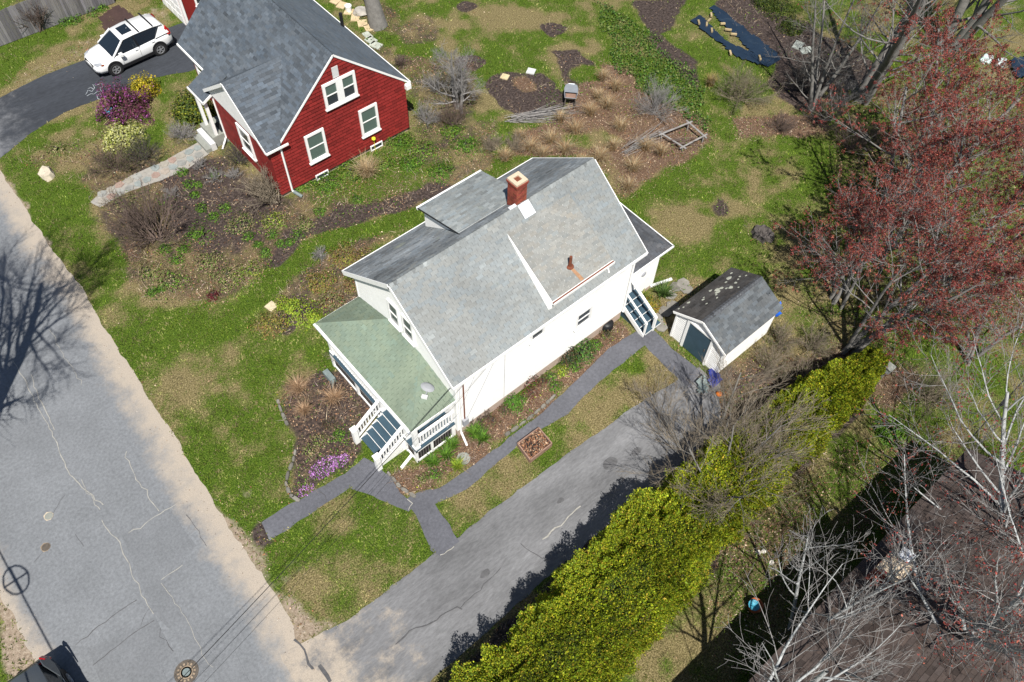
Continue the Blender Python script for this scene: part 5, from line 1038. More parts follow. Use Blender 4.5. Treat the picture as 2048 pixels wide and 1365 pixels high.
# ---------------------------------------------------------------- board fence at the top left
fe = thing('board_fence', (-2, 35.8, 0), 'tall weathered grey board fence along the far yard edge', 'fence'); r = rs(3); xx = -14.0
while xx < 2.6:
    w = r.uniform(.135, .16); c = r.uniform(.7, 1.35); m = MB(); m.c = (c, c, c*r.uniform(.96, 1.06)); h = 1.9+r.normal(0, .015); y = 35.85-.02*(xx+14)+r.normal(0, .004); m.box(xx, xx+w-.008, y-.011, y+.011, .03, h); m.build('plank', M['wood_grey'], fe); xx += w
part('rail', M['wood_grey'], fe, lambda m: [m.bar((-14, 35.88, z), (2.6, 35.55, z), .04, .09) for z in (.35, 1.0, 1.65)])
for x in np.arange(-13.5, 3, 2.4): part('post', M['wood_grey'], fe, lambda m: m.box(x-.05, x+.05, 35.92-.02*(x+14), 36.02-.02*(x+14), 0, 1.8))
# ---------------------------------------------------------------- loose things
def one(m, name, loc, matn, label, cat, group=None, smooth=False):
    loc = np.array(loc, float); o = bpy.data.objects.new(name, m.mesh(name, M[matn] if isinstance(matn, str) else matn, loc, smooth)); o.location = loc; COL.objects.link(o); ORG[o.name] = loc; return tag(o, label, cat, group)
def rock(px, rx, ry, h, seed, label, name='boulder', matn='stone', tint=(1, 1, 1), cat='boulder', group=None):
    c = Gp(*px); r = rs(seed); m = MB(); m.c = tint; rings = [[(c[0]+rx*k*math.cos(t)*f, c[1]+ry*k*math.sin(t)*f, h*z) for t, f in zip(np.linspace(0, 6.283, 10)[:-1], r.uniform(.75, 1.2, 9))] for k, z in ((1, -.1), (1.02, .35), (.72, .85))]
    loft(m, [q[::-1] for q in rings]); return one(m, name, (c[0], c[1], 0), matn, label, cat, group)
rock((95, 350), .34, .52, .34, 1, 'pale angular boulder standing on the lawn near the street', tint=(1.5, 1.4, 1.2))
rock((722, 28), .45, .4, .4, 2, 'rough grey boulder beside the trunk behind the red house')
def paver(px, s, rot, tint, label, cat='paving slab', name='paving_slab', hh=.06, group=None):
    c = Gp(*px); m = MB(); m.c = tint; u = np.array([math.cos(rot), math.sin(rot), 0]); v = np.array([-u[1], u[0], 0]); m.obox((c[0], c[1], hh/2+.005), u*s[0]/2, v*s[1]/2, (0, 0, hh/2)); return one(m, name, (c[0], c[1], 0), 'stone', label, cat, group)
paver((1010, 155), (.42, .42), .5, (1.6, 1.4, .95), 'tan square paving slab on the oval mulch bed')
paver((1062, 144), (.46, .46), .55, (1.5, 1.65, 1.75), 'pale grey square paving slab on the oval mulch bed')
paver((543, 614), (.42, .42), .2, (1.45, 1.32, 1.0), 'tan paving slab at the tip of the bed beside the porch')
for i, (p, s) in enumerate([((672, 3), (.6, .5)), ((684, 12), (.6, .5)), ((698, 25), (.55, .5)), ((711, 36), (.7, .5)), ((725, 48), (.6, .55)), ((738, 57), (.6, .5)), ((735, 72), (.6, .4)), ((742, 82), (.6, .5)), ((752, 92), (.65, .5))]):
    paver(p, s, .3+.2*i, (1.5, 1.25, .85) if i < 6 else (1.1, 1.25, 1.2), ['tan stepping stone cut by the top edge behind the red house', 'tan stepping stone just above the white bucket', 'tan stepping stone under the white bucket', 'tan stepping stone below the white bucket', 'tan stepping stone left of the terracotta pot', 'last tan stepping stone before the grey ones', 'first grey-green stepping stone after the tan ones', 'middle grey-green stepping stone by the red house eave', 'last grey-green stepping stone at the line end'][i], 'stepping stone', 'stepping_stone', group='stepping stones behind the red house')
c0 = W([(640, -6), (672, 30), (732, 66), (712, 72), (640, 10)]); m = MB(); m.prism([(9.75, 19.6, .25), (10.95, 19.6, .25), (10.95, 27.9, .25), (9.75, 27.9, .25)], (0, 0, -.25)); one(m, 'concrete_landing', (10.3, 23, 0), 'concrete', 'long grey concrete landing behind the red house', 'landing')
def pot(px, rad, h, matn, label, name='flower_pot', cat='flower pot', z=0, flare=.8):
    c = Gp(*px, z); m = MB(); m.lathe((c[0], c[1], z), [(rad*flare, 0), (rad*.95, h*.85), (rad, h*.86), (rad, h), (rad*.85, h), (rad*.8, h*.85), (.001, h*.85)], 14); return one(m, name, (c[0], c[1], z), matn, label, cat)
pot((698, 24), .2, .42, 'white', 'white bucket standing on the stepping stones', 'bucket', 'bucket'); pot((751, 42), .24, .35, 'terracotta', 'terracotta pot at the foot of the big trunk')
pot((1507, 1216), .26, .34, 'terracotta', 'terracotta pot with blue bowl in the side yard'); c = Gp(1507, 1212, .36); m = MB(); m.lathe((c[0], c[1], .36), [(.10, 0), (.2, .08), (.19, .08), (.001, .02)], 14); one(m, 'bowl', (c[0], c[1], .36), 'bluepot', 'blue bowl resting on the terracotta pot', 'bowl')
for i, p in enumerate([(1516, 1106), (1527, 1104), (1543, 1125)]): rock(p, .1, .09, .12, 30+i, 'small white stone among leaves beyond the hedge', 'white_stone', tint=(1.9, 1.9, 1.85), cat='stone', group='white stones beyond the hedge')
# tarps and sheets
def cloth(name, poly, matn, label, cat, amp=.07, seed=0, base=.03, res=.13):
    P = np.array(poly)[:, :2]; x0, y0 = P.min(0); x1, y1 = P.max(0); X, Y = np.meshgrid(np.arange(x0, x1+res, res), np.arange(y0, y1+res, res), indexing='ij'); X = X+(fbm(X, Y, .6, seed)-.5)*.3; ok = inpoly(X, Y, P)
    Z = base+amp*(fbm(X+Y*.3, Y, .55, seed+2, 3)-.25)+amp*.8*np.abs(fbm(X*.4, Y*1.6, .5, seed+5)-.5)
    idx = -np.ones(X.shape, int); cell = ok[:-1, :-1] & ok[1:, :-1] & ok[1:, 1:] & ok[:-1, 1:]; n1 = X.shape[1]; i, j = np.nonzero(cell); a = i*n1+j; c = np.array([P[:, 0].mean(), P[:, 1].mean(), 0]); V = np.stack([X, Y, Z], -1).reshape(-1, 3)-c
    F = np.stack([a, a+n1, a+n1+1, a+1], 1); used = np.unique(F); mp = -np.ones(len(V), int); mp[used] = np.arange(len(used)); o = bpy.data.objects.new(name, np_mesh(name, V[used], mp[F], M[matn], smooth=True)); o.location = c; COL.objects.link(o); return tag(o, label, cat)
cloth('brown_tarp', W([(194, 38), (236, 8), (282, 40), (250, 72), (208, 62)]), 'tarp_brown', 'crumpled dark brown tarp lying beside the white car', 'tarp', seed=1)
cloth('black_sheet', W([(1412, 14), (1432, 12), (1500, 66), (1545, 98), (1566, 122), (1535, 140), (1498, 108), (1470, 75), (1440, 50)]), 'plastic_black', 'wide black plastic garden sheet, the upper one', 'plastic sheet', amp=.17, seed=3)
cloth('black_sheet', W([(1376, 44), (1398, 30), (1440, 72), (1470, 94), (1500, 104), (1540, 140), (1515, 134), (1470, 118), (1440, 92), (1400, 62)]), 'plastic_black', 'narrow black plastic garden sheet, the lower one edged by lawn', 'plastic sheet', amp=.16, seed=7, base=.06)
for i, (p, l, a, mm) in enumerate([((1422, 32), .42, .8, 1), ((1445, 50), .34, -.6, 1.1), ((1456, 62), .46, -.9, .95), ((1467, 71), .4, -.8, 1.05), ((1413, 51), .4, .7, .8), ((1423, 63), .42, .8, .75), ((1397, 47), .45, .9, .7), ((1460, 108), .42, .9, 1), ((1519, 118), .45, .9, .8), ((1418, 43), .4, .2, .8)]):
    c = Gp(*p, .1); m = MB(); m.c = (mm, mm, mm*.9); u = np.array([math.cos(a), math.sin(a), 0]); m.obox((c[0], c[1], .18), u*l*.42, np.array([-u[1], u[0], 0])*.055, (0, 0, .045)); one(m, 'wood_block', (c[0], c[1], .12), 'wood_pale', ['pale lumber offcut at the top end of the wide black sheet', 'pale lumber offcut, curved one on the edge of the wide sheet', 'pale lumber offcut, left of two in the gap between sheets', 'pale lumber offcut, right of two in the gap between sheets', 'brown-orange offcut on the narrow black sheet', 'greyish offcut in the middle of the narrow black sheet', 'greyish offcut at the top end of the narrow black sheet', 'lumber offcut lying on the lawn below the sheets', 'lumber offcut on the lower end of the joined sheets', 'small offcut between the two sheet ends'][i], 'wood block', 'lumber offcuts on the black sheets')
for i, (p, a, lab) in enumerate([((1596, 92), .3, 'pale grey slab in the dark plot, the upper one'), ((1612, 102), -.4, 'pale grey slab in the dark plot, the lower one')]): paver(p, (.75, .5), a, (1.0, 1.15, 1.15), lab, 'slab', 'grey_slab')
cloth('blue_tarp', W([(1540, 618), (1556, 614), (1562, 640), (1546, 652)]), 'tarp_blue', 'bright blue tarp bunched at the shed back corner', 'tarp', amp=.5, seed=9, base=.25, res=.1)
cloth('navy_tarp', W([(1412, 742), (1434, 738), (1446, 770), (1424, 788), (1410, 770)]), 'tarp_navy', 'navy blue tarp on the ground in front of the shed', 'tarp', amp=.35, seed=11, base=.1, res=.1)
cloth('grey_tarp', W([(1388, 770), (1404, 752), (1418, 775), (1412, 800), (1392, 795)]), 'tarp_grey', 'grey-green tarp under the bare branches by the driveway end', 'tarp', amp=.4, seed=13, base=.15, res=.1)
cloth('blue_sheet', W([(2012, 128), (2060, 110), (2070, 160), (2030, 165)]), 'plastic_black', 'dark blue plastic sheet at the far right edge of the yard', 'plastic sheet', amp=.35, seed=15, base=.15)
for i, (p, lab) in enumerate([((1972, 122), 'white and green plastic bag, the left of two on the far lawn'), ((1999, 130), 'white and green plastic bag, next to the dark blue sheet')]):
    c = Gp(*p); m = MB(); r = rs(i); loft(m, [[(c[0]+.42*k*math.cos(t)*f, c[1]+.32*k*math.sin(t)*f, z) for t, f in zip(np.linspace(0, 6.283, 11)[:-1], r.uniform(.8, 1.2, 10))][::-1] for k, z in ((.9, 0), (1.05, .16), (.7, .32), (.2, .36))]); one(m, 'plastic_bag', (c[0], c[1], 0), 'bag', lab, 'bag')
# wooden planter between walk and driveway
def planter():
    a, b, c, d = Gp(1035, 893), Gp(1077, 862), Gp(1103, 893), Gp(1060, 926); root = thing('planter_box', Gp(1070, 893), 'low wooden planter box of brown leaves between walk and driveway', 'planter')
    for p, q in ((a, b), (b, c), (c, d), (d, a)): part('board', M['wood_bed'], root, lambda m: m.bar(p+Z1*.14, q+Z1*.14, .045, .28))
    part('soil', M['void'], root, lambda m: m.prism([p+Z1*.17 for p in (a, d, c, b)], (0, 0, -.15))); r = rs(2); u = r.random((700, 2)); pts = a+(b-a)*u[:, :1]*.94+(d-a)*u[:, 1:]*.94+(c-a)*.03; pts[:, 2] = r.uniform(.18, .25, 700); V, F = quads(pts, .075, r, up=1.2, aspect=.7); np_obj('dead_leaves', V, F, M['litter'], palette(700, [(.30, .15, .08), (.2, .09, .05), (.38, .27, .18), (.10, .06, .045)], r), parent=root, kind='stuff')
planter()
# satellite dish on the porch roof
def dishf():
    root = thing('satellite_dish', (-.25, .9, 3.2), 'pale grey satellite dish standing on the green porch roof', 'satellite dish'); ax = unit(np.array([-.72, -.5, .16])); c = np.array([-.35, 1.05, 3.68])
    part('dish', M['dish'], root, lambda m: m.lathe(c, [(.02, -.02), (.14, -.005), (.24, .04), (.26, .058), (.24, .05), (.14, .01), (.001, .0)], 24, ax=ax)); part('mast', M['dish'], root, lambda m: (m.tube([(-.25, 1.12, 3.22), (-.27, 1.10, 3.52), c-ax*.04], .025, 6), m.box(-.35, -.15, 1.02, 1.22, 3.24, 3.27)))
    f = c+ax*.42+np.array([0, 0, -.16]); part('feed_arm', M['dish'], root, lambda m: m.bar(c-Z1*.25-ax*.05, f, .03)); part('receiver', M['white_dull'], root, lambda m: (m.obox(f, ax*.07, unit(np.cross(ax, Z1))*.11, np.cross(ax, unit(np.cross(ax, Z1)))*.045)))
dishf()
# things by the side door
m = MB(); c = Gp(1212, 655); m.lathe((c[0], c[1], 0), [(.26, 0), (.31, .12), (.30, .34), (.22, .42), (.001, .44)], 16); one(m, 'black_tub', (c[0], c[1], 0), 'black', 'round black covered tub against the white wall', 'tub', smooth=True)
c = Gp(1291, 634); m = MB(); m.lathe((c[0], c[1], 0), [(.05, 0), (.19, .06), (.23, .15), (.18, .25), (.04, .27), (.03, .33), (.001, .34)], 14); one(m, 'pumpkin', (c[0], c[1], 0), 'orange', 'orange pumpkin on the ground beside the side steps', 'pumpkin', smooth=True)
c = Gp(1437, 790); m = MB(); m.lathe((c[0], c[1], 0), [(.04, 0), (.12, .05), (.14, .1), (.001, .2)], 12); one(m, 'orange_ball', (c[0], c[1], 0), 'orange', 'small orange ball in the leaves near the navy tarp', 'ball', smooth=True)
for p, q, lab in ((Gp(824, 912), Gp(803, 938), 'white downspout extension on the ground by the porch corner'), (Gp(1299, 575), Gp(1343, 560), 'white downspout extension on the ground behind the extension')):
    m = MB(); m.bar(p+Z1*.06, q+Z1*.06, .11, .08); one(m, 'drain_extension', (p+q)/2*np.array([1, 1, 0]), 'white', lab, 'drain pipe')
c = Gp(927, 918); m = MB(); m.lathe((c[0], c[1], .0), [(.27, 0), (.27, .04), (.24, .05), (.001, .05)], 18); one(m, 'round_stone', (c[0], c[1], 0), 'concrete', 'round grey stepping stone in the bed by the walk', 'stepping stone')
c = Gp(660, 757); m = MB(); m.box(c[0]-.12, c[0]+.12, c[1]-.3, c[1]+.3, 0, .28); m.tube([(c[0], c[1]-.3, .2), (c[0]-.2, c[1]-.55, .12)], .05, 6); one(m, 'splash_bin', (c[0], c[1], 0), 'tarp_grey', 'grey-green garden bin below the porch corner', 'bin')
c = Gp(224, 235); m = MB(); m.lathe((c[0], c[1], 0), [(.16, 0), (.18, .45), (.2, .46), (.2, .5), (.001, .5)], 12); one(m, 'teal_bucket', (c[0], c[1], 0), 'bluepot', 'teal bucket between the purple and pale yellow shrubs', 'bucket')
# garden beds: small ornaments
c = Gp(751, 302); m = MB(); m.tube([(c[0], c[1], 0), (c[0], c[1], .75)], .012, 5); m.lathe((c[0], c[1], .8), [(.001, -.1), (.09, -.06), (.11, 0), (.09, .06), (.001, .1)], 10); one(m, 'garden_globe', (c[0], c[1], 0), mat('yellow_globe', (.75, .70, .04), .5, .05), 'yellow ball on a stake beside the red house wall', 'garden ornament')
# wheelbarrow
def barrow():
    root = thing('wheelbarrow', Gp(1140, 200), 'grey wheelbarrow with brown load standing by the oval bed', 'wheelbarrow'); b = Gp(1140, 205); f = unit(np.array([.62, .60, 0])); s = np.array([-f[1], f[0], 0])
    def tray(m):
        prof = [(-.42, .30, .62), (-.1, .34, .64), (.3, .36, .66), (.55, .30, .68), (.66, .16, .68)]
        top = [b+f*x+s*w+Z1*z for x, w, z in prof]+[b+f*x-s*w+Z1*z for x, w, z in prof[::-1]]; bot = [b+f*(x*.55+.02)+s*w*.62+Z1*.36 for x, w, z in prof]+[b+f*(x*.55+.02)-s*w*.62+Z1*.36 for x, w, z in prof[::-1]]
        n = len(top); m.add(top+bot, [(i, (i+1) % n, (i+1) % n+n, i+n) for i in range(n)]+[list(range(n, 2*n))])
    part('tray', M['galv'], root, tray)
    def rim(m):
        prof = [(-.42, .30, .62), (-.1, .34, .64), (.3, .36, .66), (.55, .30, .68), (.66, .16, .68)]; P = [b+f*x+s*w+Z1*z for x, w, z in prof]+[b+f*x-s*w+Z1*z for x, w, z in prof[::-1]]; m.tube(P+[P[0]], .02, 5)
    part('tray_rim', M['galv'], root, rim)
    part('load', M['wood_bed'], root, lambda m: m.add([b+f*(-.34)+s*.26+Z1*.55, b+f*(-.34)-s*.26+Z1*.55, b+f*.12-s*.27+Z1*.5, b+f*.12+s*.27+Z1*.5], [(0, 1, 2, 3)]))
    part('hood', M['galv'], root, lambda m: m.add([b+f*x+s*w+Z1*z for x, w, z in [(.0, .34, .65), (.3, .36, .665), (.55, .30, .69), (.66, .16, .69)]]+[b+f*x-s*w+Z1*z for x, w, z in [(.66, .16, .69), (.55, .30, .69), (.3, .36, .665), (.0, .34, .65)]], [list(range(8))[::-1]]))
    for q in (-1, 1):
        part('handle', M['iron'], root, lambda m: m.tube([b+f*.55+s*q*.12+Z1*.22, b-f*.3+s*q*.24+Z1*.48, b-f*.95+s*q*.30+Z1*.66], .022, 6)); part('leg', M['iron'], root, lambda m: m.tube([b-f*.28+s*q*.24+Z1*.48, b-f*.34+s*q*.26], .022, 6))
    part('wheel', M['rubber'], root, lambda m: m.lathe(b+f*.62+Z1*.2, [(.12, -.05), (.2, -.04), (.2, .04), (.12, .05)], 16, ax=s))
barrow()
# brush piles
def sticks(name, p, q, n, spread, seed, label, matn='bark_silver', h=.35):
    r = rs(seed); p, q = np.asarray(p), np.asarray(q); d = unit(q-p); s = np.array([-d[1], d[0], 0]); L = np.linalg.norm(q-p); c = (p+q)/2; root = thing(name, (c[0], c[1], 0), label, 'brush pile'); P = p+d*r.uniform(0, .35*L, n)[:, None]+s*r.normal(0, spread*.6, n)[:, None]; P[:, 2] = r.uniform(.03, h, n)
    D = unit(d+s*r.normal(0, .14, n)[:, None]+np.array([0, 0, 1])*r.normal(0, .05, n)[:, None]); pts, rad = grow(P, D, L*r.uniform(.4, .85, n), r.uniform(.008, .022, n), 4, .05, 0, r); pts[:, :, 2] = np.maximum(pts[:, :, 2], .02)
    for i in range(n): V, F = tubes(pts[i:i+1], rad[i:i+1], 4); np_obj('stick', V, F, M[matn], parent=root)
sticks('brush_pile', Gp(1008, 246), Gp(1150, 222), 70, .22, 1, 'bundle of grey cut branches beside the oval bed'); sticks('brush_pile', Gp(1240, 315), Gp(1335, 262), 40, .16, 2, 'heap of long pale sticks behind the white house roof', h=.5); 
fr_ = [Gp(1324, 268, .35), Gp(1378, 246, .5), Gp(1408, 272, .45), Gp(1366, 294, .3)]; wf = thing('pole_trellis', (fr_[0]+fr_[2])/2*np.array([1, 1, 0]), 'weathered square of poles lying among dry stalks at the lawn edge', 'trellis')
for i_ in range(4): part('pole', M['bark_silver'], wf, lambda m: m.tube([fr_[i_]+unit(fr_[i_]-fr_[(i_+1) % 4])*.2, fr_[(i_+1) % 4]+unit(fr_[(i_+1) % 4]-fr_[i_])*.2], .045, 6))
for i_ in range(4): part('leg', M['bark_silver'], wf, lambda m: m.tube([fr_[i_]*np.array([1, 1, 0]), fr_[i_]], .04, 6))
sticks('brush_pile', Gp(1330, 290), Gp(1400, 285), 22, .3, 5, 'low scatter of brown branches edging the right lawn', 'bark_brown', .4)
# tree stump ring on the right lawn
c = Gp(1525, 470); m = MB(); r = rs(6); prof = [(.52, 0), (.47, .12), (.44, .24), (.30, .25), (.22, .14), (.001, .10)]; m.lathe((c[0], c[1], 0), prof, 18); m.V = [(c[0]+(v[0]-c[0])*f, c[1]+(v[1]-c[1])*f, v[2]*g) for v, f, g in zip(m.V, np.tile(r.uniform(.82, 1.2, 18), 7), r.uniform(.75, 1.2, len(m.V)))]; one(m, 'tree_stump', (c[0], c[1], 0), 'bark_dark', 'hollow grey tree stump on the right lawn', 'tree stump')
# box on a post
c = Gp(1750, 772); bb = thing('nest_box', c, 'pale grey box on a post behind the hedge end', 'nest box'); part('post', M['bark_silver'], bb, lambda m: m.box(c[0]-.04, c[0]+.04, c[1]-.04, c[1]+.04, 0, 1.2)); part('box', M['dish'], bb, lambda m: m.box(c[0]-.14, c[0]+.14, c[1]-.16, c[1]+.16, 1.2, 1.5)); part('lid', M['concrete'], bb, lambda m: m.box(c[0]-.18, c[0]+.18, c[1]-.2, c[1]+.2, 1.5, 1.54))
# manhole and valve covers
def manhole():
    c = Gp(373, 1345); root = thing('manhole_cover', (c[0], c[1], 0), 'round cast iron manhole cover in the street', 'manhole cover'); part('ring', M['iron'], root, lambda m: m.lathe((c[0], c[1], .0125), [(.40, 0), (.40, .010), (.335, .012), (.33, .004), (.001, .004)], 32)); part('raised_ring', M['iron_rust'], root, lambda m: m.lathe((c[0], c[1], .0125), [(.215, .005), (.215, .014), (.18, .014), (.18, .005)], 28))
    for t in np.arange(14)*6.283/14: part('stud', M['iron_rust'], root, lambda m: m.obox((c[0]+.272*math.cos(t), c[1]+.272*math.sin(t), .022), (.035*math.cos(t), .035*math.sin(t), 0), (-.03*math.sin(t), .03*math.cos(t), 0), (0, 0, .006)))
    part('centre', M['tarp_grey'], root, lambda m: m.lathe((c[0], c[1], .0125), [(.13, .005), (.13, .013), (.001, .013)], 18))
manhole()
for p, lab, mm, cc in (((98, 1033), 'small valve cover with pale rim in the street, the upper of two', 'concrete', 'bluepot'), ((92, 1095), 'small rusty valve cover in the street, the lower of two', 'iron', 'iron')):
    c = Gp(*p); root = thing('valve_cover', (c[0], c[1], 0), lab, 'valve cover'); part('patch', M['cream' if mm == 'concrete' else 'iron_rust'], root, lambda m: m.prism([(c[0]+.2*math.cos(t)*f, c[1]+.17*math.sin(t)*f, .017) for t, f in zip(np.linspace(0, 6.28, 9)[:-1], rs(3).uniform(.8, 1.25, 8))], (0, 0, -.004))); part('collar', M[mm], root, lambda m: m.lathe((c[0], c[1], .0165), [(.15, 0), (.15, .008), (.10, .008)], 18)); part('lid', M[cc] if cc != 'bluepot' else M['galv'], root, lambda m: m.lathe((c[0], c[1], .0165), [(.095, 0), (.095, .006), (.001, .006)], 16))
# chalk drawing on the neighbour's driveway
for i, px in enumerate([[(172, 190), (176, 181), (184, 184), (190, 176), (186, 170), (194, 172), (200, 168), (206, 170), (205, 175), (198, 178)], [(174, 193), (182, 188), (188, 189), (196, 183), (203, 186), (201, 178)], [(195, 199), (194, 192), (199, 188), (204, 193), (200, 200), (196, 198)], [(176, 178), (182, 176), (188, 180)]]): ribbon('chalk_line', px, .03, .014, M['chalk'], ndrive, .008, 90+i)
# stone edging of the front bed and along the wall bed
r = rs(12)
for poly, tint, elab in (([(592, 900), (586, 925), (576, 950), (573, 968), (580, 990), (592, 998)], .6, 'low grey edging stone between the phlox bed and the lawn'), ([(556, 800), (560, 815), (575, 850)], .6, 'low grey edging stone at the street side of the stalk mounds'), ([(775, 945), (790, 962), (800, 975), (820, 988), (832, 995)], .6, 'low grey edging stone at the walk corner below the steps'), ([(1010, 872), (1035, 855), (1060, 836), (1085, 815), (1105, 796)], .55, 'low grey edging stone between the wall bed and the walk')):
    P = W(poly); L = np.r_[0, np.cumsum(np.linalg.norm(np.diff(P, axis=0), axis=1))]; t = 0
    while t < L[-1]:
        l = r.uniform(.2, .42); q = np.array([np.interp(t+l/2, L, P[:, 0]), np.interp(t+l/2, L, P[:, 1])]); d = np.array([np.interp(t+l, L, P[:, 0])-np.interp(t, L, P[:, 0]), np.interp(t+l, L, P[:, 1])-np.interp(t, L, P[:, 1])]); d /= np.linalg.norm(d)+1e-9; m = MB(); c = tint*r.uniform(.75, 1.25); c *= .8; m.c = (c, c, c*.97); n_ = np.array([-d[1], d[0]]); k = r.uniform(.05, .085); rings = [[(q[0]+d[0]*a*l*.5*f+n_[0]*b*k*f, q[1]+d[1]*a*l*.5*f+n_[1]*b*k*f, z) for a, b in ((-1, -.6), (-.4, -1), (.5, -1), (1, -.3), (.8, .8), (-.2, 1), (-.9, .6))] for f, z in ((1, -.01), (1, .06), (.7, .10))]; loft(m, [x[::-1] for x in rings]); one(m, 'edging_stone', (q[0], q[1], 0), 'stone', elab, 'stone', 'edging stones of the beds'); t += l+.03
# patio stones near the shed
r = rs(17)
for i, p in enumerate([(1340, 590), (1352, 575), (1366, 568), (1345, 612), (1330, 625), (1322, 655), (1312, 640), (1372, 580)]):
    c = Gp(*p); m = MB(); k = r.uniform(.45, .7); m.c = (k, k, k*.98); q = r.integers(6, 8); a0 = r.random()*6; m.prism([(c[0]+.32*math.cos(a0+6.283*t/q)*r.uniform(.8, 1.15), c[1]+.32*math.sin(a0+6.283*t/q)*r.uniform(.8, 1.15), .04) for t in range(q)], (0, 0, -.05)); m.V = [(v[0], v[1], v[2]+i*.005) for v in m.V]; one(m, 'patio_stone', (c[0], c[1], 0), 'stone', ['grey patio stone right of the spiky plant', 'grey patio stone above the spiky plant', 'grey patio stone towards the lawn, second from the end', 'grey patio stone close to the shed shadow', 'grey patio stone below the spiky plant', 'grey patio stone next to the walk corner', 'grey patio stone near the pumpkin', 'grey patio stone farthest out on the lawn'][i], 'patio stone', 'patio stones by the shed')
# ---------------------------------------------------------------- utility pole (out of frame) and wires
up = thing('utility_pole', (-17.6, -5.0, 0), 'wooden utility pole beside the street carrying the house cables', 'utility pole'); part('pole', M['bark_dark'], up, lambda m: m.tube([(-17.6, -5, 0), (-17.6, -5, 9.5)], [.16, .11], 10)); part('crossarm', M['bark_dark'], up, lambda m: m.bar((-18.6, -5, 8.8), (-16.6, -5, 8.8), .09, .11))
def wire(name, p, q, sag, rad, label, matn='black'):
    p, q = np.asarray(p, float), np.asarray(q, float); t = np.linspace(0, 1, 24); pts = [p+(q-p)*a-Z1*sag*4*a*(1-a) for a in t]; m = MB(); m.tube(pts, rad, 5); return one(m, name, p, matn, label, 'cable')
wire('service_cable', (.05, .12, 4.42), (-17.5, -4.95, 7.6), .35, .011, 'black twisted service cable running from the house eave over the porch'); wire('service_cable', (1.4, .22, 4.3), (-17.5, -5.0, 7.0), .5, .005, 'thin cable crossing the front walk from the house wall, nearer the eave'); wire('service_cable', (2.3, .22, 4.25), (-17.5, -5.05, 6.6), .6, .005, 'thin cable crossing the front lawn nearest the driveway')
wire('street_cable', (-17.7, -60, 6.9), (-17.6, -5, 6.9), .4, .02, 'street cable south of the pole, out of view'); sc_ = wire('street_cable', (-17.6, -5, 6.9), (-17.2, 55, 6.9), .5, .03, 'thick cable strung along the street beyond the left edge')
m = MB(); c = np.array([-17.55, 2.4, 6.8]); m.tube([c+np.array([0, .42*math.cos(t)*(1.35 if abs(math.cos(t)) > .5 else 1), .0])+np.array([.42*math.sin(t), 0, 0]) for t in np.linspace(0, 6.283, 17)], .035, 5, cap=False); m.bar(c-Y1*.6, c+Y1*.6, .05); m.bar(c-X1*.4, c+X1*.4, .05); one(m, 'cable_coil', c, 'black', 'coil of spare cable hung on the street line', 'cable coil')
lc = wire('yard_cable', (13.0, -12.9, 3.1), (46, -12.2, 9.5), .25, .02, 'dark cable with splice boxes crossing the right yard')
for t, lab in ((.075, 'black splice box on the yard cable, the lower one'), (.155, 'black splice box on the yard cable, the upper one')):
    p = np.array([13, -12.9, 3.1])+(np.array([46, -12.2, 9.5])-np.array([13, -12.9, 3.1]))*t-Z1*.25*4*t*(1-t); m = MB(); d = unit(np.array([33, .7, 6.4])); m.bar(p-d*.25, p+d*.25, .13, .13); one(m, 'splice_box', p, 'black', lab, 'splice box')
# ---------------------------------------------------------------- shrubs and plants
GREEN = [(.08, .18, .018), (.13, .25, .026), (.05, .11, .015)]; LIME = [(.23, .33, .03), (.31, .36, .04), (.14, .23, .025)]
bush('azalea', Gp(256, 222), 1.32, 1.55, 1, [(.10, .028, .055), (.16, .04, .085), (.07, .05, .03), (.12, .06, .06)], 'large rounded purple flowering shrub at the driveway edge', n=5200, size=.10, lump=.55, flower=(1700, .085, [(.30, .06, .29), (.38, .10, .36), (.20, .04, .18)]))
bush('euonymus', Gp(291, 186), .74, 1.05, 2, [(.42, .32, .02), (.50, .42, .03), (.22, .22, .02), (.30, .24, .02)], 'golden yellow shrub behind the purple one', n=2400, size=.10)
bush('pale_shrub', Gp(247, 280), 1.08, .95, 3, [(.46, .45, .17), (.36, .38, .09), (.22, .26, .05), (.52, .52, .28)], 'pale creamy yellow shrub in front of the purple one', n=3000, size=.10)
bush('rhododendron', Gp(384, 232), .95, 1.45, 4, [(.07, .11, .018), (.13, .17, .022), (.04, .07, .015), (.20, .21, .02)], 'rounded evergreen shrub next to the red house porch', n=3000, size=.12)
bush('golden_shrub', (2.2, 23.4), .5, .9, 41, [(.30, .28, .03), (.14, .18, .02)], 'small yellow-green shrub behind the red house porch posts', n=900, size=.10)
twiggy('lilac_grey_shrub', Gp(366, 275), .75, .85, 5, 'low grey-mauve twiggy shrub below the rounded evergreen', stems=40, matn='bark_silver', cone=75)
twiggy('barberry', Gp(232, 340), .95, 1.35, 6, 'wide bare brown shrub above the boulder lawn', stems=46, matn='bark_brown', cone=75, leafs=(1500, .05, [(.10, .12, .03), (.07, .08, .03)]))
twiggy('barberry', Gp(290, 318), .9, 1.2, 7, 'bare brown shrub touching the flagstone path from above', stems=40, matn='bark_dark', cone=75, leafs=(1100, .05, [(.08, .10, .03)]))
twiggy('witch_hazel', Gp(316, 478), 2.3, 2.5, 8, 'wide-spreading bare purple-brown shrub below the flagstone path', stems=34, matn='bark_brown', cone=70, kid=(9, 8), r0=.03, lean=(-.15, .25, 0))
twiggy('bare_shrub', Gp(548, 404), 1.9, 1.7, 9, 'bare multi-stemmed shrub at the red house corner', stems=26, matn='bark_tan', cone=55, r0=.035, lean=(-.5, .35, 0))
twiggy('bare_shrub', Gp(480, 322), 1.0, 1.1, 10, 'dark twiggy shrub under the red house front window', stems=34, matn='bark_dark', cone=72)
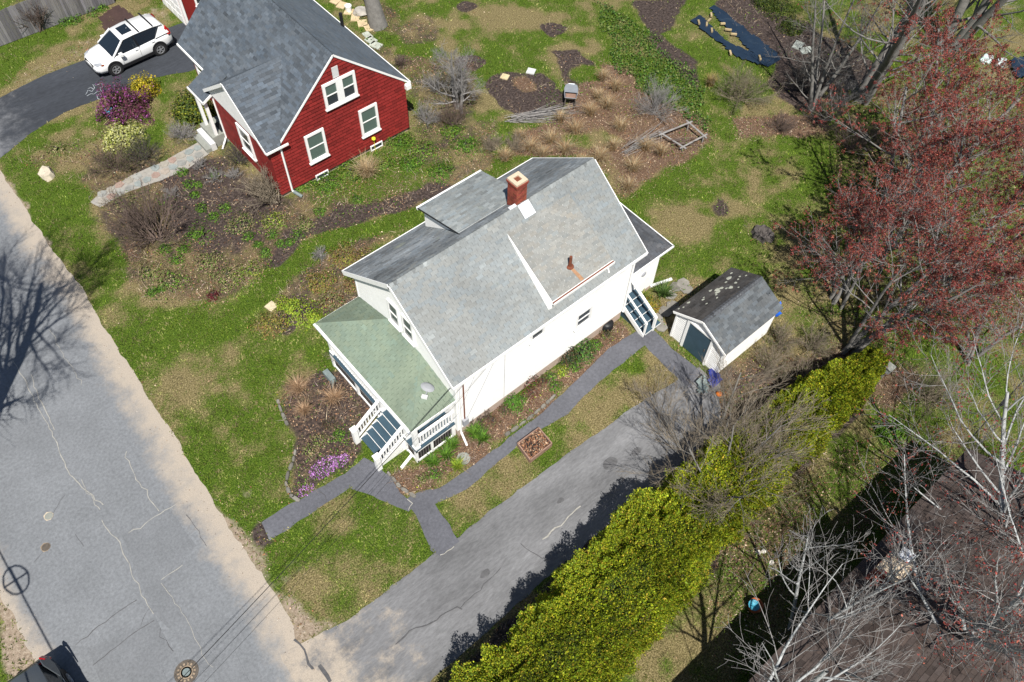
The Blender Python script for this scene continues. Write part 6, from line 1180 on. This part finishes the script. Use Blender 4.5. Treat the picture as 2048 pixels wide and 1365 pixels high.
HLb = ['grey-mauve tuft where the flagstone path meets the steps', 'largest grey-mauve dormant tuft below the flagstone path', 'grey-mauve tuft next to the dark twiggy shrub', 'grey-mauve tuft in the bed by the mown path', 'grey-mauve tuft above the spreading purple-brown shrub']
for i, (p, s) in enumerate([((402, 332), .5), ((432, 357), .6), ((470, 352), .45), ((640, 512), .5), ((345, 390), .5)]): twiggy('heather', Gp(*p), .4*s+.12, s, 20+i, HLb[i], stems=26, matn='bark_silver', cone=80, group='dormant grey shrubs in the red house garden')
SLb = ['small green plant on the lower edge of the flagstone path', 'left of two touching green plants below the flagstone path', 'right of two touching green plants below the flagstone path', 'green plant just under the touching pair in the garden', 'green plant below the pair, halfway down the garden', 'lower left of two green plants in mid garden', 'lower right of two green plants in mid garden', 'green plant above the mown path, leftmost of its cluster', 'green plant above the mown path, at the top of its cluster', 'green plant at the very edge of the mown path, right end', 'green plant in the path-side cluster, lower one', 'green plant in the path-side cluster, middle one', 'lone green plant beside the mown path bend', 'larger green plant at the bottom tip of the garden', 'smaller green plant at the bottom tip of the garden', 'green plant under the spreading purple-brown shrub, right side', 'green plant between the steps and the dark twiggy shrub', 'green plant on the upper edge of the mown path', 'green plant under the spreading purple-brown shrub, lower side', 'green plant below the spreading shrub towards the lawn', 'green plant in bare soil between red wall and mown path', 'green plant right of the dried grass fountain', 'bright green plant at the red wall under the right window', 'bright green plant at the red wall near the left window']
for i, p in enumerate([(365, 346), (378, 371), (398, 371), (390, 391), (405, 418), (428, 434), (450, 418), (497, 475), (545, 471), (562, 488), (530, 506), (515, 491), (580, 486), (322, 579), (305, 586), (370, 500), (430, 352), (598, 470), (330, 500), (355, 520), (640, 425), (715, 400), (690, 330), (655, 380)]):
    r = rs(100+i); s = r.uniform(.22, .36); bush('green_perennial', Gp(*p), s, s*.8, 100+i, GREEN, SLb[i], 'plant', n=260, size=.07, group='small green plants in the red house garden')
bush('red_perennial', Gp(428, 592), .3, .3, 140, [(.13, .02, .03), (.09, .02, .02)], 'small dark red plant at the lower bed edge', 'plant', n=260, size=.07)
clump('ornamental_grass', Gp(735, 350), 1.05, .95, 1, [(.42, .32, .19), (.36, .26, .14), (.5, .41, .27)], 'tan fountain of dried ornamental grass by the red house', 'ornamental grass', 380, .02)
clump('ornamental_grass', Gp(1420, 172), .6, .8, 2, [(.38, .28, .12), (.28, .2, .09)], 'tan grass tuft beside the olive shrub at the back lawn', 'ornamental grass', 200, .02)
clump('yucca', Gp(1326, 592), .72, .65, 3, [(.07, .13, .03), (.12, .2, .04), (.05, .09, .02)], 'dark green spiky plant between the house and the shed', 'yucca', 120, .05, droop=.3)
clump('iris_clump', Gp(1285, 600), .42, .6, 31, [(.10, .17, .03), (.2, .24, .03)], 'yellow-green bladed plant against the extension wall', 'plant', 70, .035, droop=.3)
bush('yellow_perennial', Gp(1300, 612), .5, .35, 32, [(.26, .26, .03), (.13, .19, .03), (.35, .22, .03)], 'yellow-green leafy patch next to the side steps', 'plant', n=700, size=.07)
DL = ['large green daylily clump by the conduit on the white wall', 'green daylily clump at the walk edge below the conduit', 'green daylily clump above the round stepping stone', 'green daylily clump nearest the porch corner', 'green daylily clump against the porch lattice', 'lime daylily clump beside the round stepping stone']
for i, (p, s, pal) in enumerate([((950, 868), .62, GREEN), ((965, 880), .5, GREEN), ((893, 913), .5, GREEN), ((865, 928), .45, GREEN), ((905, 893), .45, GREEN), ((915, 935), .4, LIME)]): clump('daylily', Gp(*p), s, .42, 50+i, pal, DL[i], 'daylily', 150, .03, group='daylilies by the porch', droop=.6)
bush('boxwood', Gp(1026, 808), .44, .55, 61, [(.07, .17, .02), (.11, .23, .03)], 'bright green dense shrub against the white wall', n=900, size=.07)
bush('evergreen_shrub', Gp(1162, 705), .62, .7, 62, [(.05, .11, .03), (.09, .19, .03)], 'bright green shrub by the wall under the small window', n=1100, size=.08)
bush('evergreen_shrub', Gp(1135, 718), .55, .8, 63, [(.035, .06, .03), (.06, .07, .03), (.10, .06, .03)], 'dark green and bronze shrub against the white wall', n=1000, size=.07)
bush('rose_bush', Gp(1058, 765), .5, .8, 64, [(.10, .03, .03), (.05, .06, .03), (.16, .05, .04)], 'dark reddish rose bush against the white wall', n=420, size=.07)
bush('rose_bush', Gp(1062, 790), .4, .35, 65, [(.13, .05, .04), (.2, .09, .06)], 'low reddish shrub at the wall bed edge', n=320, size=.06)
twiggy('rose_canes', Gp(955, 838), 1.0, .7, 66, 'bare thorny canes beside the conduit on the white wall', stems=14, matn='bark_brown', cone=60, leafs=(260, .06, [(.10, .05, .04), (.06, .07, .03)]))
bush('green_perennial', Gp(1190, 690), .3, .3, 67, GREEN, 'green leafy plant near the side steps in the wall bed', 'plant', n=260, size=.07); bush('green_perennial', Gp(1110, 775), .32, .25, 68, GREEN, 'green leafy plant at the walk edge in the wall bed', 'plant', n=260, size=.07)
for i, (p, rx, nn, hh) in enumerate([((650, 936), .5, 620, .12), ((612, 982), .28, 150, .1), ((682, 924), .3, 260, .12)]):
    c = Gp(*p); r = rs(70+i); a = r.uniform(0, 6.283, nn); q = np.sqrt(r.random(nn))*rx; C = np.c_[c[0]+np.cos(a)*q*1.3, c[1]+np.sin(a)*q*.8, r.uniform(.03, hh, nn)]; V, F = quads(C, .06, r, up=1, aspect=.9); o = np_obj('phlox', V-np.array([c[0], c[1], 0]), F, M['leaf'], palette(nn, [(.46, .20, .52), (.52, .28, .58), (.36, .15, .42), (.10, .16, .05)], r)); o.location = (c[0], c[1], 0); tag(o, ['largest mauve phlox drift beside the front walk', 'thin mauve phlox drift at the bed corner towards the street', 'mauve phlox drift nearest the porch steps'][i], 'phlox', kind='stuff')
for i, (p, s, lab) in enumerate([((598, 778), .75, 'tan mound of dead stalks by the front porch, the upper one'), ((668, 800), .7, 'tan mound of dead stalks by the porch railing'), ((610, 825), .5, 'tan mound of dead stalks at the lawn edge of the front bed')]): clump('dead_perennial', Gp(*p), s, .5, 80+i, [(.38, .25, .15), (.27, .17, .10), (.46, .33, .22)], lab, 'plant', 240, .02)
for i, (p, rr_, lab) in enumerate([((602, 625), .8, 'lime green groundcover plant in the bed beside the porch roof'), ((540, 650), .72, 'mixed red and lime plant at the tip of the bed'), ((575, 612), .5, 'lime green plant beside the tan paving slab'), ((640, 565), .7, 'yellow and bronze plant behind the porch roof'), ((690, 515), .7, 'yellow-leaved plant near the roof eave'), ((630, 640), .4, 'green plant touching the porch roof corner')]):
    bush('bed_plant', Gp(*p), rr_, .28, 90+i, (LIME if i in (0, 2, 5) else [(.2, .2, .04), (.26, .14, .07), (.13, .17, .03), (.3, .24, .06)]), lab, 'plant', n=900, size=.08, lump=.6, up=.8)
GL = ['green drift against the red wall near the yellow ball', 'green drift right of the yellow ball', 'green and lime drift next to the mown path above the white roof', 'green drift left of the ornamental grass fountain', 'lime-tinged drift under the red house window', 'green drift between the ornamental grass and the red wall', 'low green drift below the grey garden tree', 'small green drift by the downspout of the red house', 'green drift below the right end of the red wall', 'green drift at the foot of the bare stems near the garden tree']
for i, (p, rr_) in enumerate([((800, 285), .8), ((845, 300), .9), ((880, 345), .7), ((700, 345), .8), ((655, 365), .7), ((765, 330), .6), ((930, 290), .6), ((600, 372), .5), ((820, 330), .6), ((905, 262), .6)]):
    bush('spring_perennial', Gp(*p), rr_, .3, 200+i, GREEN+([(.2, .24, .04)] if i % 2 else []), GL[i], 'plant', n=900, size=.08, lump=.7, up=.7, group='green drifts south of the red house')
BL_ = ['silvery bare stems close to the right end of the red wall', 'brown bare stems just above the grey garden tree', 'silvery bare stems beyond the corner of the red house', 'wide brown tangle of stems below the grey garden tree', 'tan upright stems at the end of the mown path, right one', 'tan upright stems at the end of the mown path, left one', 'small brown stems by the right eave of the red house']
for i, (p, s, mt) in enumerate([((855, 245), 1.0, 'bark_silver'), ((930, 200), 1.0, 'bark_brown'), ((870, 180), .9, 'bark_silver'), ((905, 250), 1.2, 'bark_brown'), ((1030, 300), .8, 'bark_tan'), ((985, 300), .8, 'bark_tan'), ((800, 130), .5, 'bark_brown')]):
    twiggy('bare_shrub', Gp(*p), s*1.1, s, 220+i, BL_[i], stems=30, matn=mt, cone=60, group='bare shrubs behind the red house')
for i, (p, s) in enumerate([((1060, 300), .9), ((1100, 285), .8), ((1150, 265), .8), ((1010, 320), .7), ((1215, 215), .8), ((1130, 305), .8), ((1200, 320), .8), ((1265, 340), .8), ((1180, 230), .7), ((1040, 280), .6), ((1085, 315), .6), ((1230, 180), .7), ((1205, 160), .6), ((1240, 260), .7), ((1290, 300), .7), ((1225, 300), .6), ((1160, 335), .6), ((1320, 310), .6), ((1120, 245), .5), ((1195, 200), .6), ((1255, 380), .6)]):
    clump('dry_grass', Gp(*p), s, .7, 240+i, [(.42, .30, .16), (.34, .2, .1), (.30, .25, .15), (.46, .38, .26)], 'dry orange-tan grass clump in the wild bed behind the white house', 'grass clump', 260, .018, group='dry grass clumps in the wild bed')
twiggy('bare_shrub', Gp(1310, 225), 1.5, 1.7, 260, 'round grey bare shrub in the middle of the wild bed', stems=46, matn='bark_silver', cone=75)
twiggy('olive_shrub', Gp(1478, 200), 1.6, 1.9, 261, 'olive-grey budding shrub below the black garden sheets', stems=50, matn='bark_tan', cone=75, leafs=(2600, .05, [(.16, .17, .05), (.10, .13, .04)]))
twiggy('bare_shrub', Gp(1850, 800), 1.6, 1.6, 262, 'bare olive shrub on the leafy ground right of the hedge end', stems=46, matn='bark_tan', cone=75, leafs=(600, .04, [(.13, .14, .05)]))
UL = ['dark leafless thicket above the leaf-strewn edge of the right lawn', 'brown leafless shrub under the upper edge of the red-budded trees', 'dark bare shrub beside the grey slabs of the dark plot', 'black tangled thicket left of the tall grey trunks', 'small brown bare shrub over the orange leaf drift', 'brown bare shrub among the red trees below the tall trunks', 'silvery bare shrub at the foot of the slender grey clump', 'tan bare shrub in the gap between shed and red trees', 'low tan shrub touching the shed back wall', 'tan bare shrub between the shed and the hedge end', 'tan bare shrub just below the shed side wall', 'tan bare shrub leaning over the hedge near its end']
for i, (p, s, mt) in enumerate([((1640, 250), 1.5, 'bark_dark'), ((1700, 300), 1.5, 'bark_brown'), ((1600, 180), 1.4, 'bark_dark'), ((1660, 170), 1.7, 'bark_dark'), ((1560, 260), .8, 'bark_brown'), ((1770, 300), 1.3, 'bark_brown'), ((1680, 210), 1.3, 'bark_silver'), ((1620, 700), 1.0, 'bark_tan'), ((1560, 690), .9, 'bark_tan'), ((1600, 780), 1.2, 'bark_tan'), ((1540, 740), 1.0, 'bark_tan'), ((1660, 840), 1.1, 'bark_tan')]):
    twiggy('understorey_shrub', Gp(*p), s*1.2, s*1.1, 280+i, UL[i], stems=34, matn=mt, cone=65, group='undergrowth shrubs', leafs=(500, .05, [(.10, .12, .03), (.06, .09, .03)]) if i > 6 else None)
EL = ['largest dark olive evergreen shrub beyond the black sheets', 'small olive evergreen nearest the grey slabs', 'olive evergreen cut by the top edge beyond the black sheets']
for i, (p, s) in enumerate([((1560, 25), 1.1), ((1585, 60), .8), ((1530, 8), .8)]): bush('dark_evergreen', Gp(*p), s, s*.9, 310+i, [(.05, .08, .015), (.10, .12, .02), (.03, .05, .01)], EL[i], n=1500, size=.09, group='evergreen shrubs beyond the plot')
bush('green_shrub', Gp(1780, 862), .75, .3, 320, GREEN, 'bright green leafy patch behind the hedge end', 'plant', n=1400, size=.08)
for i, (p, s) in enumerate([((185, 28), .45), ((150, 42), .45), ((205, 18), .4), ((130, 48), .4)]): bush('fence_weed', Gp(*p), s, .35, 330+i, GREEN, ['green weed clump at the fence foot, second from the tarp', 'green weed clump at the fence foot, third from the tarp', 'green weed clump at the fence foot closest to the brown tarp', 'green weed clump at the fence foot, farthest from the tarp'][i], 'plant', n=300, size=.08, group='weeds along the fence')
twiggy('bare_shrub', Gp(82, 60), 1.8, 1.2, 340, 'bare brown shrub in front of the board fence', stems=22, matn='bark_brown', cone=40, r0=.03); 
twiggy('small_shrub', Gp(700, 715), 1.1, 1.0, 341, 'arching bare canes on the lawn left of the porch', stems=16, matn='bark_tan', cone=70)
MUTE = [(.16, .19, .05), (.24, .19, .10), (.11, .19, .035), (.32, .26, .15)]
for i, (p, rr_, pal, lab) in enumerate([((300, 545), .6, MUTE, 'muted green drift on the street side of the garden tip'), ((345, 558), .7, GREEN+MUTE, 'grey-green drift in the lower garden tip'), ((455, 552), .85, MUTE, 'olive-brown drift beside the small dark red plant'), ((500, 545), .7, MUTE+LIME, 'lime-flecked drift at the mown path bend'), ((420, 522), .6, MUTE, 'olive drift in the middle of the lower garden'), ((395, 470), .55, GREEN, 'green drift right of the spreading purple-brown shrub'), ((480, 445), .7, MUTE, 'dull olive drift below the bare shrub at the red corner'), ((545, 440), .6, MUTE+LIME, 'yellowish drift below the red house downspout'), ((610, 450), .55, MUTE, 'olive drift on the upper edge of the mown path'), ((665, 603), .55, MUTE+[(.26, .12, .06)], 'bronze drift right of the lime bed plant'), ((705, 572), .5, [(.24, .12, .07), (.14, .1, .06), (.2, .2, .05)], 'rusty drift under the left eave of the white house'), ((730, 520), .6, [(.24, .22, .04), (.18, .11, .06)], 'yellow and brown drift along the left wall of the white house'), ((250, 405), .7, MUTE, 'olive growth between the flagstone path end and the lawn'), ((115, 300), .6, MUTE, 'muted growth on the corner by the dark driveway')]):
    bush('mixed_perennial', Gp(*p), rr_, .3, 400+i, pal, lab, 'plant', n=620, size=.075, lump=.8, up=.7)
for i, (p, rr_, pal, lab) in enumerate([((1010, 822), .3, [(.10, .05, .04), (.08, .1, .03)], 'dark red-green plant left of the bright green dense shrub'), ((1045, 800), .25, GREEN, 'small green plant right of the bright green dense shrub'), ((1085, 765), .3, [(.12, .05, .04), (.07, .09, .03)], 'bronze plant right of the rose bush'), ((1100, 755), .3, GREEN, 'green plant between the rose bush and bronze shrub'), ((1125, 745), .3, LIME, 'lime plant below the bronze shrub'), ((1150, 735), .28, GREEN, 'green plant below the bright green window shrub'), ((1215, 672), .3, [(.12, .08, .04), (.09, .13, .03)], 'mixed plant below the black tub'), ((985, 845), .35, [(.14, .06, .04), (.10, .1, .04)], 'reddish plant among the thorny canes'), ((1175, 720), .25, MUTE, 'olive plant by the walk near the window shrub'), ((845, 960), .3, MUTE, 'olive plant at the walk corner of the porch bed'), ((870, 950), .3, GREEN, 'green plant below the porch lattice'), ((680, 870), .35, GREEN, 'green plant left of the porch steps'), ((640, 880), .4, MUTE, 'olive plant in the middle of the front bed'), ((660, 850), .35, [(.12, .07, .05), (.09, .09, .04)], 'brown plant in the front bed left of the steps'), ((620, 900), .35, MUTE, 'olive plant above the phlox in the front bed')]):
    bush('wall_perennial', Gp(*p), rr_, .3, 430+i, pal, lab, 'plant', n=240, size=.065, lump=.7, up=.7)
# ---------------------------------------------------------------- trees
S4 = lambda a=9, b=8, c=7: [(a, (.35, .6), (30, 65), .25, 6, .10, .35, .5), (b, (.35, .65), (25, 60), .2, 5, .13, .25, .55), (c, (.35, .7), (20, 60), .15, 3, .16, .12, .6)]
REDB = [(.25, .046, .042), (.18, .040, .038), (.30, .09, .062), (.15, .08, .06)]
tree('bare_garden_tree', Gp(915, 222), 3.6, .11, 1, 'pale grey bare garden tree right of the red house', trunk_mat='bark_silver', twig_mat='bark_silver', spec=[(11, (.45, .75), (35, 75), .15, 5, .13, .3, .5), (9, (.4, .7), (25, 65), .2, 4, .15, .2, .5), (7, (.4, .7), (25, 65), .2, 3, .16, .1, .6)], minr=.005, trunks=3, spread=.2)
tree('spreading_tree', (6.1, -7.55, 0), 4.4, .085, 2, 'wide bare fan-shaped tree rising from the hedge at the driveway end', trunk_mat='bark_grey', twig_mat='bark_tan', lean=(.15, .05, 1), trunks=8, spread=.42, spec=[(10, (.45, .8), (25, 60), .2, 6, .09, .35, .42), (10, (.4, .7), (20, 50), .15, 4, .11, .3, .5), (6, (.4, .8), (15, 45), .1, 3, .12, .2, .6)], minr=.006)
for i, (b, h, rd, lab, rb) in enumerate([((17.6, -5.6, 0), 6.2, .10, 'smaller red-budded tree filling the gap above the hedge end', 15000), ((15.6, -7.2, 0), 7.2, .12, 'red-budded bare tree rising beside the hedge end, lowest of the red trees', 26000), ((20.8, -5.0, 0), 7.6, .14, 'red-budded tree in the middle of the right edge wood', 30000), ((25.2, -4.4, 0), 8.2, .15, 'tall red-budded tree reaching the upper right edge', 34000), ((22.3, -7.8, 0), 8.0, .14, 'red-budded tree at the far right edge', 26000), ((19.5, -11.0, 0), 4.8, .08, 'small sparsely budded tree at the right edge below the red wood', 6000)]):
    tree('red_maple', b, h, rd, 30+i, lab, trunk_mat='bark_grey', twig_mat='bark_silver', trunks=4, spread=.26, spec=[(8, (.4, .7), (35, 75), .25, 6, .11, .3, .5), (7, (.4, .7), (25, 65), .2, 4, .14, .2, .5), (6, (.4, .75), (20, 60), .15, 3, .16, .1, .6)], buds=(int(rb*1.5), .062, REDB), minr=.006)
for i, (b, h, rd, tr, lab, tm) in enumerate([((29.7, 2.3, 0), 15, .23, 4, 'tall grey multi-trunked tree behind the dark plot', 'bark_grey'), ((37.3, 1.7, 0), 16, .34, 4, 'massive dark trunk cluster at the top right', 'bark_grey'), ((27.2, 3.5, 0), 7, .12, 4, 'slender grey tree clump next to the tall trunks', 'bark_grey')]):
    tree('grey_tree', b, h, rd, 50+i, lab, trunk_mat=tm, twig_mat='bark_grey', trunks=tr, spread=.22, spec=[(10, (.22, .42), (35, 80), .12, 6, .12, .2, .35), (8, (.35, .6), (25, 65), .2, 4, .14, .2, .5), (6, (.35, .7), (20, 60), .15, 3, .16, .1, .6)], buds=(5000, .08, REDB) if i == 0 else None)
tree('backyard_tree', Gp(757, 52), 14, .40, 60, 'thick grey trunk behind the red house at the top edge', trunk_mat='bark_grey', twig_mat='bark_grey', lean=(-.08, .16, 1), spec=[(7, (.3, .5), (30, 60), .5, 6, .1, .3, .45), (7, (.35, .6), (25, 60), .3, 4, .14, .2, .5)])
tree('maple', (-.1, -13.5, 0), 8.0, .17, 70, 'pale bare tree at the bottom edge, the one nearer the hedge', trunk_mat='bark_pale', twig_mat='bark_silver', lean=(.06, 0, 1), spec=[(12, (.4, .72), (25, 60), .28, 7, .09, .4, .5), (8, (.4, .62), (25, 60), .2, 5, .11, .35, .5), (6, (.3, .6), (20, 55), .15, 3, .15, .15, .6)], minr=.008, tn=8)
tree('maple', (6.9, -16.6, 0), 9.4, .24, 71, 'large pale bare tree in front of the brown roof', trunk_mat='bark_pale', twig_mat='bark_silver', lean=(-.08, .06, 1), spec=[(16, (.55, .9), (25, 62), .22, 7, .09, .4, .55), (11, (.4, .65), (25, 60), .22, 5, .10, .4, .5), (9, (.3, .55), (20, 55), .15, 3, .13, .25, .6)], minr=.0075, tn=8, buds=(6000, .07, REDB))
tree('maple', (9.8, -18.0, 0), 9.0, .20, 75, 'pale bare tree at the lower right corner over the brown roof ridge', trunk_mat='bark_pale', twig_mat='bark_silver', lean=(.05, .12, 1), trunks=2, spread=.3, spec=[(14, (.5, .85), (25, 60), .25, 7, .09, .4, .5), (11, (.4, .65), (25, 60), .22, 5, .10, .4, .5), (9, (.3, .55), (20, 55), .15, 3, .13, .25, .6)], minr=.0075, tn=8, buds=(5000, .07, REDB))
tree('maple', (4.2, -13.3, 0), 6.6, .075, 72, 'slender bare tree between the hedge and the brown roof', trunk_mat='bark_pale', twig_mat='bark_silver', trunks=5, spread=.28, spec=[(8, (.45, .8), (20, 50), .2, 6, .09, .4, .5), (6, (.4, .65), (25, 60), .2, 4, .12, .25, .5), (4, (.3, .6), (20, 55), .15, 3, .15, .15, .6)], minr=.007)
tree('street_tree', (-16.4, 9.7, 0), 16.0, .40, 80, 'bare street tree standing beyond the left edge', trunk_mat='bark_dark', twig_mat='bark_dark', lean=(.0, .02, 1), spec=[(17, (.32, .5), (40, 75), .34, 7, .09, .3, .42), (13, (.4, .65), (25, 60), .2, 5, .12, .2, .5), (13, (.4, .7), (20, 55), .15, 3, .15, .1, .6)], minr=.010, tn=8)
